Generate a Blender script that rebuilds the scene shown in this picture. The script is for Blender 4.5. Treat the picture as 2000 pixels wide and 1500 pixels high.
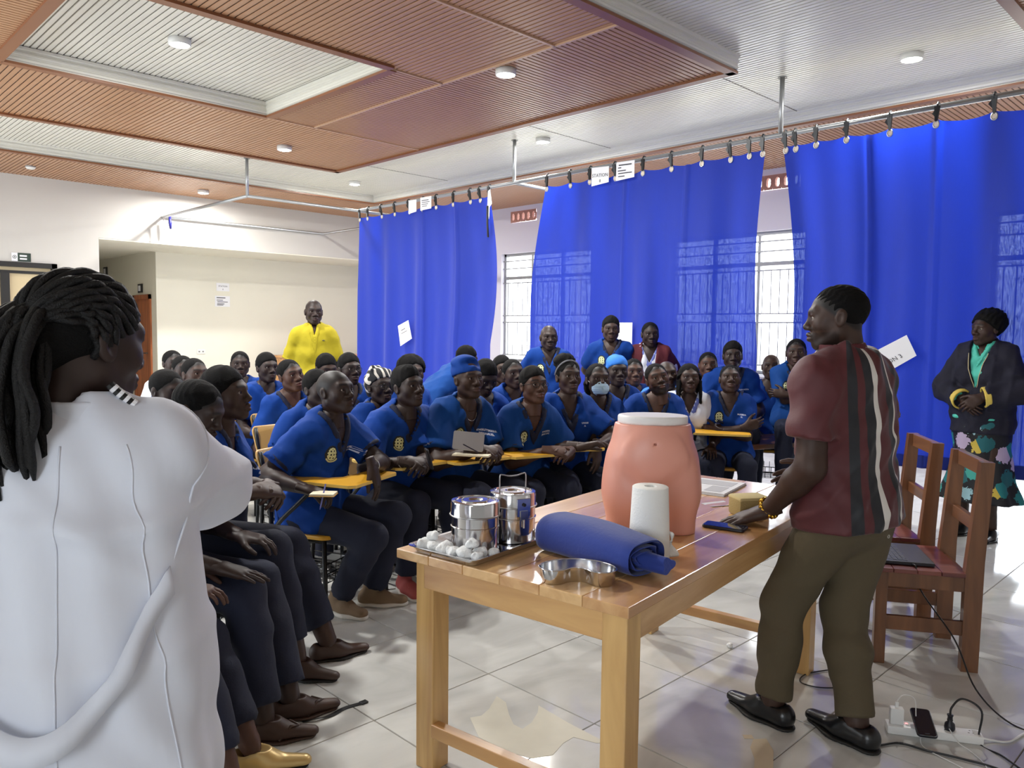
import bpy, bmesh, math, random, time
import numpy as np
from mathutils import Vector, Matrix
from mathutils.bvhtree import BVHTree
T0 = time.time()
rnd = random.Random(7)
nrg = np.random.default_rng(7)
scn = bpy.context.scene
COL = scn.collection
for o in list(bpy.data.objects):
    bpy.data.objects.remove(o)

# ------------------------------------------------------------------ camera
FPX = 1526.05
cam_r = Vector((0.712786, -0.701294, 0.01108)); cam_u = Vector((0.040296, 0.056717, 0.997577)); cam_f = Vector((0.700223, 0.710612, -0.068686))
cd = bpy.data.cameras.new('camera'); cam = bpy.data.objects.new('camera', cd); COL.objects.link(cam)
cd.sensor_width = 36.0; cd.sensor_fit = 'HORIZONTAL'; cd.lens = 36.0 * FPX / 2000.0
cd.clip_start = 0.05; cd.clip_end = 200
cam.matrix_world = Matrix(((cam_r.x, cam_u.x, -cam_f.x, 0), (cam_r.y, cam_u.y, -cam_f.y, 0),
                           (cam_r.z, cam_u.z, -cam_f.z, 1.5079), (0, 0, 0, 1)))
scn.camera = cam

# ------------------------------------------------------------------ view + sky
vs = scn.view_settings
vs.view_transform = 'Standard'; vs.look = 'None'; vs.gamma = 1.0; vs.use_curve_mapping = False
vs.exposure = 0.82
w = bpy.data.worlds.new('sky'); scn.world = w; w.use_nodes = True
bg = w.node_tree.nodes['Background']
bg.inputs[0].default_value = (0.86, 0.93, 1.0, 1); bg.inputs[1].default_value = 6.0

def area(name, loc, rot, sx, sy, energy, col=(1, 1, 1), portal=False):
    l = bpy.data.lights.new(name, 'AREA'); l.shape = 'RECTANGLE'; l.size = sx; l.size_y = sy
    l.energy = energy; l.color = col
    o = bpy.data.objects.new(name, l); COL.objects.link(o); o.location = loc; o.rotation_euler = rot
    if portal:
        l.cycles.is_portal = True
    return o
# daylight enters through the window openings (portals only guide the sky's own light)
PI = math.pi
for y0, y1, z0, z1 in ((8.0, 10.04, .96, 2.84), (4.5, 6.52, .96, 2.84), (0.5, 2.44, .02, 2.84)):
    area('window_portal', (9.78, (y0 + y1) / 2, (z0 + z1) / 2), (0, PI / 2, 0), z1 - z0, y1 - y0, 1, portal=True)
for y0, y1 in ((-1.6, -.1), (5.0, 7.8), (9.0, 12.0)):  # portals of the added openings in the unseen left wall
    area('window_portal', (-3.18, (y0 + y1) / 2, 1.9), (0, -PI / 2, 0), 1.88, y1 - y0, 1, portal=True)

# ------------------------------------------------------------------ materials
MATS = {}
def mat(name, col, rough=.5, metal=0., var=None, bump=None, spec=.5, coat=0., trans=0., emit=None, alpha=None, sheen=0.):
    """col linear rgb. var=(scale, amount, (sx,sy,sz)) noise darkening; bump=(scale,strength,(sx,sy,sz))"""
    if name in MATS: return MATS[name]
    m = bpy.data.materials.new(name); m.use_nodes = True; MATS[name] = m
    nt = m.node_tree; N = nt.nodes; L = nt.links; b = N['Principled BSDF']
    b.inputs['Base Color'].default_value = (*col, 1); b.inputs['Roughness'].default_value = rough
    b.inputs['Metallic'].default_value = metal; b.inputs['Specular IOR Level'].default_value = spec
    b.inputs['Coat Weight'].default_value = coat
    if sheen: b.inputs['Sheen Weight'].default_value = sheen
    if emit:
        b.inputs['Emission Color'].default_value = (*emit[0], 1); b.inputs['Emission Strength'].default_value = emit[1]
    def coords(sc):
        tc = N.new('ShaderNodeTexCoord'); mp = N.new('ShaderNodeMapping'); mp.inputs['Scale'].default_value = sc
        L.new(tc.outputs['Object'], mp.inputs['Vector']); return mp.outputs['Vector']
    if var:
        s, a, sc = (list(var) + [(1, 1, 1)])[:3]
        n = N.new('ShaderNodeTexNoise'); n.inputs['Scale'].default_value = s; n.inputs['Detail'].default_value = 5
        L.new(coords(sc), n.inputs['Vector'])
        mx = N.new('ShaderNodeMix'); mx.data_type = 'RGBA'
        mx.inputs['A'].default_value = (*[c * (1 - a) for c in col], 1)
        mx.inputs['B'].default_value = (*[min(1, c * (1 + a)) for c in col], 1)
        L.new(n.outputs['Fac'], mx.inputs['Factor']); L.new(mx.outputs['Result'], b.inputs['Base Color'])
    if bump:
        s, a, sc = (list(bump) + [(1, 1, 1)])[:3]
        n = N.new('ShaderNodeTexNoise'); n.inputs['Scale'].default_value = s; n.inputs['Detail'].default_value = 4
        L.new(coords(sc), n.inputs['Vector'])
        bp = N.new('ShaderNodeBump'); bp.inputs['Strength'].default_value = a; bp.inputs['Distance'].default_value = .01
        L.new(n.outputs['Fac'], bp.inputs['Height']); L.new(bp.outputs['Normal'], b.inputs['Normal'])
    return m
def srgb(r, g, b):
    f = lambda c: (c / 12.92 if c <= .04045 else ((c + .055) / 1.055) ** 2.4)
    return tuple(f(c / 255) for c in (r, g, b))

def wood(name, c1, c2, scale=1.0, rough=.35, axis=0, coat=.2, ring=9.0):
    if name in MATS: return MATS[name]
    m = bpy.data.materials.new(name); m.use_nodes = True; MATS[name] = m
    nt = m.node_tree; N = nt.nodes; L = nt.links; b = N['Principled BSDF']
    tc = N.new('ShaderNodeTexCoord'); mp = N.new('ShaderNodeMapping')
    sc = [ring, ring, ring]; sc[axis] = .9; mp.inputs['Scale'].default_value = [s * scale for s in sc]
    L.new(tc.outputs['Object'], mp.inputs['Vector'])
    oi = N.new('ShaderNodeObjectInfo'); ad = N.new('ShaderNodeVectorMath'); ad.operation = 'ADD'
    mu = N.new('ShaderNodeVectorMath'); mu.operation = 'SCALE'; mu.inputs[0].default_value = (17, 9, 5)
    L.new(oi.outputs['Random'], mu.inputs['Scale']); L.new(mp.outputs['Vector'], ad.inputs[0]); L.new(mu.outputs[0], ad.inputs[1])
    n = N.new('ShaderNodeTexNoise'); n.inputs['Scale'].default_value = 1.3; n.inputs['Detail'].default_value = 6; n.inputs['Distortion'].default_value = 1.2
    L.new(ad.outputs[0], n.inputs['Vector'])
    cr = N.new('ShaderNodeValToRGB'); cr.color_ramp.elements[0].position = .35; cr.color_ramp.elements[1].position = .68
    cr.color_ramp.elements[0].color = (*c1, 1); cr.color_ramp.elements[1].color = (*c2, 1)
    L.new(n.outputs['Fac'], cr.inputs['Fac']); L.new(cr.outputs['Color'], b.inputs['Base Color'])
    b.inputs['Roughness'].default_value = rough; b.inputs['Coat Weight'].default_value = coat; b.inputs['Coat Roughness'].default_value = .15
    bp = N.new('ShaderNodeBump'); bp.inputs['Strength'].default_value = .12; bp.inputs['Distance'].default_value = .004
    L.new(n.outputs['Fac'], bp.inputs['Height']); L.new(bp.outputs['Normal'], b.inputs['Normal'])
    return m

# ------------------------------------------------------------------ scene graph helpers
def setp(o, label=None, cat=None, group=None, kind=None):
    if label: o['label'] = label
    if cat: o['category'] = cat
    if group: o['group'] = group
    if kind: o['kind'] = kind
    return o
def empty(name, loc=(0, 0, 0), rz=0., label=None, cat=None, group=None):
    o = bpy.data.objects.new(name, None); COL.objects.link(o); o.location = loc; o.rotation_euler = (0, 0, rz)
    o.empty_display_size = .05
    return setp(o, label, cat, group)
def mk(name, V, F, m, parent=None, smooth=False, mi=None, kind=None):
    """V (n,3), F list or (m,4) array, m material or list of materials, mi per-face index"""
    me = bpy.data.meshes.new(name)
    V = np.asarray(V, np.float32)
    if isinstance(F, np.ndarray):
        nf, k = F.shape
        me.vertices.add(len(V)); me.vertices.foreach_set('co', V.ravel())
        me.loops.add(nf * k); me.loops.foreach_set('vertex_index', F.astype(np.int32).ravel())
        me.polygons.add(nf); me.polygons.foreach_set('loop_start', np.arange(0, nf * k, k, dtype=np.int32))
        me.update(calc_edges=True)
    else:
        me.from_pydata(V.tolist(), [], [list(map(int, f)) for f in F])
    for mm in (m if isinstance(m, (list, tuple)) else [m]): me.materials.append(mm)
    if mi is not None: me.polygons.foreach_set('material_index', np.asarray(mi, np.int32))
    if smooth: me.polygons.foreach_set('use_smooth', np.ones(len(me.polygons), bool))
    me.update()
    o = bpy.data.objects.new(name, me); COL.objects.link(o)
    if parent: o.parent = parent
    if kind: o['kind'] = kind
    return o
class MB:
    """collects boxes / tubes / prisms into one mesh"""
    def __init__(s): s.V = []; s.F = []
    def add(s, V, F):
        n = len(s.V); s.V += [tuple(map(float, v)) for v in V]; s.F += [[i + n for i in f] for f in F]; return s
    def box(s, lo, hi, R=None, c=None):
        x0, y0, z0 = lo; x1, y1, z1 = hi
        V = [(x0, y0, z0), (x1, y0, z0), (x1, y1, z0), (x0, y1, z0), (x0, y0, z1), (x1, y0, z1), (x1, y1, z1), (x0, y1, z1)]
        if R is not None: V = [tuple(R @ Vector(v) + (Vector(c) if c else Vector())) for v in V]
        return s.add(V, [(3, 2, 1, 0), (4, 5, 6, 7), (0, 1, 5, 4), (1, 2, 6, 5), (2, 3, 7, 6), (3, 0, 4, 7)])
    def bbox(s, lo, hi, b=.004):
        """bevelled box"""
        x0, y0, z0 = lo; x1, y1, z1 = hi
        b = min(b, (x1 - x0) * .45, (y1 - y0) * .45, (z1 - z0) * .45)
        bm = bmesh.new(); bmesh.ops.create_cube(bm, size=1)
        for v in bm.verts:
            v.co = ((x0 + x1) / 2 + v.co.x * (x1 - x0), (y0 + y1) / 2 + v.co.y * (y1 - y0), (z0 + z1) / 2 + v.co.z * (z1 - z0))
        bmesh.ops.bevel(bm, geom=bm.edges[:], offset=b, segments=2, affect='EDGES', profile=.5)
        return s.bm(bm)
    def bm(s, bm):
        bm.verts.index_update()
        s.add([v.co[:] for v in bm.verts], [[v.index for v in f.verts] for f in bm.faces]); bm.free(); return s
    def tube(s, pts, r, n=8, caps=True):
        pts = [Vector(p) for p in pts]; rr = r if isinstance(r, (list, tuple)) else [r] * len(pts)
        t = (pts[1] - pts[0]).normalized(); ref = Vector((0, 0, 1)) if abs(t.z) < .9 else Vector((1, 0, 0))
        a = t.cross(ref).normalized(); V = []; F = []
        for i, p in enumerate(pts):
            tt = ((pts[min(i + 1, len(pts) - 1)] - pts[max(i - 1, 0)])).normalized()
            a = (a - tt * a.dot(tt)).normalized(); b = tt.cross(a)
            V += [p + (a * math.cos(2 * PI * k / n) + b * math.sin(2 * PI * k / n)) * rr[i] for k in range(n)]
        for i in range(len(pts) - 1):
            F += [(i * n + k, i * n + (k + 1) % n, (i + 1) * n + (k + 1) % n, (i + 1) * n + k) for k in range(n)]
        if caps: F += [tuple(range(n))[::-1], tuple((len(pts) - 1) * n + k for k in range(n))]
        return s.add(V, F)
    def lathe(s, prof, n=24, c=(0, 0, 0)):
        V = []; F = []
        for r, z in prof: V += [(c[0] + r * math.cos(2 * PI * k / n), c[1] + r * math.sin(2 * PI * k / n), c[2] + z) for k in range(n)]
        for i in range(len(prof) - 1):
            F += [(i * n + k, i * n + (k + 1) % n, (i + 1) * n + (k + 1) % n, (i + 1) * n + k) for k in range(n)]
        return s.add(V, F)
    def prism(s, poly, z0, z1):
        n = len(poly); V = [(x, y, z0) for x, y in poly] + [(x, y, z1) for x, y in poly]
        return s.add(V, [tuple(range(n))[::-1], tuple(range(n, 2 * n))] + [(k, (k + 1) % n, n + (k + 1) % n, n + k) for k in range(n)])
    def build(s, name, m, parent=None, smooth=False, kind=None):
        return mk(name, s.V, s.F, m, parent, smooth, kind=kind)
def spline(pts, n=8):
    """Catmull-Rom through pts"""
    P = [Vector(p) for p in pts]; P = [P[0] * 2 - P[1]] + P + [P[-1] * 2 - P[-2]]; out = []
    for i in range(1, len(P) - 2):
        for k in range(n):
            t = k / n
            out.append(.5 * ((2 * P[i]) + (P[i + 1] - P[i - 1]) * t + (2 * P[i - 1] - 5 * P[i] + 4 * P[i + 1] - P[i + 2]) * t * t + (3 * P[i] - P[i - 1] - 3 * P[i + 1] + P[i + 2]) * t ** 3))
    out.append(P[-2]); return out
def copytree(o, parent=None):
    c = o.copy(); COL.objects.link(c); c.parent = parent
    for ch in list(o.children): copytree(ch, c)
    return c
def smoothby(o, ang=35):
    me = o.data; me.polygons.foreach_set('use_smooth', np.ones(len(me.polygons), bool))
    me.set_sharp_from_angle(angle=math.radians(ang)); return o
def textmesh(body, size, align='CENTER', bold=.0):
    """letters as (V, F), flat in xy"""
    cu = bpy.data.curves.new('t', 'FONT'); cu.body = body; cu.size = size; cu.align_x = align; cu.align_y = 'CENTER'; cu.resolution_u = 2; cu.offset = bold
    o = bpy.data.objects.new('t', cu); COL.objects.link(o)
    dg = bpy.context.evaluated_depsgraph_get(); me = o.evaluated_get(dg).to_mesh()
    V = [v.co[:] for v in me.vertices]; F = [list(p.vertices) for p in me.polygons]
    bpy.data.objects.remove(o); return V, F

# ------------------------------------------------------------------ setting
XW, YB, YA = 9.6, 12.95, 14.36          # window wall, back wall, alcove back wall
XL, YF = -3.0, -2.6                     # walls beside and behind the camera
ZL, ZH = 3.63, 3.77                     # lowered and raised ceiling
TX, TY, TS = 1.6801, 2.4418, .6         # tile joints
wallm = mat('wall_paint', srgb(204, 201, 195), .75, var=(2.2, .035), bump=(60, .03))
creamm = mat('alcove_paint', srgb(230, 226, 211), .75, var=(2.2, .03))
lilacm = mat('window_wall_paint', srgb(214, 210, 218), .75)

def proj(p):
    d = Vector(p) - Vector((0, 0, 1.5079)); z = d.dot(cam_f)
    if z < .05: return None
    return 1000 + FPX * d.dot(cam_r) / z, 750 - FPX * d.dot(cam_u) / z, z

# floor: porcelain tiles over a screed
def tile_mat():
    m = bpy.data.materials.new('porcelain_tile'); m.use_nodes = True; nt = m.node_tree; N = nt.nodes; L = nt.links; b = N['Principled BSDF']
    tc = N.new('ShaderNodeTexCoord'); oi = N.new('ShaderNodeObjectInfo'); ad = N.new('ShaderNodeVectorMath'); ad.operation = 'ADD'
    L.new(tc.outputs['Object'], ad.inputs[0])
    sc = N.new('ShaderNodeVectorMath'); sc.operation = 'SCALE'; sc.inputs[0].default_value = (13, 7, 3); L.new(oi.outputs['Random'], sc.inputs['Scale']); L.new(sc.outputs[0], ad.inputs[1])
    mp = N.new('ShaderNodeMapping'); mp.inputs['Rotation'].default_value = (0, 0, .6); mp.inputs['Scale'].default_value = (1.2, 2.6, 1); L.new(ad.outputs[0], mp.inputs['Vector'])
    n = N.new('ShaderNodeTexNoise'); n.inputs['Scale'].default_value = 1.3; n.inputs['Detail'].default_value = 8; n.inputs['Distortion'].default_value = 1.6; L.new(mp.outputs[0], n.inputs['Vector'])
    cr = N.new('ShaderNodeValToRGB'); e = cr.color_ramp.elements
    e[0].position = .3; e[0].color = (*srgb(186, 186, 182), 1); e[1].position = .72; e[1].color = (*srgb(212, 212, 208), 1)
    L.new(n.outputs['Fac'], cr.inputs['Fac']); L.new(cr.outputs['Color'], b.inputs['Base Color'])
    b.inputs['Roughness'].default_value = .09; b.inputs['Specular IOR Level'].default_value = .62
    n2 = N.new('ShaderNodeTexNoise'); n2.inputs['Scale'].default_value = 4; L.new(ad.outputs[0], n2.inputs['Vector'])
    bp = N.new('ShaderNodeBump'); bp.inputs['Strength'].default_value = .035; bp.inputs['Distance'].default_value = .01; L.new(n2.outputs['Fac'], bp.inputs['Height']); L.new(bp.outputs[0], b.inputs['Normal'])
    return m
tilem = tile_mat()
grout = mat('grout', srgb(112, 100, 86), .8)
fl = MB().box((XL, YF, -.12), (XW, 18.2, -.004)).build('floor', grout); setp(fl, 'grey marbled porcelain tiled floor of the hall', kind='structure')
tb = MB()
g = .0022; bv = .0015
tb.add([(g, g, -.004), (TS - g, g, -.004), (TS - g, TS - g, -.004), (g, TS - g, -.004),
        (g + bv, g + bv, 0), (TS - g - bv, g + bv, 0), (TS - g - bv, TS - g - bv, 0), (g + bv, TS - g - bv, 0)],
       [(4, 5, 6, 7), (0, 1, 5, 4), (1, 2, 6, 5), (2, 3, 7, 6), (3, 0, 4, 7)])
cells = []
i0, i1 = math.floor((XL - TX) / TS), math.ceil((XW - TX) / TS); j0, j1 = math.floor((YF - TY) / TS), math.ceil((18.2 - TY) / TS)
for i in range(i0, i1):
    for j in range(j0, j1):
        x, y = TX + i * TS, TY + j * TS
        q = proj((x + .3, y + .3, 0))
        inside = q is not None and -120 < q[0] < 2120 and 560 < q[1] < 1620
        sc_ = (1 / q[2] ** 3) if inside else 0
        cells.append((sc_, x, y))
cells.sort(reverse=True)
tile0 = None; rest = MB()
for k, (s_, x, y) in enumerate(cells):
    if k < 290 and s_ > 0:
        if tile0 is None:
            tile0 = tb.build('tile', tilem, fl); o = tile0
        else:
            o = tile0.copy(); COL.objects.link(o); o.parent = fl
        o.location = (x, y, 0)
    else:
        x0, x1 = max(x + g, XL), min(x + TS - g, XW); y0, y1 = max(y + g, YF), min(y + TS - g, 18.2)
        if x1 > x0 and y1 > y0: rest.add([(x0, y0, 0), (x1, y0, 0), (x1, y1, 0), (x0, y1, 0)], [(0, 1, 2, 3)])
rest.build('tile_field', tilem, fl, kind='stuff')

# walls
def wall(name, boxes, m, label):
    b = MB()
    for lo, hi in boxes: b.box(lo, hi)
    return setp(b.build(name, m), label, kind='structure')
wb = wall('wall_back', [((XL - .3, YB, 0), (1.72, YB + .2, ZL + .2)), ((1.72, YB, 2.4), (3.34, YB + .2, ZL + .2)), ((3.34, YB, 0), (3.92, YA, ZL + .2)),
                   ((3.92, YB, 2.84), (XW, YA + .2, ZL + .2))], wallm, 'off-white back wall above and beside the wide recess')
wa = wall('wall_alcove', [((5.27, YA, 0), (5.45, 18.2, 2.84)), ((5.45, YA, 0), (XW, YA + .2, 2.84)), ((3.72, YA, 0), (3.92, 18.2, 2.84)), ((3.72, 18, 0), (5.45, 18.2, 2.84)),
                     ((3.925, YB + .004, 2.82), (XW, YA, 2.838)), ((3.72, YA + .2, 2.84), (5.45, 18.2, 2.9))], creamm, 'cream walls of the recess at the end of the hall')
WN = [(8.0, 10.04, .96, 2.84), (4.5, 6.52, .96, 2.84), (0.5, 2.44, 0, 2.84)]
bx = []
ys = [YF - .2] + [v for a in sorted(WN) for v in a[:2]] + [YA + .2]
for k in range(0, len(ys), 2): bx.append(((XW, ys[k], 0), (XW + .2, ys[k + 1], 3.36)))
for a in WN:
    if a[2] > 0: bx.append(((XW, a[0], 0), (XW + .2, a[1], a[2])))
    bx.append(((XW, a[0], a[3]), (XW + .2, a[1], 3.36)))
bx.append(((XW, YF - .2, 3.55), (XW + .2, YA + .2, ZL + .2)))
vents = [(9.2, 9.81), (4.6, 5.21), (1.2, 1.81)]; yv = [YF - .2] + [v for a in sorted(vents) for v in a] + [YA + .2]
for k in range(0, len(yv), 2): bx.append(((XW, yv[k], 3.36), (XW + .2, yv[k + 1], 3.55)))
ww = wall('wall_right', bx, lilacm, 'pale lilac window wall behind the blue curtains')
bx = [((XL - .2, YF, 0), (XL, YB, .96)), ((XL - .2, YF, 2.84), (XL, YB, ZL + .2))]; yy = [YF, -1.6, -.1, 5.0, 7.8, 9.0, 12.0, YB]  # openings in this unseen wall are placed and sized to light the hall
for k in range(0, len(yy), 2): bx.append(((XL - .2, yy[k], .96), (XL, yy[k + 1], 2.84)))
wall('wall_left', bx, wallm, 'off-white side wall out of the picture with window openings added to light the hall')
bx = [((XL - .2, YF - .2, 0), (XW + .2, YF, ZL + .2))]
wall('wall_front', bx, wallm, 'off-white wall behind the camera')

# ventilation blocks high in the window wall
terra = mat('terracotta_vent', srgb(176, 128, 112), .8, var=(20, .1))
for n_, (a, b_) in enumerate(vents):
    v = MB(); nh = 5; wcell = (b_ - a) / nh
    for k in range(nh):
        yc = a + (k + .5) * wcell
        # figure-eight opening: a plate pierced by two round holes
        ring = []
        m_ = 20
        for q in range(m_ * 2):
            t = 2 * PI * q / (m_ * 2); rr_ = .028 + .012 * abs(math.sin(t)); ring.append((yc + rr_ * math.cos(t), 3.455 + .062 * math.sin(t) * (0.75 + .25 * abs(math.sin(t)))))
        out = []
        for (py, pz) in ring:
            dy, dz = py - yc, pz - 3.455; s_ = min((wcell / 2) / max(abs(dy), 1e-6), .095 / max(abs(dz), 1e-6)); out.append((yc + dy * s_, 3.455 + dz * s_))
        nn = len(ring)
        V = [(XW - .01, p, q) for p, q in ring] + [(XW - .01, p, q) for p, q in out] + [(XW + .05, p, q) for p, q in ring]
        F = [(i, (i + 1) % nn, nn + (i + 1) % nn, nn + i) for i in range(nn)] + [((i + 1) % nn, i, 2 * nn + i, 2 * nn + (i + 1) % nn) for i in range(nn)]
        v.add(V, F)
    o = v.build('trim_%d' % (n_ + 1), terra); setp(o, 'row of terracotta ventilation blocks with figure-eight holes', kind='structure')

# ------------------------------------------------------------------ windows of the curtain wall
metal_g = mat('window_metal', srgb(150, 150, 150), .45, .3)
def glassmat():
    m = bpy.data.materials.new('window_glass'); m.use_nodes = True; nt = m.node_tree; N = nt.nodes; L = nt.links
    N.remove(N['Principled BSDF']); t = N.new('ShaderNodeBsdfTransparent'); gl = N.new('ShaderNodeBsdfGlossy'); gl.inputs['Roughness'].default_value = .03
    mx = N.new('ShaderNodeMixShader'); mx.inputs[0].default_value = .06
    L.new(t.outputs[0], mx.inputs[1]); L.new(gl.outputs[0], mx.inputs[2]); L.new(mx.outputs[0], N['Material Output'].inputs[0]); return m
glassm = glassmat()
def window(name, y0, y1, z0, z1, x, label):
    """burglar-barred steel window in plane x"""
    f = MB(); t = .045
    f.box((x, y0, z0), (x + .07, y1, z0 + t)).box((x, y0, z1 - t), (x + .07, y1, z1)).box((x, y0, z0), (x + .07, y0 + t, z1)).box((x, y1 - t, z0), (x + .07, y1, z1))
    W = setp(f.build(name, metal_g), label, kind='structure')
    n = 3; dy = (y1 - y0) / n; zt = z1 - .42 if z0 > .1 else z1 - .5
    for k in range(1, n):
        MB().box((x + .005, y0 + k * dy - .02, z0 + t), (x + .065, y0 + k * dy + .02, z1 - t)).build('mullion', metal_g, W)
    MB().box((x + .003, y0 + t, zt - .025), (x + .067, y1 - t, zt + .025)).build('transom', metal_g, W)
    for k in range(n):
        for a, b in ((z0 + t, zt - .025), (zt + .025, z1 - t)):
            MB().box((x + .03, y0 + k * dy + .022, a), (x + .034, y0 + (k + 1) * dy - .022, b)).build('pane', glassm, W)
    zr = []
    for z in (z1 - .13, z1 - .26, zt - .09, z0 + (zt - z0) * .55, z0 + (zt - z0) * .47, z0 + .12): zr.append(z)
    for z in zr: MB().box((x - .032, y0, z - .009), (x - .018, y1, z + .009)).build('security_rail', metal_g, W)
    nb = int((y1 - y0) / .115)
    for k in range(1, nb):
        yb = y0 + (y1 - y0) * k / nb
        MB().tube([(x - .025, yb, z0 + .12), (x - .025, yb, zr[4])], .008, 6).tube([(x - .025, yb, zr[3]), (x - .025, yb, zr[2])], .008, 6).build('security_bar', metal_g, W)
    return W
for k, a in enumerate(WN):
    window('window_%d' % (k + 1), *a, XW + .08, ['barred steel window left of the middle curtain', 'barred steel window between the middle and right curtains', 'tall glazed opening behind the right curtain'][k])
sillm = mat('sill', srgb(235, 235, 238), .6)
for k, a in enumerate(WN[:2]): setp(MB().box((XW - .05, a[0] - .03, a[2] - .03), (XW + .2, a[1] + .03, a[2])).build('trim_%d' % (k + 4), sillm), 'white window sill', kind='structure')
# ground outside
setp(MB().box((XW + .2, -40, -.3), (60, 60, -.1)).build('ground', mat('outside_paving', srgb(205, 200, 190), .9)), 'pale paving outside the windows', kind='structure')

# ------------------------------------------------------------------ ceiling
white_c = mat('white_pvc', srgb(222, 219, 208), .28, spec=.5)
brown_c = mat('brown_pvc', srgb(176, 132, 98), .36, spec=.4, var=(1.2, .12, (1, 1, 1)))
groove_w = mat('white_groove', srgb(118, 112, 100), .6)
groove_b = mat('brown_groove', srgb(70, 40, 26), .6)
batt = mat('batten', srgb(196, 160, 130), .4)
brown_t = mat('brown_trim', srgb(134, 84, 52), .4)
ceil = MB().box((XL - .2, YF - .2, ZH + .01), (XW + .2, YA + .2, ZH + .15)).build('ceiling', white_c); setp(ceil, 'stepped ceiling with white and brown ribbed panels', kind='structure')
def ribs(x0, x1, y0, y1, z, along, brown, pitch=.05):
    b = MB(); G = MB(); n = int(round(((x1 - x0) if along == 'y' else (y1 - y0)) / pitch)); gw = .011; dp = .008
    for k in range(n):
        a = (x0 if along == 'y' else y0) + k * ((x1 - x0) if along == 'y' else (y1 - y0)) / n; e = a + ((x1 - x0) if along == 'y' else (y1 - y0)) / n
        def pt(u, z_):
            return [(u, y0, z_), (u, y1, z_)] if along == 'y' else [(x0, u, z_), (x1, u, z_)]
        V = pt(a + gw / 2, z + dp) + pt(a + gw / 2, z + .002) + pt(a + gw / 2 + .003, z) + pt(e - gw / 2 - .003, z) + pt(e - gw / 2, z + .002) + pt(e - gw / 2, z + dp)
        F = [(2 * i, 2 * i + 1, 2 * i + 3, 2 * i + 2) for i in range(5)]
        if along == 'x': F = [f[::-1] for f in F]
        b.add(V, F)
    G.box((x0, y0, z + dp - .0005), (x1, y1, z + dp + .002))
    o = b.build('slat_panel', brown_c if brown else white_c, ceil, kind='stuff')
    G.build('panel_backing', groove_b if brown else groove_w, o)
    return o
DX0, DX1, DY0, DY1 = -.6, 5.86, 3.38, 9.36
RX0, RX1, RY0, RY1 = 1.57, 3.85, 5.37, 7.46
CBX, CBY = 7.72, 11.22
# raised white field (outside the drop) and the recess
ribs(DX1, CBX, YF, CBY, ZH - .02, 'y', False); ribs(XL, DX1, DY1, CBY, ZH - .02, 'y', False); ribs(XL, DX1, 1.48, DY0, ZH - .02, 'y', False); ribs(XL, DX0, DY0, DY1, ZH - .02, 'y', False)
ribs(RX0, RX1, RY0, RY1, ZH - .005, 'y', False)
# lowered brown drop ring
ribs(DX0, DX1, 7.5, DY1, ZL, 'y', True); ribs(4.41, DX1, DY0, 7.5, ZL, 'x', True); ribs(RX1, 4.41, RY0, 7.5, ZL, 'x', True)
ribs(DX0, 4.41, 4.06, RY0, ZL, 'y', True); ribs(DX0, 4.41, DY0, 4.06, ZL, 'y', True); ribs(DX0, RX0, RY0, 7.5, ZL, 'x', True)
# lowered brown border along the walls, and the next drop above the camera
ribs(XL, XW, CBY, YB, ZL, 'y', True); ribs(CBX, XW, YF, CBY, ZL, 'x', True)
ribs(DX0, 7.2, YF, 1.48, ZL, 'y', True)
def strip(x0, y0, x1, y1, m, wd=.022, z=ZL, name='batten', h=.012):
    d = Vector((x1 - x0, y1 - y0, 0)); n_ = Vector((-d.y, d.x, 0)).normalized() * wd / 2
    b = MB(); P = [Vector((x0, y0, 0)) + n_, Vector((x0, y0, 0)) - n_, Vector((x1, y1, 0)) - n_, Vector((x1, y1, 0)) + n_]
    b.prism([(p.x, p.y) for p in P], z - h, z + .01); return b.build(name, m, ceil)
for s_ in ((4.41, DY0, 4.41, 7.5), (RX1 - .02, 7.5, DX1, 7.5), (RX1, RY0, 4.41, RY0), (DX0, 4.06, 4.41, 4.06)): strip(*s_, batt)
for s_ in ((DX1, 6.13, CBX, 6.13), (DX1, 3.75, CBX, 3.75), (DX1, 9.24, CBX, 9.24)): strip(*s_, groove_w, .008, ZH - .02, 'joint', .003)
def cornice(p0, p1, face, ext0=0, ext1=0, z0=ZL, z1=ZH - .01):
    """moulded face between the two levels; face = outward normal of the visible side"""
    d = Vector((p1[0] - p0[0], p1[1] - p0[1], 0)).normalized(); n_ = Vector((face[0], face[1], 0))
    a = Vector((*p0, 0)) - d * ext0; b = Vector((*p1, 0)) + d * ext1; H = z1 - z0
    prof = [(-.06, 0), (.0, 0), (.0, .012), (.012, .018), (.012, .035), (.006, .042), (.006, .06), (.02, .066), (.02, .08), (.012, .087), (.012, .1), (.028, .108), (.028, H), (-.06, H)]
    V = []; k = len(prof)
    for q in (a, b): V += [q + n_ * u + Vector((0, 0, z0 + v)) for u, v in prof]
    F = [(i, (i + 1) % k, k + (i + 1) % k, k + i) for i in range(k)] + [tuple(range(k)), tuple(range(2 * k - 1, k - 1, -1))]
    bm = bmesh.new(); vv = [bm.verts.new(v) for v in V]
    for f in F: bm.faces.new([vv[i] for i in f])
    bmesh.ops.recalc_face_normals(bm, faces=bm.faces[:])
    MB().bm(bm).build('cornice', white_c, ceil)
    # brown lath under the moulding
    q = MB(); w_ = n_ * .012; P = [a + w_, b + w_, b - n_ * .07, a - n_ * .07]
    q.prism([(p.x, p.y) for p in P], z0 - .022, z0 - .001); bm = bmesh.new(); vv = [bm.verts.new(v) for v in q.V]
    for f in q.F: bm.faces.new([vv[i] for i in f])
    bmesh.ops.recalc_face_normals(bm, faces=bm.faces[:]); MB().bm(bm).build('lath', brown_t, ceil)
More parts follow.
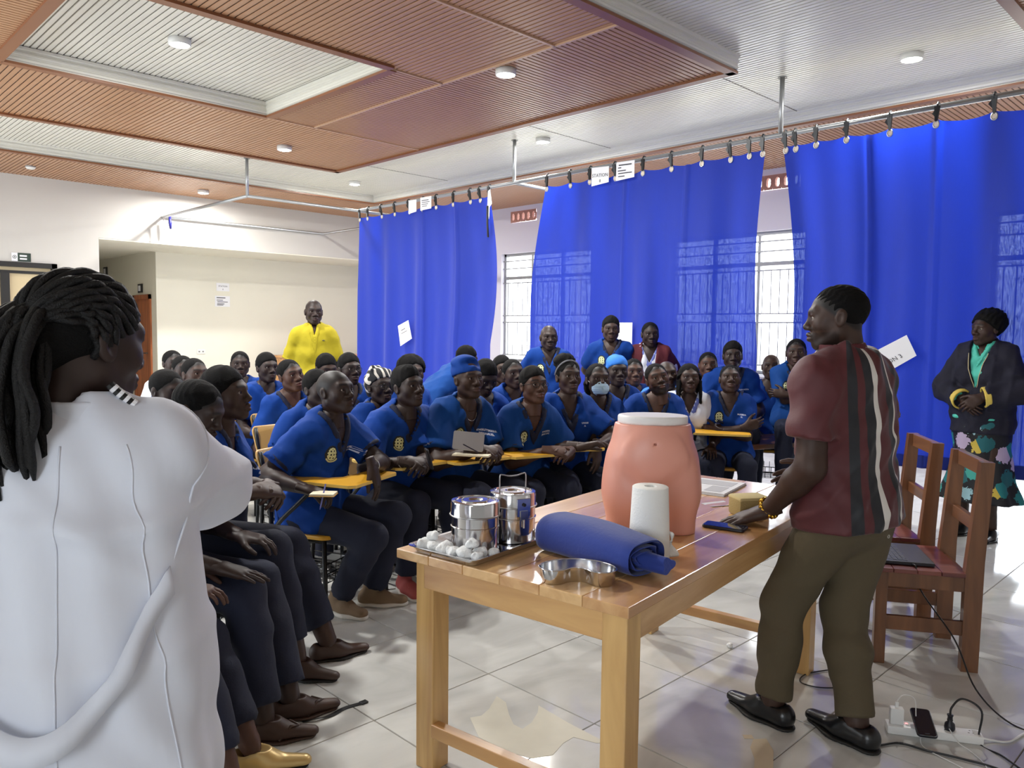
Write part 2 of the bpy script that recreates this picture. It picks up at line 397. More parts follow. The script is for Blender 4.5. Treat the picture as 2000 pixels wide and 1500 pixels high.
cornice((XL, CBY), (CBX, CBY), (0, -1)); cornice((CBX, YF), (CBX, CBY), (-1, 0))
cornice((RX0, RY1), (RX1, RY1), (0, -1)); cornice((RX1, RY0), (RX1, RY1), (-1, 0)); cornice((RX0, RY0), (RX1, RY0), (0, 1)); cornice((RX0, RY0), (RX0, RY1), (1, 0))
cornice((DX0, DY0), (DX1, DY0), (0, -1)); cornice((DX1, DY0), (DX1, DY1), (1, 0)); cornice((DX0, DY1), (DX1, DY1), (0, 1)); cornice((DX0, DY0), (DX0, DY1), (-1, 0))
cornice((DX0, 1.48), (7.2, 1.48), (0, 1))

# round surface-mounted lamps
lampw = mat('lamp_shell', srgb(225, 224, 220), .4)
lampe = mat('lamp_disc', (1, 1, 1), .4, emit=((1.0, .97, .9), 26.0))
LP = [(2.55, 6.36, ZH - .005, 'in the white recess'), (4.53, 4.71, ZL, 'on the brown panel nearest the curtain corner'), (4.62, 8.53, ZL, 'on the far edge of the brown drop'),
      (6.78, 10.36, ZH - .02, 'on the white strip above the left curtain'), (5.22, 12.2, ZL, 'on the brown border by the back wall'), (6.77, 2.35, ZH - .02, 'on the white ceiling above the right curtain'),
      (1.2, 4.4, ZL, 'as added fill above the coat wearer'), (6.77, 6.4, ZH - .02, 'as added fill over the middle curtain'), (0.2, 8.5, ZL, 'as added fill on the far left brown panel')]  # these last three lamps are added, repeating the others to light the room
for x, y, z, wh in LP:
    if proj((x, y, z)) is None: vis = False
    e = empty('ceiling_light', (x, y, z), 0, 'round white ceiling light glowing ' + wh, 'light', 'round ceiling lights')
    MB().lathe([(0, 0), (.085, 0), (.085, -.045), (.078, -.05), (.074, -.046)], 28).build('shell', lampw, e, True)
    MB().lathe([(.075, -.046), (.05, -.053), (.0, -.055)], 28).build('diffuser', lampe, e, True)
    l = bpy.data.lights.new('lamp', 'AREA'); l.shape = 'DISK'; l.size = .15; l.energy = 50; l.color = (1, .985, .95)
    lo = bpy.data.objects.new('lamp', l); COL.objects.link(lo); lo.parent = e; lo.location = (0, 0, -.06)
# smoke detector
e = empty('smoke_detector', (2.85, 12.13, ZL), 0, 'small white smoke detector on the brown ceiling border', 'detector')
MB().lathe([(0, 0), (.06, 0), (.06, -.02), (.045, -.04), (0, -.042)], 20).build('housing', lampw, e, True)
MB().lathe([(.061, -.008), (.063, -.012), (.061, -.016)], 20).build('ring', mat('grey_plastic', srgb(120, 120, 120), .5), e, True)

# ------------------------------------------------------------------ doors, signs and small wall fittings
blackm = mat('black_frame', srgb(28, 27, 26), .45)
doorwood = wood('door_wood', srgb(150, 84, 48), srgb(190, 112, 70), 1, .4, 2, .1, 6)
panelm = mat('door_panel', srgb(206, 188, 150), .55)
D = MB().box((1.72, YB - .03, 0), (1.79, YB + .1, 2.4)).box((3.27, YB - .03, 0), (3.34, YB + .1, 2.4)).box((1.72, YB - .03, 2.33), (3.34, YB + .1, 2.4)).build('door_1', blackm); setp(D, 'black framed door with pale panel and transom', kind='structure')
MB().box((1.79, YB + .02, 2.24), (3.27, YB + .08, 2.28)).build('transom_bar', blackm, D); MB().box((1.79, YB + .05, 2.28), (3.27, YB + .06, 2.33)).build('transom_pane', panelm, D)
lf = MB().box((2.74, YB + .045, .02), (3.27, YB + .065, 2.24)).build('leaf', panelm, D); MB().box((1.79, YB + .045, .02), (2.63, YB + .065, 2.24)).build('leaf', panelm, D); MB().box((2.63, YB, .02), (2.74, YB + .1, 2.24)).build('post', blackm, D)
D = MB().box((5.24, 14.60, 0), (5.30, 14.68, 2.08)).box((5.24, 15.38, 0), (5.30, 15.46, 2.08)).box((5.24, 14.60, 2.0), (5.30, 15.46, 2.08)).build('door_2', doorwood); setp(D, 'brown wooden door in the passage beside the recess', kind='structure')
MB().box((5.255, 14.68, .01), (5.285, 15.38, 2.0)).build('leaf', doorwood, D); MB().tube([(5.24, 14.75, 1.02), (5.2, 14.75, 1.02), (5.2, 14.87, 1.02)], .01).build('handle', blackm, D)
whitep = mat('white_paper', srgb(236, 236, 240), .7)
green_s = mat('sign_green', srgb(36, 56, 46), .5); ink = mat('ink', srgb(70, 70, 76), .8)
e = empty('exit_sign', (2.89, YB - .002, 2.47), 0, 'small green and white sign above the black framed door', 'sign')
MB().box((-.12, -.008, -.06), (-.045, 0, .06)).build('pictogram_plate', whitep, e); MB().box((-.045, -.008, -.06), (.12, 0, .06)).build('plate', green_s, e)
MB().box((-.02, -.0095, .008), (.07, -.0085, .032)).box((-.02, -.0095, -.034), (.07, -.0085, -.012)).build('lettering', whitep, e)
rg = MB(); rg.tube([(-.082 + .022 * math.cos(t), -.009, .022 * math.sin(t)) for t in np.linspace(0, 2 * PI, 17)], .003, 5).box((-.086, -.0095, -.01), (-.078, -.0085, .012)).build('pictogram', green_s, e)
for (x, y, z, nm, lb) in ((5.262, 15.1, 2.2, 'door_sign', 'tiny black and white sign above the brown door'), (5.262, 17.0, 2.6, 'door_sign', 'tiny black and white sign deep in the passage')):
    e = empty(nm, (x, y, z), 0, lb, 'sign', 'signs in the passage'); MB().box((-.012, -.11, -.08), (0, .11, .08)).build('plate', blackm, e); MB().box((-.014, -.03, -.05), (-.012, .08, .05)).build('mark', whitep, e)
def sheet(name, corners, m, label, thick=.001, bulge=.0, group=None, n=6):
    """thin paper sheet; corners in order tl,tr,br,bl (world)"""
    c = [Vector(q) for q in corners]; nrm = (c[1] - c[0]).cross(c[3] - c[0]).normalized(); V = []; F = []
    for s_ in (0, 1):
        for i in range(n + 1):
            for j in range(n + 1):
                u, v = i / n, j / n
                p = (c[0] * (1 - u) + c[1] * u) * (1 - v) + (c[3] * (1 - u) + c[2] * u) * v
                V.append(p + nrm * (bulge * math.sin(PI * v) * (.6 + .4 * math.sin(2 * u)) - s_ * thick))
    k = (n + 1) ** 2
    for i in range(n):
        for j in range(n):
            a = i * (n + 1) + j; q = (a, a + 1, a + n + 2, a + n + 1); F += [q, tuple(x + k for x in q[::-1])]
    o0 = sum(c, Vector()) / 4
    o = mk(name, [v - o0 for v in V], F, m, None, True); o.location = o0; return setp(o, label, 'paper', group), nrm, c
def write(o, nrm, c, lines, off=.002, col=None):
    """lines: (text, u, v, size) letters laid on the sheet"""
    b = MB(); ux = (c[1] - c[0]); uy = (c[3] - c[0]); ex = ux.normalized(); ey = uy.normalized()
    for t, u, v, s_ in lines:
        if isinstance(t, str): V, F = textmesh(t, s_)
        else: V = [(-t / 2, -s_ / 2, 0), (t / 2, -s_ / 2, 0), (t / 2, s_ / 2, 0), (-t / 2, s_ / 2, 0)]; F = [(0, 1, 2, 3)]
        b.add([c[0] + ux * u + uy * v + ex * x - ey * y + nrm * off - o.location for x, y, z in V], F)
    return b.build('lettering', col or ink, o)
ya = YA - .004
o, n_, c = sheet('notice', [(6.36, ya, 2.33), (6.61, ya, 2.33), (6.61, ya, 2.18), (6.36, ya, 2.18)], whitep, 'upper paper notice taped to the cream recess wall'); write(o, n_ if n_.y < 0 else -n_, c, [('STATION', .5, .4, .042), ('8', .5, .78, .036)], .003)
o, n_, c = sheet('notice', [(6.33, ya, 2.09), (6.62, ya, 2.09), (6.62, ya, 1.89), (6.33, ya, 1.89)], whitep, 'lower paper notice with lines of print on the cream recess wall'); write(o, n_ if n_.y < 0 else -n_, c, [(.17, .4, .18, .016), (.12, .32, .4, .012), (.2, .5, .56, .012), (.14, .38, .74, .012), (.12, .34, .86, .012)], .003)
e = empty('wall_socket', (6.05, ya, 1.05), 0, 'white double wall socket low on the cream recess wall', 'socket'); MB().bbox((-.08, -.012, -.045), (.08, 0, .045), .006).build('plate', lampw, e); [MB().box((x_, -.0135, -.012), (x_ + .03, -.012, .012)).build('switch', MATS['grey_plastic'], e) for x_ in (-.05, .02)]

# wooden reception desk at the end of the hall, red bottle on it
deskw = wood('desk_wood', srgb(176, 120, 66), srgb(214, 160, 100), 1, .35, 0, .2, 5)
e = empty('desk', (8.2, 13.75, 0), 0, 'honey coloured wooden counter against the cream recess wall', 'counter')
MB().bbox((-.98, -.32, .94), (1.2, .32, .98), .006).build('counter_top', deskw, e)
for k in range(4): MB().box((-.95 + k * .53, -.28, .02), (-.95 + k * .53 + .51, -.26, .93)).build('front_panel', deskw, e)
MB().box((-.95, -.26, .0), (-.92, .28, .94)).build('side_panel', deskw, e)
MB().bbox((-.8, -.31, .98), (.12, -.28, 1.1), .004).build('upstand', deskw, e)
e = empty('bottle', (8.98, 13.58, .98), 0, 'small red pump bottle on the wooden counter', 'bottle')
redp = mat('red_plastic', srgb(206, 62, 84), .3)
MB().lathe([(0, 0), (.035, 0), (.036, .01), (.036, .1), (.014, .125), (.014, .14)], 16).build('body', redp, e, True); MB().tube([(0, 0, .14), (0, 0, .18), (-.04, 0, .178)], .008, 6).build('pump', whitep, e)

# ------------------------------------------------------------------ curtain rail and curtains
steel = mat('galvanised_tube', srgb(172, 174, 176), .35, .75)
RX, RZ = 6.6, 3.25
e = empty('curtain_rail', (RX, 0, 0), 0, 'galvanised ceiling-hung curtain rail with cubicle loop at the back', 'rail')
T = lambda *p: [(a - RX, b, c) for a, b, c in p]
MB().tube(T((RX, -1.5, RZ), (RX, 10.0, RZ), (4.87, 10.0, RZ)), .021, 10).build('tube', steel, e, True)
MB().tube(T((4.87, 10.0, RZ), (4.87, YB, RZ)), .021, 10).build('tube', steel, e, True)
MB().tube(T((4.87, YB - .05, RZ), (7.75, YB - .05, RZ), (7.75, 10.0, RZ), (RX, 10.0, RZ)), .021, 10).build('tube', steel, e, True)
MB().tube(T((RX, 6.7, RZ), (XW, 6.7, RZ)), .02, 10).build('cross_tube', steel, e, True)
for x, y in ((RX, 3.36), (RX, 6.7), (4.87, 10.0), (RX, .4)): MB().tube(T((x, y, RZ), (x, y, ZH - .02)), .021, 10).lathe([(.04, ZH - .03), (.04, ZH - .022)], 12, (x - RX, y, 0)).build('hanger', steel, e, True)
def fabric_mat():
    m = bpy.data.materials.new('blue_curtain'); m.use_nodes = True; nt = m.node_tree; N = nt.nodes; L = nt.links; b = N['Principled BSDF']
    c = srgb(22, 46, 146)
    b.inputs['Base Color'].default_value = (*c, 1); b.inputs['Roughness'].default_value = .75; b.inputs['Sheen Weight'].default_value = .15
    tr = N.new('ShaderNodeBsdfTranslucent'); tr.inputs[0].default_value = (*srgb(28, 66, 222), 1)
    tp = N.new('ShaderNodeBsdfTransparent'); tp.inputs[0].default_value = (.55, .68, 1, 1)
    m1 = N.new('ShaderNodeMixShader'); m1.inputs[0].default_value = .26; m2 = N.new('ShaderNodeMixShader')
    tc = N.new('ShaderNodeTexCoord'); mp = N.new('ShaderNodeMapping'); mp.inputs['Scale'].default_value = (60, 60, 9); n = N.new('ShaderNodeTexNoise'); n.inputs['Scale'].default_value = 2; n.inputs['Detail'].default_value = 3
    L.new(tc.outputs['Object'], mp.inputs[0]); L.new(mp.outputs[0], n.inputs['Vector'])
    mr = N.new('ShaderNodeMapRange'); mr.inputs['From Min'].default_value = .3; mr.inputs['From Max'].default_value = .75; mr.inputs['To Min'].default_value = .0; mr.inputs['To Max'].default_value = .032
    L.new(n.outputs['Fac'], mr.inputs['Value']); L.new(mr.outputs[0], m2.inputs[0])
    L.new(b.outputs[0], m1.inputs[1]); L.new(tr.outputs[0], m1.inputs[2]); L.new(m1.outputs[0], m2.inputs[1]); L.new(tp.outputs[0], m2.inputs[2]); L.new(m2.outputs[0], N['Material Output'].inputs[0])
    bp = N.new('ShaderNodeBump'); bp.inputs['Strength'].default_value = .15; bp.inputs['Distance'].default_value = .002; L.new(n.outputs['Fac'], bp.inputs['Height']); L.new(bp.outputs[0], b.inputs['Normal'])
    return m
fab = fabric_mat(); hemm = mat('curtain_hem', srgb(20, 40, 130), .8)
clipm = mat('black_clip', srgb(20, 20, 22), .35); gromm = mat('grommet', srgb(190, 188, 184), .3, .7)
def curtain(clips, label, seed, ztop=3.12, zbot=.46, flare0=0., flare1=0., seams=()):
    r_ = random.Random(seed); ya, yb = clips[0] + .02, clips[-1] - .02     # decreasing y
    e = empty('curtain', (RX, (ya + yb) / 2, 0), 0, label, 'curtain', 'blue cubicle curtains'); yc = (ya + yb) / 2
    nu = int(abs(ya - yb) / .022); nv = 46; ph = [r_.uniform(0, 6.28) for _ in range(6)]
    def X(y, z):
        t = (ztop - z) / (ztop - zbot); a = .01 + .024 * min(1, t * 2.5)
        return a * (math.sin(y * 9.3 + ph[0] + .5 * math.sin(z * 1.1 + ph[3])) + .6 * math.sin(y * 17.1 + ph[1] + .6 * math.sin(z * .9)) + .45 * math.sin(y * 4.1 + ph[2])) \
            - sum(.03 * math.exp(-((y - s) / .018) ** 2) for s in seams)
    def top(y):
        for a, b in zip(clips, clips[1:]):
            if b <= y <= a: return ztop + .03 - .5 * min(.1, .16 * (a - b)) * math.sin(PI * (a - y) / (a - b)) ** .8
        return ztop
    V = []; F = []
    for j in range(nv + 1):
        v = j / nv
        for i in range(nu + 1):
            u = i / nu; y = ya + (yb - ya) * u; z1 = top(y); z = z1 + (zbot - z1) * v
            sh = flare0 * math.sin(min(1, v * 1.9) * PI / 2) * (1 - u) ** 3 - flare1 * math.sin(min(1., v * 1.5) * PI * .9) * u ** 3
            V.append((X(y, z), y + sh - yc, z))
    for j in range(nv):
        for i in range(nu):
            a = j * (nu + 1) + i; F.append((a, a + nu + 1, a + nu + 2, a + 1))
    mk('cloth', V, F, fab, e, True)
    V = []; F = []
    for s_ in (0, 1):
        for i in range(nu + 1):
            y = ya + (yb - ya) * i / nu; x = X(y, zbot)
            V += [(x + (-.004 if s_ == 0 else .004), y - yc, zbot + .09), (x + (-.004 if s_ == 0 else .004), y - yc, zbot - .012)]
    for s_ in (0, 1):
        for i in range(nu):
            a = s_ * 2 * (nu + 1) + 2 * i; F.append((a, a + 1, a + 3, a + 2) if s_ == 0 else (a, a + 2, a + 3, a + 1))
    mk('hem', V, F, hemm, e, True)
    for y in clips:
        yy_ = y - yc; tw = r_.uniform(-.25, .25); x0 = X(y, ztop)
        gb = MB(); gb.tube([(x0 - .006, yy_ + .02 * math.cos(t), ztop - .01 + .026 * math.sin(t)) for t in np.linspace(0, 2 * PI, 15)], .0065, 6, False).build('grommet', gromm, e, True)
        MB().lathe([(0, 0), (.018, 0), (.018, .002), (0, .002)], 12).build('grommet_hole', mat('grommet_inside', srgb(222, 206, 188), .6), e).matrix_local = Matrix.Translation((x0 - .006, yy_, ztop - .01)) @ Matrix.Rotation(-PI / 2, 4, 'Y')
        cb = MB(); w_ = .016
        cb.tube([(-.026, yy_ + tw * .01, RZ - .02), (-.028, yy_, RZ + .012), (-.012, yy_, RZ + .03), (.012, yy_, RZ + .03), (.027, yy_, RZ + .012), (.024, yy_, RZ - .02)], .0075, 6)
        cb.add([(-.034, yy_ - w_ * 1.25, RZ - .0), (-.034, yy_ + w_ * 1.25, RZ - .0), (-.016, yy_ + w_ * 1.25, RZ), (-.016, yy_ - w_ * 1.25, RZ), (x0 - .02, yy_ - w_ * .5, ztop + .012), (x0 - .02, yy_ + w_ * .5, ztop + .012), (x0 + .004, yy_ + w_ * .5, ztop + .012), (x0 + .004, yy_ - w_ * .5, ztop + .012)],
               [(0, 1, 2, 3), (7, 6, 5, 4), (0, 4, 5, 1), (1, 5, 6, 2), (2, 6, 7, 3), (3, 7, 4, 0)])
        cb.add([(-.02, yy_ + w_, RZ - .02), (-.02, yy_ + w_ * 2.4, RZ - .05), (-.02, yy_ + w_ * .7, RZ - .085), (-.012, yy_ + w_, RZ - .02), (-.012, yy_ + w_ * 2.4, RZ - .05), (-.012, yy_ + w_ * .7, RZ - .085)], [(0, 1, 2), (5, 4, 3), (0, 3, 4, 1), (1, 4, 5, 2)])
        cb.build('clip', clipm, e)
    return e
c1 = curtain([9.93, 9.72, 9.4, 9.07, 8.75, 8.43, 8.15, 7.79, 7.48, 7.3, 7.12], 'leftmost blue curtain with a tilted paper pinned to it', 3, flare1=.16, seams=(8.4, 7.75))
c2 = curtain([6.15, 5.81, 5.52, 5.19, 4.82, 4.49, 4.14, 3.85, 3.65, 3.52], 'middle blue curtain between the two barred windows', 5, flare0=.18, flare1=-.06, seams=(5.05, 4.3))
c3 = curtain([3.31, 3.22, 3.03, 2.77, 2.43, 2.08, 1.7, 1.3, .9, .5], 'rightmost blue curtain behind the woman in the navy blazer', 9, flare0=-.14, seams=(2.6, 2.08), zbot=.47)
# tie strap hanging at the edge of the left curtain
e = empty('tie_strap', (RX - .03, 7.1, 3.2), 0, 'white and black strap hanging at the edge of the leftmost curtain', 'strap')
MB().add([(0, .02, 0), (0, -.02, .02), (0, -.05, -.16), (0, -.01, -.2), (0, .0, -.34), (0, .03, -.2), (-.004, .02, 0), (-.004, -.02, .02), (-.004, -.05, -.16), (-.004, -.01, -.2), (-.004, .0, -.34), (-.004, .03, -.2)], [(0, 1, 2, 3, 4, 5), (11, 10, 9, 8, 7, 6)] + [(k, (k + 1) % 6, 6 + (k + 1) % 6, 6 + k) for k in range(6)]).build('flap', whitep, e)
MB().tube([(-.01, .02, -.18), (-.012, .015, -.4), (-.012, .0, -.56)], .013, 6).build('tail', clipm, e)
px_ = RX - .075
def cpaper(pts, label, lines=None, bulge=0.):
    o, n_, c = sheet('paper_notice', pts, whitep, label, bulge=bulge, group=None)
    if lines: write(o, n_ if n_.x < 0 else -n_, c, lines, .004 + abs(bulge))
    return o
cpaper([(px_, 8.9, 1.55), (px_, 8.66, 1.63), (px_, 8.58, 1.38), (px_, 8.84, 1.27)], 'tilted white paper pinned to the leftmost curtain', [(.1, .45, .3, .01), (.14, .5, .45, .008)], .0)
cpaper([(px_, 5.06, 1.6), (px_, 4.87, 1.6), (px_, 4.87, 1.38), (px_, 5.06, 1.38)], 'blank white paper on the middle curtain beside a standing man')
cpaper([(px_, 2.62, 1.27), (px_, 2.21, 1.505), (px_, 2.13, 1.345), (px_, 2.48, 1.115)], 'large tilted white paper pinned to the rightmost curtain', [('STATION 3', .46, .62, .05)])
cpaper([(RX - .06, 5.46, 3.245), (RX - .05, 5.235, 3.235), (RX - .05, 5.235, 3.07), (RX - .06, 5.46, 3.05)], 'left of two cards hooked on the rail of the middle curtain', [('STATION', .5, .45, .05), ('8', .5, .75, .045)])
cpaper([(RX - .06, 5.13, 3.255), (RX - .05, 4.905, 3.25), (RX - .05, 4.905, 3.08), (RX - .06, 5.13, 3.065)], 'right of two cards hooked on the rail of the middle curtain', [(.16, .5, .18, .012), (.04, .2, .32, .01), (.1, .32, .48, .01), (.17, .5, .62, .01), (.08, .3, .78, .01)])
cpaper([(RX - .06, 8.68, 3.25), (RX - .05, 8.52, 3.25), (RX - .05, 8.52, 3.09), (RX - .06, 8.68, 3.07)], 'small blank card hooked on the rail of the leftmost curtain')
cpaper([(RX - .06, 8.42, 3.26), (RX - .05, 8.2, 3.26), (RX - .05, 8.2, 3.1), (RX - .06, 8.42, 3.09)], 'printed card hooked on the rail of the leftmost curtain', [(.14, .45, .25, .01), (.16, .5, .4, .008), (.13, .42, .55, .008), (.1, .4, .7, .008)])
# blue peg left on the back rail
e = empty('clip_pair', (4.87, YB - .2, RZ - .03), 0, 'dark blue peg hanging from the corner of the back rail', 'peg'); MB().tube([(.04, 0, .02), (.045, 0, -.08), (.05, 0, -.17)], [.02, .028, .015], 8).build('blue_peg', mat('navy_plastic', srgb(28, 28, 110), .4), e, True); MB().tube([(-.05, .0, .0), (-.05, 0, -.1), (-.05, 0, -.2)], [.012, .02, .01], 8).build('white_peg', whitep, e, True)

# ------------------------------------------------------------------ demonstration table
pine = wood('pine_varnished', srgb(196, 150, 96), srgb(228, 188, 132), 1, .3, 0, .5, 7)
pine_z = wood('pine_leg', srgb(190, 146, 88), srgb(222, 182, 118), 1, .35, 2, .35, 9)
pine_y = wood('pine_rail', srgb(180, 132, 80), srgb(212, 168, 108), 1, .35, 1, .35, 9)
pine_d = wood('pine_plank_dark', srgb(188, 140, 90), srgb(222, 178, 124), 1, .26, 0, .6, 7)
TH = .131; TZ = .7754; KT = .973; TO = Vector((1.694, 1.256, 0)) * KT
tl = Vector((math.cos(TH), math.sin(TH), 0)); tw_ = Vector((-math.sin(TH), math.cos(TH), 0))
def TP(a, b, z=TZ): return TO + tl * a * KT + tw_ * b * KT + Vector((0, 0, z))
tab = empty('work_table', TO, TH, 'long varnished pine table holding the teaching props', 'table')
ks = 6; pw = .885 / ks; TLN = 1.946
for k in range(ks):
    MB().bbox((.0 + .001, k * pw + .0006, TZ - .032), (TLN, (k + 1) * pw - .0006, TZ), .003).build('plank', pine if k % 2 else pine_d, tab)
for (a, b) in ((.03, .02), (.07, .78), (1.66, .02), (1.64, .78)): MB().bbox((a, b, 0), (a + .08, b + .08, TZ - .032), .004).build('leg', pine_z, tab)
MB().bbox((.035, .10, TZ - .125), (.06, .79, TZ - .032), .003).build('apron', pine_y, tab); MB().bbox((1.68, .10, TZ - .125), (1.705, .79, TZ - .032), .003).build('apron', pine_y, tab)
MB().bbox((.11, .025, TZ - .125), (1.66, .05, TZ - .032), .003).build('apron', pine, tab); MB().bbox((.15, .825, TZ - .125), (1.64, .85, TZ - .032), .003).build('apron', pine, tab)
MB().bbox((.06, .10, .13), (.1, .78, .175), .003).build('stretcher', pine_y, tab); MB().bbox((1.68, .10, .13), (1.72, .78, .175), .003).build('stretcher', pine_y, tab)

# ------------------------------------------------------------------ props on the table
inox = mat('stainless', srgb(205, 205, 208), .13, 1.0); inox_b = mat('stainless_brushed', srgb(180, 180, 182), .28, 1.0)
tc_ = TP(.22, .70); tray = empty('instrument_tray', tc_, TH + .0, 'shallow stainless steel tray under the two steel drums', 'tray')
def rrect(a, b, r, n=5):
    out = []
    for cx, cy, t0 in ((a - r, b - r, 0), (-a + r, b - r, PI / 2), (-a + r, -b + r, PI), (a - r, -b + r, 1.5 * PI)):
        out += [(cx + r * math.cos(t0 + PI / 2 * k / n), cy + r * math.sin(t0 + PI / 2 * k / n)) for k in range(n + 1)]
    return out
def loft(rings, close=True):
    V = []; F = []; n = len(rings[0])
    for r_ in rings: V += r_
    for i in range(len(rings) - 1): F += [(i * n + k, i * n + (k + 1) % n, (i + 1) * n + (k + 1) % n, (i + 1) * n + k) for k in range(n)]
    if close: F += [tuple(range(n))[::-1], tuple((len(rings) - 1) * n + k for k in range(n))]
    return V, F
R3 = lambda a, b, r, z: [(x, y, z) for x, y in rrect(a, b, r)]
V, F = loft([R3(.205, .13, .02, .002), R3(.218, .142, .025, .022), R3(.226, .15, .03, .024), R3(.226, .15, .03, .026), R3(.216, .14, .025, .0245), R3(.203, .128, .02, .0045)])
smoothby(mk('tray_body', V, F, inox, tray))
def drum(loc, h, r, rz, label, handle, tag_):
    e = empty('sterilising_drum', loc, rz, label, 'drum', 'steel sterilising drums')
    prof = [(0, 0), (r - .004, 0), (r, .004), (r, h * .46), (r + .003, h * .47), (r + .003, h * .49), (r, h * .5), (r, h - .045)]
    smoothby(MB().lathe(prof, 40).build('drum_body', inox, e), 40)
    pl = [(r + .004, h - .05), (r + .004, h - .046), (r + .0025, h - .044), (r + .0025, h - .008), (r, h - .002), (r * .86, h), (r * .84, h - .004), (r * .6, h - .004), (r * .57, h), (r * .34, h), (r * .3, h - .005), (0, h - .005)]
    smoothby(MB().lathe(pl, 40).build('lid', inox, e), 40)
    b = MB(); b.tube([((r + .004) * math.cos(t), (r + .004) * math.sin(t), h - .048) for t in np.linspace(0, 2 * PI, 41)], .0028, 6, False).build('rim_bead', inox_b, e, True)
    if handle:
        MB().tube(spline([(-.05, 0, h - .004), (-.05, 0, h + .05), (-.04, 0, h + .056), (-.015, 0, h + .05), (.015, 0, h + .05), (.04, 0, h + .056), (.05, 0, h + .05), (.05, 0, h - .004)], 4), .0025, 6).build('bail_handle', inox_b, e, True)
        q = MB(); q.box((-.024, -r - .008, h - .075), (.024, -r - .001, h - .015)).build('latch_plate', inox, e); MB().box((-.014, -r - .012, h - .085), (.014, -r - .007, h - .055)).build('hasp', inox_b, e)
        MB().tube([(0, -r - .011, h - .035), (0, -r - .013, h - .035)], .006, 10).build('latch_stud', blackm, e); MB().tube([(.0, -r - .009, h - .085), (.0, -r - .008, h - .115)], .003, 6).build('latch_pin', inox_b, e)
    else:
        V, F = textmesh(tag_, .03); MB().add([((r + .004) * math.sin(x / r), -(r + .004) * math.cos(x / r), y + h - .024) for x, y, z in V], F).build('number', blackm, e)
        MB().box((-.024, -r - .006, h - .044), (.02, -r - .001, h - .006)).build('number_plate', inox_b, e)
        MB().tube(spline([(-.045, 0, h), (-.03, 0, h + .008), (.03, 0, h + .008), (.045, 0, h)], 4), .002, 5).build('bail_handle', inox_b, e, True)
    return e
drum(TP(.16, .69, TZ + .006), .165, .079, TH - .75, 'left steel drum with flat lid on the tray', False, '5')
drum(TP(.34, .668, TZ + .006), .172, .079, TH - .45, 'right steel drum with raised wire handle and latch', True, '')

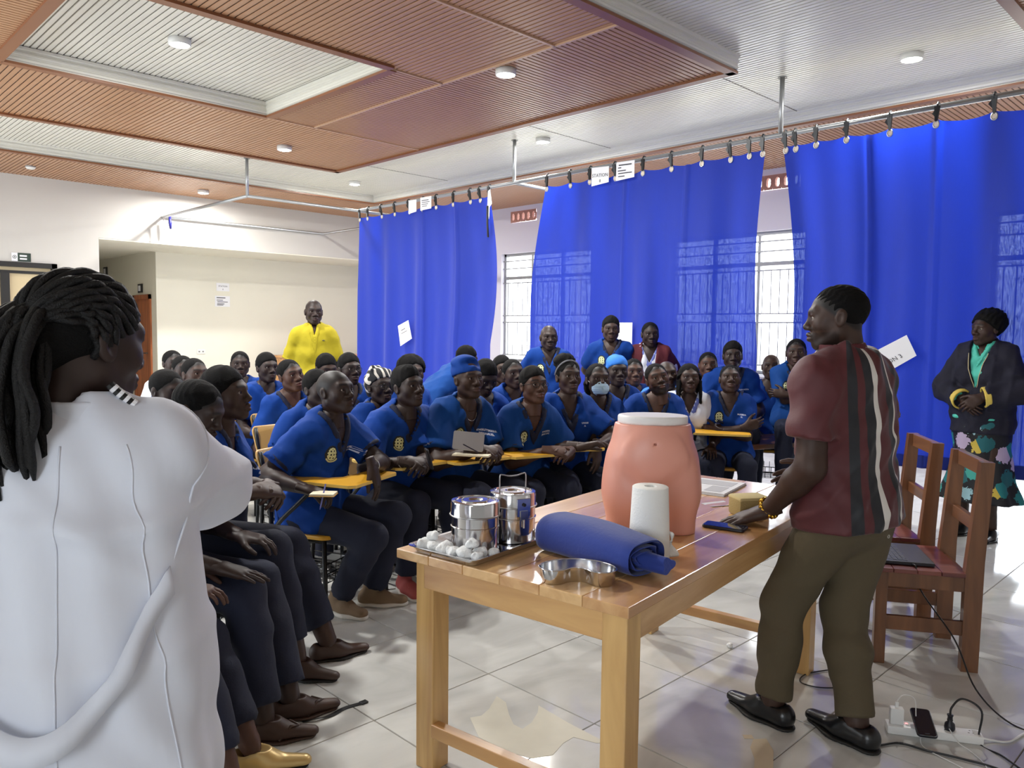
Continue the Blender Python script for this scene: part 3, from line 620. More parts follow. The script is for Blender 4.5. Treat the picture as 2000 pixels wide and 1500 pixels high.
# ------------------------------------------------------------------ signed-distance mesher
def fr(t):  # orthonormal frame helper
    return np.asarray(t, float)
class Grid:
    def __init__(s, lo, hi, v):
        s.v = v; s.lo = np.asarray(lo, float) - 3 * v; n = np.ceil((np.asarray(hi, float) + 3 * v - s.lo) / v).astype(int) + 1
        s.n = n; s.D = np.full(n, .5, np.float32)
        s.ax = [(s.lo[i] + v * np.arange(n[i])).astype(np.float32) for i in range(3)]
    def blk(s, lo, hi):
        a = [int(max(0, math.floor((lo[i] - s.lo[i]) / s.v))) for i in range(3)]; b = [int(min(s.n[i], math.ceil((hi[i] - s.lo[i]) / s.v) + 1)) for i in range(3)]
        if any(b[i] <= a[i] for i in range(3)): return None
        sl = tuple(slice(a[i], b[i]) for i in range(3))
        return sl, s.ax[0][sl[0]][:, None, None], s.ax[1][sl[1]][None, :, None], s.ax[2][sl[2]][None, None, :]
    def op(s, pr, k=.02, mode=0):
        f, lo, hi = pr; m = k + 3 * s.v
        q = s.blk([x - m for x in lo], [x + m for x in hi])
        if q is None: return s
        sl, x, y, z = q; d = f(x, y, z); D = s.D[sl]
        if mode == 0: h = np.maximum(k - np.abs(D - d), 0) / k; s.D[sl] = np.minimum(D, d) - h * h * k * .25
        elif mode == 1: d = -d; h = np.maximum(k - np.abs(D - d), 0) / k; s.D[sl] = np.maximum(D, d) + h * h * k * .25
        elif mode == 2: s.D[sl] = D + d
        return s
    def cut(s, f):
        """f(x,y,z) > 0 removes"""
        x, y, z = s.ax[0][:, None, None], s.ax[1][None, :, None], s.ax[2][None, None, :]
        s.D = np.maximum(s.D, f(x, y, z).astype(np.float32)); return s
    def mesh(s):
        D = s.D; D[0] = D[-1] = .5; D[:, 0] = D[:, -1] = .5; D[:, :, 0] = D[:, :, -1] = .5
        S = D < 0; n = s.n
        c = np.zeros(n - 1, np.int8)
        for i in (0, 1):
            for j in (0, 1):
                for k in (0, 1): c += S[i:n[0] - 1 + i, j:n[1] - 1 + j, k:n[2] - 1 + k]
        act = (c > 0) & (c < 8); idx = np.argwhere(act); M = len(idx)
        if M == 0: return np.zeros((0, 3)), np.zeros((0, 4), int)
        cor = np.array([(i, j, k) for i in (0, 1) for j in (0, 1) for k in (0, 1)])
        val = np.stack([D[idx[:, 0] + a, idx[:, 1] + b, idx[:, 2] + e] for a, b, e in cor], 1)
        acc = np.zeros((M, 3)); cnt = np.zeros(M)
        for a in range(8):
            for b in range(a + 1, 8):
                df = np.abs(cor[a] - cor[b])
                if df.sum() != 1: continue
                va, vb = val[:, a], val[:, b]; cr = (va < 0) != (vb < 0)
                t = np.where(cr, va / np.where(cr, va - vb, 1), 0)[:, None]
                acc += np.where(cr[:, None], cor[a] + t * (cor[b] - cor[a]), 0); cnt += cr
        V = s.lo + s.v * (idx + acc / cnt[:, None])
        vid = np.full(n - 1, -1, np.int64); vid[act] = np.arange(M)
        Fs = []
        for ax in range(3):
            sl0 = [slice(None)] * 3; sl1 = [slice(None)] * 3; sl0[ax] = slice(0, -1); sl1[ax] = slice(1, None)
            a = S[tuple(sl0)]; b = S[tuple(sl1)]; E = np.argwhere(a != b)
            o = [q for q in range(3) if q != ax]
            ok = (E[:, o[0]] > 0) & (E[:, o[1]] > 0) & (E[:, o[0]] < n[o[0]] - 1) & (E[:, o[1]] < n[o[1]] - 1); E = E[ok]
            u = np.zeros(3, int); u[o[0]] = 1; w_ = np.zeros(3, int); w_[o[1]] = 1
            g_ = lambda P: vid[P[:, 0], P[:, 1], P[:, 2]]
            q = np.stack([g_(E - u - w_), g_(E - w_), g_(E), g_(E - u)], 1)
            ins = a[E[:, 0], E[:, 1], E[:, 2]]
            if ax == 1: ins = ~ins
            q = np.where(ins[:, None], q, q[:, ::-1]); Fs.append(q)
        return V, np.concatenate(Fs)
def cap(a, b, ra, rb=None, sq=None, sd=None):
    """tapered capsule; sd = unit axis along which the section is squeezed by sq"""
    rb = ra if rb is None else rb; a = np.asarray(a, float); b = np.asarray(b, float); d = b - a; L2 = max(d @ d, 1e-12); R_ = max(ra, rb)
    def f(x, y, z):
        px, py, pz = x - a[0], y - a[1], z - a[2]
        t = np.clip((px * d[0] + py * d[1] + pz * d[2]) / L2, 0, 1); px = px - t * d[0]; py = py - t * d[1]; pz = pz - t * d[2]
        if sq is not None:
            c = (px * sd[0] + py * sd[1] + pz * sd[2]) * (1 / sq - 1); px = px + sd[0] * c; py = py + sd[1] * c; pz = pz + sd[2] * c
        r_ = np.sqrt(px * px + py * py + pz * pz) - (ra + (rb - ra) * t)
        return r_ * (sq if sq is not None and sq < 1 else 1)
    return f, np.minimum(a, b) - R_, np.maximum(a, b) + R_
def ell(c, r, R=None):
    c = np.asarray(c, float); r = np.asarray(r, float); m = max(r)
    def f(x, y, z):
        x, y, z = x - c[0], y - c[1], z - c[2]
        if R is not None: x, y, z = [R[0][i] * x + R[1][i] * y + R[2][i] * z for i in range(3)]
        k0 = np.sqrt((x / r[0]) ** 2 + (y / r[1]) ** 2 + (z / r[2]) ** 2); k1 = np.sqrt((x / r[0] ** 2) ** 2 + (y / r[1] ** 2) ** 2 + (z / r[2] ** 2) ** 2)
        return k0 * (k0 - 1) / np.maximum(k1, 1e-6)
    return f, c - m, c + m
def bounds(prs):
    return np.min([p[1] for p in prs], 0), np.max([p[2] for p in prs], 0)
def sdf(prs, v, ks=.03, cuts=(), noise=None):
    """prs: list of prim or (prim, k[, mode])"""
    it = [(p if isinstance(p[0], tuple) else (p, ks)) for p in prs]; add = [p[0] for p in it if len(p) < 3 or p[2] == 0]
    lo, hi = bounds(add); G = Grid(lo, hi, v)
    for p in it: G.op(p[0], p[1], p[2] if len(p) > 2 else 0)
    if noise is not None: G.op((noise, lo, hi), .01, 2)
    for c in cuts: G.cut(c)
    return G.mesh()
def nz(*ws):
    """sum of warped sines as displacement: (amp, (kx,ky,kz), phase)"""
    def f(x, y, z):
        d = 0
        for a, k, p in ws: d = d + a * np.sin(k[0] * x + k[1] * y + k[2] * z + p + 1.3 * np.sin(.43 * (k[1] * x - k[0] * y + k[2] * z) + p * 1.7))
        return d
    return f

# cotton balls, some on the tray and one strayed
cotm = mat('cotton_wool', srgb(238, 240, 240), .95, bump=(120, .6), sheen=.3)
def lump(seed, r):
    q = random.Random(seed); pr = [ell((0, 0, 0), (r, r, r * .85))] + [ell((r * .75 * math.cos(t), r * .75 * math.sin(t), q.uniform(-.3, .5) * r), (r * .5,) * 3) for t in [q.uniform(0, 6.28) for _ in range(6)]]
    return sdf(pr, r / 8, r * .2, (), nz((r * .05, (2.2 / r, 1.9 / r, 2.5 / r), seed), (r * .035, (4.1 / r, -3.6 / r, 3.3 / r), 1)))
for k, (a, b, r, dz) in enumerate([(.03, .80, .024, 0), (.028, .755, .022, 0), (.03, .712, .024, 0), (.045, .782, .018, .032), (.028, .672, .02, 0), (.034, .63, .024, 0), (.078, .6, .02, 0), (.045, .585, .018, 0), (.056, .612, .018, .034), (.12, .578, .016, 0)]):
    V, F = lump(k % 4 + 1, r); o = mk('cotton_ball', V, F, cotm, None, True); o.location = TP(a, b, TZ + .0075 + r * .85 + dz); o.rotation_euler = (0, 0, k * 1.3)
    setp(o, 'white cotton wool ball in the heap on the steel tray', 'cotton ball', 'cotton wool balls on the steel tray')
# loose lid ring / small flakes at the tray edge are cotton too
V, F = lump(3, .014); o = mk('cotton_ball', V, F, cotm, None, True); o.location = (3.32, 1.86, .012); setp(o, 'stray cotton wool ball on the floor under the table', 'cotton ball')

# kidney dish
def kidney(s, z):
    out = []; R_, w_, A_ = .078, .043 * s, math.radians(62)
    for k in range(14): t = PI / 2 + A_ - 2 * A_ * k / 13; out.append(((R_ + w_) * math.cos(t), (R_ + w_) * math.sin(t) - R_, z))
    e_ = PI / 2 - A_; cx, cy = R_ * math.cos(e_), R_ * math.sin(e_) - R_
    for k in range(1, 7): t = e_ - PI * k / 7; out.append((cx + w_ * math.cos(t), cy + w_ * math.sin(t), z))
    for k in range(14): t = PI / 2 - A_ + 2 * A_ * k / 13; out.append(((R_ - w_) * math.cos(t), (R_ - w_) * math.sin(t) - R_, z))
    for k in range(1, 7): t = PI / 2 + A_ + PI - PI * k / 7; out.append((-cx + w_ * math.cos(t), cy + w_ * math.sin(t), z))
    return out[::-1]
kd = empty('kidney_dish', TP(.13, .25), -.885, 'kidney shaped steel dish at the near corner of the table', 'dish')
V, F = loft([kidney(.8, .001), kidney(.93, .016), kidney(1.0, .042), kidney(1.045, .044), kidney(1.045, .0455), kidney(.99, .044), kidney(.91, .017), kidney(.78, .003)]); smoothby(mk('dish_body', V, F, inox, kd))
V, F = [], []
MB().tube([(*[c for c in kidney(1.045, .045)[k % 40]],) for k in range(41)], .002, 6, False).build('rolled_rim', inox, kd, True)

# folded roll of blue cloth
clothm = mat('blue_drape', srgb(28, 54, 138), .8, bump=(90, .12), sheen=.2)
ca, cb_ = Vector((1.985, 1.80, 0)) * KT, Vector((1.955, 1.40, 0)) * KT; ra_ = empty('cloth_roll', ((ca + cb_) / 2).to_tuple()[:2] + (TZ,), math.atan2(cb_.y - ca.y, cb_.x - ca.x), 'rolled up blue cloth lying on the table', 'cloth')
V = []; F = []; nu, nv = 44, 26; Ln = .42
def sec(t, s_, u):
    """outer section with a sag, s_ scale"""
    c, s = math.cos(t), math.sin(t); ex = 2.6
    x = .088 * s_ * math.copysign(abs(c) ** (2 / ex), c); y = .058 * s_ * math.copysign(abs(s) ** (2 / ex), s)
    return x, y + .058
for i in range(nv + 1):
    u = i / nv; e_ = 1 - .35 * max(0, (.06 - u) / .06) ** 2 - .05 * max(0, (u - .95) / .05) ** 2
    for k in range(nu):
        x, z = sec(2 * PI * k / nu, e_ * (1 + .012 * math.sin(u * 11 + k * .3)), u); z = .058 + (z - .058) * (1 + .1 * (1 - u) - .1 * u); V.append(((u - .5) * Ln, x, max(.001, z + (.012 * math.sin(PI * (1 - u)) if z > .03 else 0))))
for i in range(nv): F += [(i * nu + k, (i + 1) * nu + k, (i + 1) * nu + (k + 1) % nu, i * nu + (k + 1) % nu) for k in range(nu)]
F += [tuple(range(nu))]
smoothby(mk('outer_layer', V, F, clothm, ra_), 60)
# the open end: a spiral of layers
sp = []; tt_ = np.linspace(0, 2 * PI * 3.2, 120)
V = []; F = []
for i, t in enumerate(tt_):
    s_ = 1 - .26 * t / (2 * PI); x, z = sec(t + .6, s_, 1); wob = .004 * math.sin(5 * t)
    for xx_, th in ((.20 + .006 * math.sin(t * 2), 0), (.1, 0), (.1, -.004), (.2 + .006 * math.sin(t * 2), -.004)):
        k_ = (s_ * .07 + th) / (s_ * .07); V.append((xx_, (x + wob) * k_, max(.002, .052 + (z - .058) * k_ * .95)))
n4 = 4
for i in range(len(tt_) - 1): F += [(i * 4 + k, i * 4 + (k + 1) % 4, i * 4 + 4 + (k + 1) % 4, i * 4 + 4 + k) for k in range(4)]
smoothby(mk('inner_layer', V, F, clothm, ra_), 50)
V = []; F = []
for i in range(13):
    u = i / 12
    for k in range(24):
        t = 2 * PI * k / 24; s_ = .62 * (1 - .25 * u); fo = 1 + .25 * math.sin(3 * t + 1.5) * u
        V.append((.17 + .105 * u, .058 * s_ * math.cos(t) * fo + .012 + .01 * u, max(.003, .042 + .05 * s_ * math.sin(t) * fo + .004)))
for i in range(12): F += [(i * 24 + k, i * 24 + (k + 1) % 24, i * 24 + 24 + (k + 1) % 24, i * 24 + 24 + k) for k in range(24)]
F += [tuple(12 * 24 + k for k in range(24))]
smoothby(mk('inner_fold', V, F, clothm, ra_), 50)

# paper roll
paperm = mat('tissue_paper', srgb(236, 236, 232), .95, bump=(160, .25))
e = empty('paper_roll', (2.0774, 1.4644, TZ), 0, 'tall white roll of paper towel standing before the pelvis model', 'paper roll')
MB().lathe([(0, 0), (.0665, 0), (.067, .003), (.064, .1), (.058, .232), (.055, .2345), (.02, .2345), (.019, .15)], 36).build('roll', paperm, e); smoothby(e.children[0], 40)
V = []; F = []
for i in range(15):
    for j in range(6):
        u, v = i / 14, j / 5; V.append((.058 + .022 * v + .012 * math.sin(v * 5 + u * 3), -.02 - .012 * math.sin(u * 7 + v * 2) * v, .004 + .085 * (1 - u) * (1 - .35 * v)))
for i in range(14): F += [(i * 6 + j, i * 6 + j + 1, i * 6 + j + 7, i * 6 + j + 6) for j in range(5)]
o = mk('loose_end', V, F, paperm, e, True); sm = o.modifiers.new('s', 'SOLIDIFY'); sm.thickness = .0015; o.rotation_euler = (0, 0, -.5)

# pelvis teaching model
pelm = mat('peach_vinyl', srgb(224, 158, 140), .38, var=(3, .03)); rimw = mat('white_vinyl', srgb(232, 230, 228), .4)
pe = empty('pelvis_model', (2.3644, 1.6638, TZ), math.atan2(-.55, -.83) + PI / 2 + .12, 'peach coloured teaching model of a pelvis with white top rim', 'pelvis model')
sdv = np.array([0, 1., 0])
pr = [cap((0, 0, .37), (0, 0, .42), .122, .122, .74, sdv), cap((0, 0, .29), (0, 0, .37), .138, .122, .76, sdv), cap((0, .0, .2), (0, 0, .29), .144, .136, .8, sdv)]
for s_ in (-1, 1):
    pr += [cap((s_ * .087, .0, -.03), (s_ * .086, 0, .14), .075, .08, .95, sdv), cap((s_ * .086, 0, .14), (s_ * .066, 0, .25), .082, .086), ell((s_ * .07, .05, .2), (.078, .07, .09)), (ell((s_ * .11, 0, .2), (.054, .07, .11)), .04)]
pr += [(ell((0, -.085, .285), (.105, .03, .075)), .05), (cap((0, -.03, -.08), (0, -.02, .14), .012, .005), .03, 1), (cap((-.13, -.128, .25), (-.02, -.128, .15), .008, .006), .05, 1), (cap((.13, -.128, .25), (.02, -.128, .15), .008, .006), .05, 1), (ell((0, -.112, .335), (.006, .008, .006)), .012, 1)]
V, F = sdf(pr, .0062, .045, [lambda x, y, z: -(z + 0 * x + 0 * y), lambda x, y, z: z - .4 + 0 * x + 0 * y])
mk('torso_shell', V, F, pelm, pe, True)
V, F = sdf([cap((0, 0, .36), (0, 0, .46), .127, .127, .74, sdv)], .0055, .02, [lambda x, y, z: -(z - .398) + 0 * x + 0 * y, lambda x, y, z: z - .43 + 0 * x + 0 * y]); mk('top_rim', V, F, rimw, pe, True)

# sponge block, phone, papers
spm = mat('beige_sponge', srgb(150, 132, 84), .85, bump=(200, .3))
e = empty('sponge_block', (2.8704, 1.5422, TZ), -.55, 'beige rectangular block beside the presenter\'s hand', 'block')
MB().bbox((-.068, -.05, 0), (.068, .05, .078), .012).build('block_body', spm, e); smoothby(e.children[0]); MB().bbox((-.0685, -.0505, .062), (.0685, .0505, .0795), .009).build('top_edge', mat('beige_sponge_top', srgb(186, 170, 120), .85), e); smoothby(e.children[1])
phonem = mat('phone_case', srgb(22, 24, 34), .4); scr = mat('phone_glass', srgb(18, 22, 34), .06, spec=.7)
def phone(name, loc, rz, label, L_=.158, W_=.078, tilt=(0, 0)):
    e = empty(name, loc, rz, label, 'phone'); e.rotation_euler = (tilt[0], tilt[1], rz)
    P = lambda a, b, r, z: [(x, y, z) for x, y in rrect(a, b, r)]
    V, F = loft([P(L_ / 2 - .003, W_ / 2 - .003, .01, 0), P(L_ / 2, W_ / 2, .013, .003), P(L_ / 2, W_ / 2, .013, .009), P(L_ / 2 - .002, W_ / 2 - .002, .011, .011), P(L_ / 2 - .004, W_ / 2 - .004, .01, .0105)]); smoothby(mk('case', V, F, phonem, e))
    V, F = loft([P(L_ / 2 - .004, W_ / 2 - .004, .009, .0104), P(L_ / 2 - .004, W_ / 2 - .004, .009, .0112)]); mk('screen', V, F, scr, e)
    MB().tube([(L_ / 2 - .012, -.008, .0114), (L_ / 2 - .012, .008, .0114)], .0012, 5).build('speaker_slot', phonem, e)
    return e
phone('smartphone', (2.6028, 1.4936, TZ + .0005), -1.32, 'dark smartphone lying face up on the table')
newsm = mat('newsprint', srgb(212, 212, 214), .9, var=(40, .12))
e = empty('newspaper', (3.2304, 1.9460, TZ), TH + .08, 'folded stack of white printed paper on the far end of the table', 'newspaper')
for k in range(4):
    MB().bbox((-.17 + .004 * k, -.13 + .003 * (k % 2), .0005 + .003 * k), (.17 - .003 * k, .13 - .004 * k, .0032 + .003 * k), .001).build('sheet', newsm, e)
MB().box((-.13, -.1, .0127), (.0, -.02, .0130)).build('print_block', mat('print_grey', srgb(176, 176, 180), .9), e); MB().box((.02, -.1, .0127), (.13, .08, .0130)).build('print_block', MATS['print_grey'], e)
o, n_, c = sheet('paper_scrap', [(2.8995, 1.7806, TZ + .002), (3.0163, 1.7417, TZ + .002), (2.9968, 1.6541, TZ + .002), (2.8801, 1.7125, TZ + .002)], newsm, 'crumpled scrap of white paper near the beige block', bulge=.006)

# ------------------------------------------------------------------ wooden chairs by the presenter
chairw = wood('chair_wood', srgb(94, 58, 34), srgb(128, 84, 52), 1, .35, 2, .4, 8); chairw_x = wood('chair_wood_x', srgb(98, 60, 36), srgb(132, 88, 56), 1, .35, 0, .4, 8)
seatm = wood('seat_maroon', srgb(92, 44, 42), srgb(132, 72, 60), 1, .3, 1, .4, 8)
def wchair(loc, rz, label):
    e = empty('wooden_chair', loc, rz, label, 'chair', 'heavy wooden chairs')      # back posts at y=0, seat towards +y
    wd = .40; dp = .40
    for s_ in (0, 1):
        x = s_ * wd
        V = []; 
        prof = [(-.035, 0), (.035, 0), (.035, .46), (-.005, .95), (-.06, .95), (-.04, .5)]
        b = MB(); b.add([(x - .0225, p, q) for p, q in prof] + [(x + .0225, p, q) for p, q in prof], [tuple(range(6)), tuple(range(11, 5, -1))] + [(k, k + 6, (k + 1) % 6 + 6, (k + 1) % 6) for k in range(6)]); b.build('back_post', chairw, e)
        MB().bbox((x - .0225, dp - .05, 0), (x + .0225, dp, .43), .004).build('front_leg', chairw, e)
        MB().bbox((x - .012, .03, .16), (x + .012, dp - .04, .225), .003).build('side_stretcher', chairw, e); MB().bbox((x - .014, .03, .36), (x + .014, dp - .04, .43), .003).build('seat_rail', chairw, e)
    MB().bbox((.02, -.055, .88), (wd - .02, -.025, .95), .004).build('top_rail', chairw_x, e); MB().bbox((.02, -.04, .62), (wd - .02, -.012, .68), .004).build('back_rail', chairw_x, e)
    MB().bbox((.02, dp - .045, .36), (wd - .02, dp - .01, .43), .003).build('seat_rail', chairw_x, e); MB().bbox((.02, .0, .36), (wd - .02, .03, .43), .003).build('seat_rail', chairw_x, e); MB().bbox((.02, dp - .04, .26), (wd - .02, dp - .015, .31), .003).build('front_stretcher', chairw_x, e)
    for k in range(4): MB().bbox((-.035, .035 + k * .099, .43), (wd + .035, .035 + (k + 1) * .099 - .002, .45), .003).build('seat_board', seatm, e)
    return e
ang = math.atan2(.52, .85)
wchair((3.88, .99, 0), ang, 'near wooden chair carrying an open laptop')
wchair((4.37, 1.34, 0), ang + .05, 'farther wooden chair directly behind the presenter')
lapm = mat('laptop_dark', srgb(34, 36, 42), .35); keym = mat('laptop_keys', srgb(26, 28, 40), .5)
lc = Matrix.Translation((3.88, .99, 0)) @ Matrix.Rotation(ang, 4, 'Z') @ Vector((.2, .26, .452))
e = empty('laptop', lc, ang, 'black laptop open on the seat of the near wooden chair', 'laptop')
MB().bbox((-.17, -.115, 0), (.17, .115, .016), .003).build('base', lapm, e)
kb = MB()
for i in range(5):
    for j in range(13): kb.box((-.145 + j * .0225, -.005 + i * .0215, .016), (-.145 + j * .0225 + .019, -.005 + i * .0215 + .018, .0175))
kb.build('keyboard', keym, e, kind='stuff'); MB().box((-.05, -.1, .016), (.05, -.025, .0165)).build('touchpad', mat('touchpad', srgb(52, 50, 52), .25), e)
MB().bbox((-.17, .105, .012), (.17, .3, .02), .003).build('lid', lapm, e); e.children[-1].matrix_local = Matrix.Translation((0, .11, .012)) @ Matrix.Rotation(1.75, 4, 'X') @ Matrix.Translation((0, -.11, -.012))

# ------------------------------------------------------------------ power strip, plugs, leads, strap
whp = mat('white_plastic', srgb(232, 232, 230), .4); cordb = mat('black_cord', srgb(18, 18, 20), .45); cordw = mat('white_cord', srgb(226, 226, 224), .45)
sA, sB = Vector((3.055, 1.045, 0)), Vector((3.225, .765, 0)); sdir = (sB - sA).normalized(); srz = math.atan2(sdir.y, sdir.x)
st = empty('power_strip', (sA + sB) / 2, srz, 'white power strip on the floor with charger and plug', 'power strip'); Ls = (sB - sA).length / 2
MB().bbox((-Ls, -.03, 0), (Ls, .03, .032), .005).build('strip_body', whp, st); smoothby(st.children[0])
for k in range(4):
    x = -Ls + .05 + k * .08
    for dx, dy in ((0, .012), (-.008, -.006), (.008, -.006)): MB().box((x + dx - .003, dy - .0018, .0321), (x + dx + .003, dy + .0018, .0324)).build('socket_slot', blackm, st)
    MB().bbox((x + .018, -.012, .032), (x + .03, .0, .0345), .001).build('rocker_switch', mat('strip_switch', srgb(214, 208, 204), .4), st)
MB().box((-Ls + .068, .004, .032), (-Ls + .076, .009, .0335)).build('pilot_lamp', mat('pilot_lamp', srgb(240, 90, 90), .4, emit=((1, .12, .12), 3)), st)
MB().box((Ls - .03, -.02, .0321), (Ls - .01, .02, .0324)).build('rating_label', mat('label_print', srgb(200, 200, 198), .6, var=(300, .3)), st)
SP = lambda x, y, z: (sA + sB) / 2 + sdir * x + Vector((-sdir.y, sdir.x, 0)) * y + Vector((0, 0, z))
e = empty('phone_charger', SP(-Ls + .035, 0, .0325), srz, 'white square phone charger plugged into the strip', 'charger')
MB().bbox((-.024, -.016, 0), (.024, .016, .062), .005).build('charger_body', whp, e); smoothby(e.children[0])
tip = SP(-Ls + .035, 0, .096)
pts = [tip, tip + Vector((0, 0, .03)), tip + Vector((.03, .0, .058)), tip + Vector((.055, -.03, .045)), SP(-Ls + .1, .03, .07), SP(-Ls + .09, .05, .03), SP(-Ls + .08, .1, .006), SP(-.02, -.08, .004)]
MB().bbox((-.006, -.004, .062), (.006, .004, .082), .002).build('cable_plug', whp, e)
def cord(name, pts, r, m, label, n=8, cat='cord'):
    P = spline(pts, n); o0 = P[0].copy(); o = MB().tube([p - o0 for p in P], r, 7).build(name, m, None, True); o.location = o0; return setp(o, label, cat)
cord('charging_cable', [tip - Vector((0, 0, .01)), tip + Vector((.0, 0, .02)), tip + Vector((.02, -.015, .045)), tip + Vector((.05, -.045, .03)), SP(-.065, -.015, .075)], .0018, cordw, 'thin white charging lead arching from the charger')
cord('charging_cable', [SP(-.045, -.055, .04), SP(-.06, -.07, .01), SP(-.05, -.12, .004), SP(.02, -.2, .004), SP(.09, -.28, .004)], .0018, cordw, 'thin white lead trailing off the phone across the floor')
cord('charging_cable', [SP(.045, -.03, .05), SP(.07, -.05, .012), SP(.1, -.09, .004), SP(.12, -.16, .004), SP(.12, -.24, .004)], .0016, cordw, 'thin white lead curving below the power strip')
phone('smartphone', SP(-.04, -.02, .05), -2.61, 'black smartphone charging on top of the power strip', .145, .07, (.0, .28))
e = empty('mains_plug', SP(.055, .0, .0325), srz, 'black moulded plug pushed into the power strip', 'plug')
MB().lathe([(0, 0), (.017, 0), (.019, .008), (.017, .024), (.009, .032), (.009, .052), (.011, .054), (.011, .058), (0, .058)], 16).build('plug_body', phonem, e, True)
MB().lathe([(.0095, .036), (.0108, .038), (.0095, .04)], 12).build('plug_collar', cordb, e, True)
q = SP(.055, 0, .088)
cord('mains_lead', [q - Vector((0, 0, .004)), q + Vector((.004, -.003, .03)), q + Vector((.035, -.03, .062)), q + Vector((.05, -.09, .03)), SP(.15, -.02, .006), SP(.2, -.1, .006), SP(.24, -.2, .006)], .0038, cordb, 'black cord looping up from the plug on the power strip')
lp = lc
MBp = lambda x, y, z: Matrix.Translation(lc) @ Matrix.Rotation(ang, 4, 'Z') @ Vector((x, y, z))
cord('laptop_lead', [MBp(-.17, -.02, .008), MBp(-.2, -.03, .0), MBp(-.21, -.05, -.1), Vector((3.62, .98, .22)), Vector((3.50, .86, .08)), Vector((3.45, .72, .006)), Vector((3.44, .55, .006)), Vector((3.4, .4, .006))], .0035, cordb, 'black laptop lead falling from the chair to the floor')
cord('laptop_lead', [Vector((3.60, 1.36, .42)), Vector((3.62, 1.33, .3)), Vector((3.58, 1.35, .12)), Vector((3.52, 1.33, .006)), Vector((3.34, 1.29, .005)), Vector((3.22, 1.36, .005)), Vector((3.2, 1.45, .005)), Vector((3.30, 1.47, .005)), Vector((3.45, 1.4, .005))], .0028, cordb, 'thin black lead looping on the floor behind the presenter')
cord('mains_lead', [Vector((2.90, 1.02, .006)), Vector((2.98, .97, .006)), Vector((3.0, .88, .006)), Vector((3.03, .78, .006)), Vector((3.05, .66, .006)), Vector((3.0, .5, .006))], .0042, cordb, 'thick black cord running from the presenter\'s shoe past the strip')
cord('extension_cord', [SP(Ls, 0, .015), SP(Ls + .04, .01, .006), SP(Ls + .1, .02, .006), Vector((3.42, .66, .006)), Vector((3.45, .60, .006)), Vector((3.36, .6, .006)), Vector((3.25, .63, .006)), Vector((3.22, .58, .006)), Vector((3.3, .5, .006))], .004, cordw, 'white extension lead coiled beyond the power strip')
e = empty('strap', (1.6, 2.6, 0), 0, 'black fabric strap lying on the tiles near the sandal', 'strap')
P = spline([(-.13, .02, .004), (-.08, -.01, .006), (-.02, -.015, .004), (.05, .0, .003), (.13, -.012, .003)], 8); V = []
for i, p in enumerate(P):
    tw2 = 1 - .6 * math.exp(-((i - 8) / 5) ** 2); V += [(p.x, p.y - .011 * tw2, p.z + .01 * (1 - tw2)), (p.x, p.y + .011 * tw2, p.z)]
F = [(2 * i, 2 * i + 2, 2 * i + 3, 2 * i + 1) for i in range(len(P) - 1)]
o = mk('webbing', V, F, clipm, e); o.modifiers.new('s', 'SOLIDIFY').thickness = .002; MB().bbox((.115, -.024, .001), (.145, .0, .007), .001).build('end_buckle', clipm, e)
tapem = mat('floor_tape', srgb(206, 192, 166), .7, var=(8, .08))
def tape(pts, label):
    c = Vector((sum(p[0] for p in pts) / len(pts), sum(p[1] for p in pts) / len(pts), 0)); o = MB().prism([(p[0] - c.x, p[1] - c.y) for p in pts], .0004, .0012).build('tape_scrap', tapem); o.location = c; return setp(o, label, 'tape', 'scraps of old tape on the tiles')
tape([(2.62, 1.36), (2.66, 1.33), (2.6, 1.27), (2.5, 1.22), (2.42, 1.19), (2.40, 1.24), (2.5, 1.29), (2.56, 1.34)], 'long beige tape scrap in front of the presenter\'s shoe')
tape([(2.62, 1.405), (2.645, 1.38), (2.625, 1.36), (2.60, 1.385)], 'tiny beige tape scrap beside the presenter\'s shoe')
# worn adhesive patch on the tiles under the table
patchm = mat('adhesive_patch', srgb(200, 196, 180), .55, var=(14, .06))
V2 = [(1.962, 2.204), (2.005, 2.185), (2.063, 2.204), (2.161, 2.263), (2.151, 2.198), (2.092, 2.12), (2.049, 2.051), (2.049, 2.003), (2.108, 2.012), (2.184, 2.051), (2.229, 2.089), (2.226, 2.057), (2.211, 1.914), (2.204, 1.725), (2.174, 1.744), (2.145, 1.83), (2.085, 1.828), (1.999, 1.8), (1.929, 1.834), (1.896, 1.929), (1.889, 2.072)]
c = Vector((sum(p[0] for p in V2) / len(V2), sum(p[1] for p in V2) / len(V2), 0)); o = MB().prism([(a - c.x, b - c.y) for a, b in V2][::-1], .0003, .0009).build('adhesive_patch', patchm); o.location = c; setp(o, 'pale worn adhesive patch on the tiles under the table', 'patch')

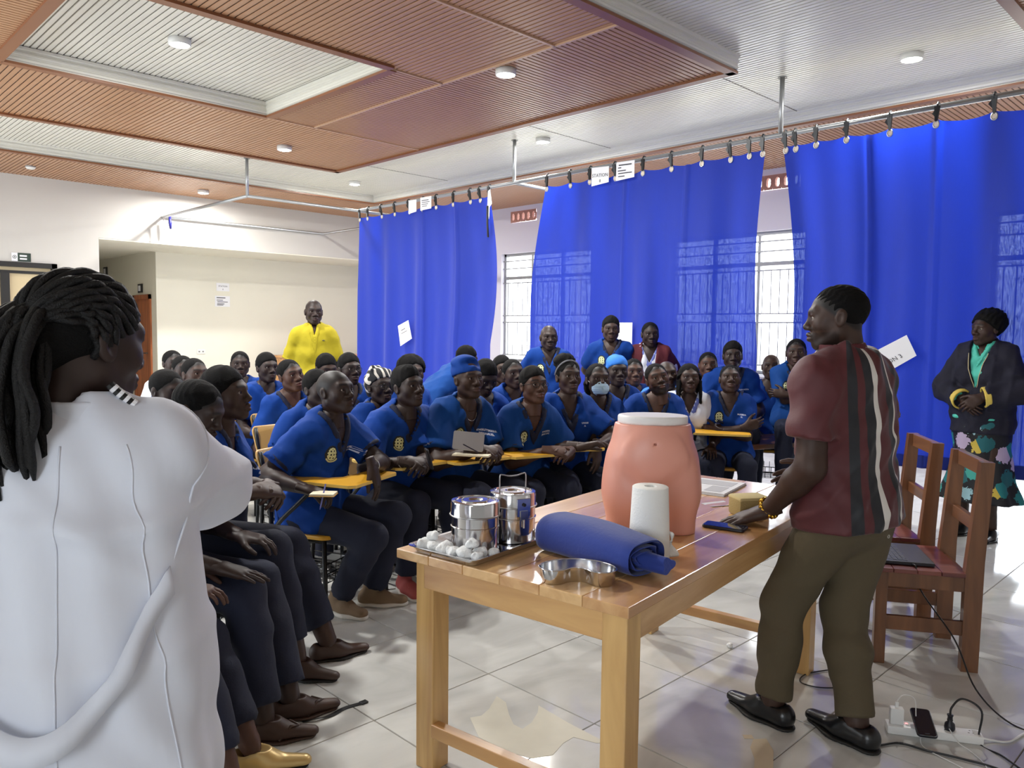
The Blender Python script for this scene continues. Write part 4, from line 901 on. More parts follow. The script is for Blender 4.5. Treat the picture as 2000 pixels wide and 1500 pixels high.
# ------------------------------------------------------------------ tablet-arm chairs (prototype, hidden copies made per seat)
yel = mat('yellow_board', srgb(212, 158, 34), .4, var=(4, .08)); blk = mat('black_steel', srgb(18, 19, 22), .4, .2); tan_b = mat('tan_board', srgb(176, 136, 70), .4, var=(5, .08))
edgey = mat('board_edge', srgb(222, 186, 92), .45)
def tchair(tablet=True, back=tan_b):
    e = empty('tablet_chair')        # sitter faces +y; seat centre at origin
    V, F = loft([[(x, y, .436) for x, y in rrect(.2, .19, .05)], [(x, y, .448) for x, y in rrect(.203, .193, .05)], [(x, y, .456) for x, y in rrect(.2, .19, .05)]]); mk('seat', V, F, yel, e)
    P = rrect(.2, .125, .04); V, F = loft([[(x, -.205 - .02 * (1 - (x / .2) ** 2) - .1 * (y / .25), .74 + y) for x, y in P], [(x, -.217 - .02 * (1 - (x / .2) ** 2) - .1 * (y / .25), .74 + y) for x, y in P]]); mk('backrest', V, F, back, e)
    for s_ in (-1, 1):
        MB().tube([(s_ * .185, .17, 0), (s_ * .185, .16, .43)], .0125, 8).build('leg', blk, e, True)
        MB().tube(spline([(s_ * .185, -.2, 0), (s_ * .185, -.17, .43), (s_ * .185, -.18, .6), (s_ * .185, -.235, .86)], 4), .0125, 8).build('leg', blk, e, True)
        MB().tube([(s_ * .185, .165, .425), (s_ * .185, -.17, .425)], .011, 8).build('side_rail', blk, e, True)
        MB().tube([(s_ * .185, .17, .2), (s_ * .185, -.185, .2)], .008, 6).build('stretcher', blk, e, True)
    b = MB()
    for k in range(8): b.tube([(-.175 + .05 * k, -.17, .3), (-.175 + .05 * k, -.165, .2), (-.175 + .05 * k, .15, .2), (-.175 + .05 * k, .155, .3)], .0028, 4)
    for k in range(6): b.tube([(-.18, -.165 + .063 * k, .2), (.18, -.165 + .063 * k, .2)], .0028, 4)
    for z in (.25, .3): b.tube([(-.18, -.17, z), (-.18, .155, z), (.18, .155, z), (.18, -.17, z)], .0035, 4)
    b.build('wire_basket', blk, e, kind='stuff')
    if tablet:
        MB().tube(spline([(.19, -.1, .43), (.25, -.08, .5), (.262, .05, .62), (.255, .16, .71), (.2, .26, .728), (.08, .28, .728)], 6), .0115, 8).build('tablet_arm', blk, e, True)
        pl = [(.27, -.04), (.285, .0), (.285, .37), (.26, .4), (-.12, .4), (-.14, .38), (-.14, .26), (-.1, .235), (.1, .215), (.15, .16), (.165, -.02), (.185, -.05)]
        o = MB().prism(pl, .735, .75).build('tablet', yel, e); o.data.materials.append(edgey)
        for p in o.data.polygons:
            if abs(p.normal.z) < .5: p.material_index = 1
    return e

# ------------------------------------------------------------------ people: generic figure builder
def skin_mat(name, c, gloss=.52):
    m = bpy.data.materials.new(name); m.use_nodes = True; nt = m.node_tree; N = nt.nodes; L = nt.links; b = N['Principled BSDF']
    at = N.new('ShaderNodeAttribute'); at.attribute_name = 'msk'; sp = N.new('ShaderNodeSeparateColor'); L.new(at.outputs['Color'], sp.inputs[0])
    tc = N.new('ShaderNodeTexCoord'); n = N.new('ShaderNodeTexNoise'); n.inputs['Scale'].default_value = 38; n.inputs['Detail'].default_value = 3; L.new(tc.outputs['Object'], n.inputs['Vector'])
    m0 = N.new('ShaderNodeMix'); m0.data_type = 'RGBA'; m0.inputs['A'].default_value = (*[x * .88 for x in c], 1); m0.inputs['B'].default_value = (*[x * 1.12 for x in c], 1); L.new(n.outputs['Fac'], m0.inputs['Factor'])
    prev = m0.outputs['Result']
    for ch, col in (('Green', (c[0] * 1.25, c[1] * .9, c[2] * .95)), ('Blue', (c[0] * 2.6 + .03, c[1] * 2.6 + .015, c[2] * 2.6 + .01)), ('Red', (.006, .005, .005))):
        mx = N.new('ShaderNodeMix'); mx.data_type = 'RGBA'; mx.inputs['B'].default_value = (*col, 1); L.new(prev, mx.inputs['A']); L.new(sp.outputs[ch], mx.inputs['Factor']); prev = mx.outputs['Result']
    L.new(prev, b.inputs['Base Color']); b.inputs['Roughness'].default_value = gloss; b.inputs['Specular IOR Level'].default_value = .38
    bp = N.new('ShaderNodeBump'); bp.inputs['Strength'].default_value = .08; bp.inputs['Distance'].default_value = .003; L.new(n.outputs['Fac'], bp.inputs['Height']); L.new(bp.outputs[0], b.inputs['Normal'])
    return m
SK = [skin_mat('skin_deep', srgb(50, 35, 30)), skin_mat('skin_dark', srgb(62, 43, 35)), skin_mat('skin_brown', srgb(80, 54, 43)), skin_mat('skin_umber', srgb(56, 38, 30))]
lensm = glassm.copy(); lensm.name = 'lens_glass'; lensm.node_tree.nodes['Mix Shader'].inputs[0].default_value = .025
eyew = mat('eye_white', srgb(150, 138, 128), .3); eyei = mat('eye_iris', srgb(22, 14, 11), .15)
hairm = mat('hair_black', srgb(9, 8, 8), .85, bump=(240, .4), spec=.2)
scrub = mat('scrub_blue', srgb(12, 58, 136), .8, var=(7, .08), bump=(9, .9, (1, 1, .35)), spec=.2)
scrub_t = mat('scrub_teal', srgb(16, 64, 132), .8, var=(7, .08), bump=(9, .9, (1, 1, .35)), spec=.2)
navy = mat('navy_trim', srgb(20, 26, 52), .8, bump=(140, .1)); trouser = mat('navy_trousers', srgb(20, 26, 48), .85, var=(6, .1), bump=(150, .12))
coatm = mat('white_coat', srgb(218, 222, 233), .8, bump=(7, .6, (1, 1, .4)), spec=.2)

HT = {}
def mirror(prs, f):
    out = []
    for s_ in (-1, 1): out += f(s_)
    return prs + out
def head_tpl(kind, v):
    key = ('h', kind, v)
    if key in HT: return HT[key]
    fem = kind == 'f'; wide = kind == 'w'
    jw = .041 if fem else (.05 if wide else .046); jr = .022 if fem else .026
    pr = [ell((0, -.015, .032), (.074 + .004 * wide, .095, .083)), (ell((0, .022, .0), (.062 + .004 * wide, .064, .092)), .03), (cap((0, -.03, -.06), (0, -.045, -.2), .053 - .006 * fem, .055 - .006 * fem), .03)]
    for s_ in (-1, 1):
        pr += [(cap((s_ * jw, -.002, -.05), (s_ * .018, .058, -.093), jr, .019), .03), (ell((s_ * .043, .052, -.02), (.025, .026, .03)), .025), (cap((s_ * .042, .07, .03), (s_ * .012, .083, .027), .012, .011), .02)]
    pr += [(ell((0, .069, -.094), (.021, .019, .017)), .02), (ell((0, .072, -.058), (.033, .022, .03)), .02)]
    for s_ in (-1, 1): pr += [(ell((s_ * .032, .097, .007), (.02, .0155, .0125)), .012, 1)]
    pr += [(cap((0, .082, .02), (0, .102, -.022), .008, .012), .014), (ell((0, .104, -.026), (.0145, .012, .011)), .01)]
    for s_ in (-1, 1):
        pr += [(ell((s_ * .0175, .092, -.031), (.0115, .0125, .0095)), .008), (ell((s_ * .0085, .103, -.039), (.004, .006, .004)), .004, 1)]
        pr += [(ell((s_ * .032, .0775, .0165), (.0168, .0105, .0062)), .006), (ell((s_ * .032, .0765, -.0045), (.0155, .0085, .005)), .006)]
        pr += [(cap((s_ * .021, .0895, -.0585), (s_ * .003, .0985, -.0545), .0062, .0085), .005), (cap((s_ * .019, .0885, -.069), (s_ * .003, .0965, -.071), .0068, .0095), .005)]
        pr += [(cap((s_ * .025, .0935, -.0635), (0, .1065, -.0628), .0018), .004, 1)]
        ca = math.cos(.3); sa = math.sin(.3) * s_
        R = [[1, 0, 0], [0, math.cos(.25), -math.sin(.25)], [0, math.sin(.25), math.cos(.25)]]
        pr += [(ell((s_ * .0785, -.014, -.002), (.0095, .019, .031), R), .006), (ell((s_ * .087, -.008, -.003), (.0062, .0095, .017), R), .006, 1)]
    V, F = sdf(pr, v, .03, [lambda x, y, z: -(z + .19) + 0 * x + 0 * y])
    x, y, z = V.T; ax = np.abs(x)
    brow = np.clip(1.4 - np.abs(z - (.034 - 5 * (ax - .03) ** 2 + (.003 if fem else 0))) / (.0042 if fem else .0058), 0, 1) * (ax > .01) * (ax < .052) * (y > .05)
    lip = np.clip(2 * (1 - np.sqrt((x / .026) ** 2 + ((z + .0635) / .0145) ** 2)), 0, 1) * (y > .082)
    scalp = np.clip((z - .85 * y + .004) / .012, 0, 1) * np.clip((z + .058) / .015, 0, 1) * (ax < .079)
    beard = np.clip((-.035 - z + .25 * (y - .03)) / .02, 0, 1) * (y > -.005) * np.clip((.125 + z) / .01, 0, 1) * (1 - lip) * (np.abs(z + .045) > .004)
    A = np.stack([brow, lip, scalp, beard], 1)
    # eyeballs
    ev = []; ef = []; em = []
    for s_ in (-1, 1):
        nn, mm = 14, 10; o = len(ev)
        for i in range(mm + 1):
            for j in range(nn):
                th = PI * i / mm * .62; ph = 2 * PI * j / nn
                ev.append((s_ * .032 + .0128 * math.sin(th) * math.cos(ph), .0728 + .0128 * math.cos(th), .006 + .0128 * math.sin(th) * math.sin(ph)))
        for i in range(mm):
            for j in range(nn): ef.append((o + i * nn + j, o + i * nn + (j + 1) % nn, o + (i + 1) * nn + (j + 1) % nn, o + (i + 1) * nn + j)); em.append(2 if PI * (i + .5) / mm * .62 < .52 else 1)
    HT[key] = (V, F, A, np.array(ev), np.array(ef), np.array(em)); return HT[key]
def hair_tpl(kind, v):
    key = ('hair', kind, v)
    if key in HT: return HT[key]
    line = lambda x, y, z: np.maximum(-(z - .85 * y + .004), -(z + .06)) + 0 * x
    line2 = lambda x, y, z: np.maximum(-(z - .8 * y - .0 + .35 * np.maximum(np.abs(x) - .05, 0)), -(z + .07)) + 0 * x
    if kind == 'short': r = sdf([ell((0, -.016, .034), (.0795, .099, .088))], v, .02, [line], nz((.0012, (180, 170, 160), 1)))
    elif kind == 'high': r = sdf([ell((0, -.016, .042), (.083, .101, .097))], v, .02, [line], nz((.002, (120, 130, 140), 1)))
    elif kind == 'flat': r = sdf([ell((0, -.016, .034), (.081, .1, .088)), (cap((0, -.05, .085), (0, .03, .09), .05, .045), .03)], v, .02, [line], nz((.002, (140, 130, 120), 2)))
    elif kind == 'afro': r = sdf([ell((0, -.035, .055), (.118, .112, .108))], v * 1.3, .02, [lambda x, y, z: np.maximum(-(z - .95 * y - .005), -(z + .065)) + 0 * x], nz((.004, (95, 105, 88), .4), (.003, (160, 140, 170), 2)))
    elif kind == 'puff': r = sdf([ell((0, -.016, .034), (.08, .099, .088)), (ell((0, -.062, .115), (.078, .07, .06)), .012)], v, .02, [line], nz((.003, (110, 100, 120), .4)))
    elif kind == 'bob': r = sdf([ell((0, -.02, .034), (.083, .1, .09)), (ell((0, -.075, -.03), (.07, .045, .08)), .03), (cap((.07, -.045, -.02), (.06, -.05, -.09), .025), .02), (cap((-.07, -.045, -.02), (-.06, -.05, -.09), .025), .02)], v, .02, [lambda x, y, z: -(z - .85 * y + .004) * (y > -.03) - 1 * (y <= -.03) + 0 * x], nz((.002, (130, 110, 120), .4)))
    elif kind == 'long':
        pr = [ell((0, -.018, .036), (.084, .101, .09))]
        for k in range(9):
            t = -1.0 + 2.0 * k / 8; a = PI * .5 + t * 2.0
            c_ = (.083 * math.cos(a) * 1.0, -.075 * math.sin(a) + .012, .0); pr.append((cap((c_[0], c_[1], .02), (c_[0] * 1.12, c_[1] * 1.1 - .005, -.19), .017, .012), .006))
        r = sdf(pr, v, .02, [lambda x, y, z: np.where(z > -.01, -(z - .85 * y + .004), -.01) + 0 * x], nz((.0015, (150, 150, 60), .4)))
    elif kind == 'cap': r = sdf([ell((0, -.018, .055), (.086, .104, .088)), (ell((0, -.03, .115), (.08, .085, .045)), .03), (cap((-.05, .06, .1), (.05, .055, .11), .018), .03, 1)], v, .02, [lambda x, y, z: -(z - .12 * y - .038 + .0 * x)], nz((.0022, (55, 48, 70), .3)))
    elif kind == 'cap2': r = sdf([ell((0, -.018, .05), (.085, .102, .084)), (ell((0, -.05, .085), (.07, .06, .055)), .03)], v, .02, [lambda x, y, z: -(z - .35 * y - .028 + .0 * x)], nz((.0022, (55, 48, 70), .9)))
    elif kind == 'scarf': r = sdf([ell((0, -.025, .048), (.09, .108, .09)), (cap((-.03, -.05, .125), (.035, -.03, .13), .026), .015), (cap((-.06, .02, .1), (.06, .01, .11), .02), .02), (ell((0, -.09, -.01), (.06, .04, .06)), .03)], v, .02, [lambda x, y, z: -(z - .6 * y - .018) * (y > -.04) - 1 * (y <= -.04) + 0 * x], nz((.003, (40, 60, 90), .3)))
    HT[key] = r; return r
def hand_tpl(curl, thumb, v, spread=1.):
    key = ('hand', curl, thumb, v, spread)
    if key in HT: return HT[key]
    sd = np.array([0, 0, 1.]); pr = [(cap((0, -.045, 0), (0, .015, 0), .027, .03, .72, sd), .015), (cap((0, .03, 0), (0, .06, 0), .034, .038, .4, sd), .02)]
    kn = [(-.0275, .088, 0), (-.009, .095, .002), (.0105, .09, .001), (.028, .079, -.003)]; ln = [.071, .08, .073, .057]
    for i, (k, l) in enumerate(zip(kn, ln)):
        pr.append((cap((k[0] * .55, .015, 0), k, .014, .0112), .012))
        a = 0; p = np.array(k, float); r0 = .0094 - .0008 * (i == 3)
        c = curl[i] if isinstance(curl[0], tuple) else curl
        for j, fr_ in enumerate((.45, .3, .25)):
            a += c[j]; d = np.array([math.sin(math.radians((-5 + i * 4.2) * spread)), math.cos(a), -math.sin(a)]); d[1] *= 1; q = p + d / np.linalg.norm(d) * l * fr_
            pr.append((cap(p, q, r0 - .0009 * j, r0 - .0009 * (j + 1)), .003)); p = q
    t0 = np.array([-.024, .022, -.006]); d = np.array(thumb, float); d /= np.linalg.norm(d); t1 = t0 + d * .042; d2 = d + np.array([.25, .3, -.1]); d2 /= np.linalg.norm(d2); t2 = t1 + d2 * .033; d3 = d2 + np.array([.2, .15, -.1]); d3 /= np.linalg.norm(d3); t3 = t2 + d3 * .024
    pr += [(cap(t0, t1, .0165, .0125), .014), (cap(t1, t2, .0122, .0105), .003), (cap(t2, t3, .0104, .0085), .003)]
    V, F = sdf(pr, v, .01, [lambda x, y, z: -(y + .045) + 0 * x + 0 * z])
    HT[key] = (V, F); return HT[key]
HANDS = {'relax': ((.35, .45, .3), (-.75, .7, -.25)), 'flat': ((.06, .1, .08), (-.85, .55, -.12)), 'clasp': ((.75, .85, .4), (-.3, .9, .15)), 'fist': ((1.1, 1.3, .8), (-.25, .8, -.55)), 'grip': ((.7, .8, .5), (-.45, .65, -.75)), 'droop': ((.25, .3, .2), (-.45, .85, -.3))}
def ik(a, c, pole, l1, l2):
    a = np.asarray(a, float); c = np.asarray(c, float); d = c - a; L = np.linalg.norm(d); L2 = min(L, (l1 + l2) * .999); d /= max(L, 1e-9); c = a + d * L2
    x = (l1 * l1 - l2 * l2 + L2 * L2) / (2 * L2); h = math.sqrt(max(l1 * l1 - x * x, 0)); p = np.asarray(pole, float); p = p - d * (p @ d); p /= max(np.linalg.norm(p), 1e-9)
    return a + d * x + p * h, c
def nrm(v): v = np.asarray(v, float); return v / np.linalg.norm(v)
def rotm(yaw, pitch, roll):
    cy, sy = math.cos(yaw), math.sin(yaw); Rz = np.array([[cy, -sy, 0], [sy, cy, 0], [0, 0, 1]]); cp, sp_ = math.cos(pitch), math.sin(pitch); Rx = np.array([[1, 0, 0], [0, cp, -sp_], [0, sp_, cp]])
    cr, sr = math.cos(roll), math.sin(roll); Ry = np.array([[cr, 0, sr], [0, 1, 0], [-sr, 0, cr]]); return Rz @ Rx @ Ry
def flatcyl(a, b, r):
    a = np.asarray(a, float); b = np.asarray(b, float); d = b - a; L = np.linalg.norm(d); d = d / L
    def f(x, y, z):
        px, py, pz = x - a[0], y - a[1], z - a[2]; t = px * d[0] + py * d[1] + pz * d[2]; px = px - t * d[0]; py = py - t * d[1]; pz = pz - t * d[2]
        return np.maximum(np.sqrt(px * px + py * py + pz * pz) - r, np.maximum(-t, t - L))
    return f, np.minimum(a, b) - r, np.maximum(a, b) + r

class Fig:
    """joint layout in the person's own frame: +x right, +y facing, z up"""
    def __init__(s, seat=None, lean=8, side=0, twist=0, sc=1., g=1., fem=False, hip=(0, 0), stand_h=None, hunch=0):
        s.sc = sc; s.g = g; s.fem = fem; s.seat = seat
        s.pel = np.array([hip[0], hip[1], (seat + .085) if seat is not None else .93 * sc])
        l, sd, tw = [math.radians(q) for q in (lean, side, twist)]
        s.up = nrm([math.sin(sd), math.sin(l), math.cos(l) * math.cos(sd)]); cr = np.array([math.cos(tw), math.sin(tw), 0]); cr = nrm(cr - s.up * (cr @ s.up)); s.cr = cr; s.cf = np.cross(s.up, cr)
        s.N = s.pel + s.up * .5 * sc; sw = (.13 if fem else .142) * sc * (.6 + .4 * g); s.shw = sw
        s.sh = {1: s.pel + s.up * .425 * sc + cr * sw + s.cf * hunch, -1: s.pel + s.up * .425 * sc - cr * sw + s.cf * hunch}
        hr = .085 * sc; s.hip = {1: s.pel + np.array([hr, 0, -.02]), -1: s.pel + np.array([-hr, 0, -.02])}
        s.ll = 1.; s.al = 1.; s.el = {}; s.wr = {}; s.kn = {}; s.an = {}
    def arm(s, side, wr, pole=None):
        pole = (np.array([side * .6, -.5, -.7]) if pole is None else np.asarray(pole, float))
        s.el[side], s.wr[side] = ik(s.sh[side], wr, pole, .285 * s.sc * s.al, .255 * s.sc * s.al); return s
    def leg(s, side, an, pole=(0, 1, .5)):
        s.kn[side], s.an[side] = ik(s.hip[side], an, pole, .425 * s.sc * s.ll, .425 * s.sc * s.ll); return s
    def head(s, yaw=0, pitch=0, roll=0, fwd=.02, hs=1., lift=0):
        s.hs = hs; s.Rh = rotm(math.radians(yaw), math.radians(pitch), math.radians(roll))
        s.hc = s.N + (s.up * .55 + np.array([0, 0, .45])) * (.122 + lift) * s.sc + s.cf * fwd; return s
    # primitive sets -----------------------------------------------------
    def torso(s, o=0., hem=None, chest=0.):
        P, u, f, c = s.pel, s.up, s.cf, s.cr; g = s.g; S = s.sc; q = []
        wd = .135 * g; dpt = .74
        q += [ell(P + u * .02, (.165 * g * S + o, .12 * g * S + o, .1 * S + o), np.stack([c, f, u], 1)), cap(P + u * .06 * S, P + u * .25 * S, (.137 * g + o * .9) * S, (.142 * g + o) * S, dpt + .06 * (g - 1), f), cap(P + u * .25 * S, P + u * .385 * S, (.146 * (.5 + .5 * g) + o) * S, (.142 + o) * S, .72, f)]
        q += [cap(s.sh[1] - c * .03, s.sh[-1] + c * .03, .053 * S + o * .8, .053 * S + o * .8), cap(s.N - u * .02, (s.sh[1] * .85 + s.N * .15), .046 + o * .6, .046 + o * .7), cap(s.N - u * .02, (s.sh[-1] * .85 + s.N * .15), .046 + o * .6, .046 + o * .7)]
        if s.fem:
            for k in (-1, 1): q.append((ell(P + u * .315 * S + f * .085 * S + c * k * .068 * S, np.array([.062, .058, .062]) * S + o), .04))
        if chest: q.append((ell(P + u * .34 * S + f * .06, np.array([.13, .07, .08]) * S + o), .05))
        return q
    def armp(s, side, o=0., a=0., b=1., loose=0.):
        """upper arm + forearm between fractions a..b of the whole (0 shoulder, .53 elbow, 1 wrist)"""
        S = s.sc; g = .6 + .4 * s.g; sh, el, wr = s.sh[side], s.el[side], s.wr[side]; out = []
        r = lambda t: (.054 + (.043 - .054) * t / .53 if t < .53 else .043 + (.027 - .043) * (t - .53) / .47) * S * g + o + loose * t
        pt = lambda t: sh + (el - sh) * t / .53 if t < .53 else el + (wr - el) * (t - .53) / .47
        if a < .53:
            e = min(b, .53); out.append(cap(pt(a), pt(e), r(a), r(e)))
        if b > .53:
            e = max(a, .53); m_ = e + (b - e) * .3
            out.append(cap(pt(e), pt(m_), r(e), r(e) * .98)); out.append(cap(pt(m_), pt(b), r(e) * .98, r(b)))
        s.pt = pt; s.rr = r; return out
    def legp(s, side, o=0., b=1., flare=0.):
        S = s.sc; g = .55 + .45 * s.g; h, k, a = s.hip[side], s.kn[side], s.an[side]; out = [cap(h, k, .088 * S * g + o, .058 * S * g + o), cap(k, k + (a - k) * .35, .056 * S * g + o, .056 * S * g + o), cap(k + (a - k) * .35, k + (a - k) * b, .056 * S * g + o, .038 * S + o + flare)]
        return out
def join(parts):
    """parts: (V,F,matidx array or int, msk (n,4) or None)"""
    V = []; F = []; M = []; K = []; n = 0
    for v, f, m, k in parts:
        V.append(v); F.append(f + n); n += len(v); M.append(np.full(len(f), m) if np.isscalar(m) else m); K.append(np.zeros((len(v), 4)) if k is None else k)
    return np.concatenate(V), np.concatenate(F), np.concatenate(M), np.concatenate(K)
def place_hand(fig, side, pose, d, palm, v, sc=1.):
    cu, th = HANDS[pose]; V, F = hand_tpl(cu, th, v); V = V.copy() * sc * fig.sc
    if side == -1: V[:, 0] *= -1; F = F[:, ::-1]
    Y = nrm(d); Z = -np.asarray(palm, float); Z = nrm(Z - Y * (Z @ Y)); X = np.cross(Y, Z); R = np.stack([X, Y, Z], 1)
    return V @ R.T + fig.wr[side], F
def headpos(fig, V): return (V * fig.hs) @ fig.Rh.T + fig.hc
def body_mesh(root, fig, skin, v, hv, face='m', hands={}, beard=0., bald=0., legs=True, scalp=0.):
    fig_pr = fig.torso(0.)
    for sd in (1, -1): fig_pr += fig.armp(sd)
    if legs:
        for sd in (1, -1): fig_pr += fig.legp(sd)
    nb = fig.hc + fig.Rh @ np.array([0, -.035, -.12]) * fig.hs
    fig_pr += [(cap(fig.N - fig.up * .03, nb, .057 * fig.sc * (1 if not fig.fem else .86), .053 * fig.hs * (1 if not fig.fem else .88)), .03)]
    bv, bf = sdf(fig_pr, v, .03)
    hV, hF, hA, eV, eF, eM = head_tpl(face, hv)
    msk = np.zeros((len(hV), 4)); msk[:, 0] = np.clip(hA[:, 0] * .9 + beard * hA[:, 3] + bald * hA[:, 2], 0, 1); msk[:, 1] = hA[:, 1]
    msk[:, 0] = np.maximum(msk[:, 0], hA[:, 2] * scalp)
    parts = [(bv, bf, 0, None), (headpos(fig, hV), hF, 0, msk), (headpos(fig, eV), eF, eM, None)]
    for sd, (pose, d, palm) in hands.items():
        V, F = place_hand(fig, sd, pose, d, palm, .0044 if hv < .0042 else (.0052 if hv < .0055 else .007)); parts.append((V, F, 0, None))
    V, F, M, K = join(parts)
    o = mk('body', V, F, [skin, eyew, eyei], root, True, M)
    at = o.data.attributes.new('msk', 'FLOAT_COLOR', 'POINT'); at.data.foreach_set('color', K.astype(np.float32).ravel())
    return o
def hair_obj(root, fig, kind, hv, m=None, name='hair'):
    V, F = hair_tpl(kind, hv * 1.45); return mk(name, headpos(fig, V), F, m or hairm, root, True)
def vneck(fig, depth=.15, w0=.4, bk=.0):
    N, c, f, u = fig.N, fig.cr, fig.cf, fig.up
    def fn(x, y, z, ex=0.):
        px, py, pz = x - N[0], y - N[1], z - N[2]; a = px * c[0] + py * c[1] + pz * c[2]; b = px * f[0] + py * f[1] + pz * f[2]; h = px * u[0] + py * u[1] + pz * u[2]
        return np.minimum((h + depth) * w0 + ex - np.abs(a) * .9, b + bk)
    return fn
def shirt(root, fig, m, v, o=.015, sleeve=.38, loose=.045, V=None, hem=-.07, name='scrub_top', wr=.006, neck_r=.064, lap=True, seed=0, extra=(), attr=None, sl=(1, -1), cuts=(), chest=0.):
    """garment: sleeves cut open, torso, neckline"""
    it = []
    ends = {}
    for sd in sl:
        ps = fig.armp(sd, o, 0, sleeve, loose); pt, rr = fig.pt, fig.rr; e0 = pt(sleeve); d = nrm(pt(min(sleeve + .05, 1.05)) - pt(sleeve - .03)); ends[sd] = (e0, d, rr(sleeve))
        it += [(p, .03) for p in ps]; it.append((flatcyl(e0, e0 + d * .2, rr(sleeve) + .06), .004, 1))
        it.append((cap(pt(sleeve + .02), e0 + d * .1, rr(sleeve) - .02), .004, 1)) if sleeve < .5 else None
    it = [q for q in it if q]
    it += [(p, .035) if not isinstance(p[0], tuple) else p for p in fig.torso(o, chest=chest)]
    P, u, f, c = fig.pel, fig.up, fig.cf, fig.cr; S = fig.sc
    if hem is not None:
        it.append((cap(P + u * .05, P + u * hem, (.155 * fig.g + o) * S, (.17 * fig.g + o) * S, .76, f), .04))
        if lap and fig.seat is not None: it += [(cap(P + u * .03 + c * k * .06, P + u * -.0 + c * k * .09 + f * .12, .105, .1), .05) for k in (-1, 1)]
    it += list(extra)
    it.append((cap(fig.N - u * .035, fig.N + u * .15 + f * .03, neck_r * (.9 if fig.fem else 1)), .012, 1))
    wr = .003 if name == 'polo_shirt' and seed != 21 else wr
    q = random.Random(seed); ns = nz((wr, (q.uniform(14, 24), q.uniform(10, 20), q.uniform(-26, 26)), q.uniform(0, 6)), (wr * .7, (q.uniform(-34, 34), 12, q.uniform(24, 40)), q.uniform(0, 6)), (wr * .5, (52, q.uniform(-30, 30), 30), q.uniform(0, 6)))
    ns0 = ns; kk = [(q.uniform(16, 26), q.uniform(6, 14), q.uniform(-5, 5), q.uniform(0, 6)), (q.uniform(-24, -12), 8, q.uniform(9, 16), q.uniform(0, 6))]
    def ns(x, y, z):
        d = ns0(x, y, z) - wr * .75
        for a1, a2, a3, a4 in kk: d = d - wr * .9 * np.exp(-(np.sin(a1 * x + a2 * y + a3 * z + a4 + .9 * np.sin(5 * z + a4)) / .3) ** 2)
        return d
    cu = list(cuts)
    if V: cu.append(V)
    if hem is not None:
        hz = P + u * hem
        cu.append(lambda x, y, z: -((x - hz[0]) * u[0] + (y - hz[1]) * u[1] + (z - hz[2]) * u[2] + (.0 if not lap or fig.seat is None else .05)))
    vv, ff = sdf(it, v, .03, cu, ns)
    ob = mk(name, vv, ff, m, root, True)
    return ob, ends, (it, cu, ns)
def trims(root, fig, ends, v, vfn, m, o=.021, depth_extra=.032, bands=True):
    """navy V band and sleeve bands of a scrub top"""
    it = [(p, .035) if not isinstance(p[0], tuple) else p for p in fig.torso(o)]
    it.append((cap(fig.N - fig.up * .035, fig.N + fig.up * .15 + fig.cf * .03, .062), .006, 1))
    vv, ff = sdf(it, v, .03, [vfn, lambda x, y, z: -vfn(x, y, z, depth_extra)])
    if len(ff): mk('neck_band', vv, ff, m, root, True)
    if bands:
        for sd, (e0, d, r) in ends.items():
            vv, ff = sdf([flatcyl(e0 - d * .018, e0 + d * .003, r + .004), (flatcyl(e0 - d * .03, e0 + d * .02, r - .012), .003, 1)], min(v, .0085), .004); mk('sleeve_band', vv, ff, m, root, True)
def pants(root, fig, m, v, o=.016, b=.93, flare=.012, name='trousers', seed=0):
    it = []
    for sd in (1, -1):
        it += [(p, .03) for p in fig.legp(sd, o, b, flare)]; k, a = fig.kn[sd], fig.an[sd]; e = k + (a - k) * b; d = nrm(a - k); it.append((flatcyl(e, e + d * .12, .12), .004, 1))
    it.append((ell(fig.pel + np.array([0, 0, -.02]), (.158 * fig.g * fig.sc + o * .3, .115 * fig.g * fig.sc + o * .4, .12)), .04))
    q = random.Random(seed + 50); ns = nz((.003, (18, 14, 30), q.uniform(0, 6)), (.002, (-30, 24, 44), q.uniform(0, 6)))
    vv, ff = sdf(it, v, .03, (), ns); return mk(name, vv, ff, m, root, True)
SHOE = {}
def shoe_tpl(kind):
    if kind in SHOE: return SHOE[kind]
    # origin at ankle ground point, toe +y
    s1 = np.array([0, 0, 1.])
    if kind == 'sandal': pr = [cap((0, -.05, .012), (0, .14, .012), .036, .046, .3, s1)]
    elif kind == 'sneaker': pr = [cap((0, -.045, .04), (0, .05, .045), .036, .042), cap((0, .05, .035), (0, .155, .03), .044, .036, .75, s1), cap((0, -.03, .06), (0, -.01, .105), .037, .04), (cap((0, -.01, .1), (0, .0, .16), .03), .008, 1)]
    else: pr = [cap((0, -.048, .035), (0, .05, .034), .034, .04), cap((0, .05, .03), (0, .17, .022), .041, .028, .7, s1), cap((0, -.04, .05), (0, .02, .065), .034, .036), (cap((0, -.02, .085), (0, .035, .1), .03), .008, 1)]
    up_ = sdf(pr, .006, .03, [lambda x, y, z: -(z - .012) + 0 * x + 0 * y])
    sole = sdf([cap((0, -.05, .012), (0, .06, .012), .038, .046, .6, s1), cap((0, .06, .012), (0, .16, .012), .046, .034 if kind != 'loafer' else .03, .6, s1)], .006, .03, [lambda x, y, z: -(z - .001) + 0 * x + 0 * y, lambda x, y, z: z - (.024 if kind == 'sneaker' else .012) + 0 * x + 0 * y])
    SHOE[kind] = (up_, sole); return SHOE[kind]
SHOEDATA = {}
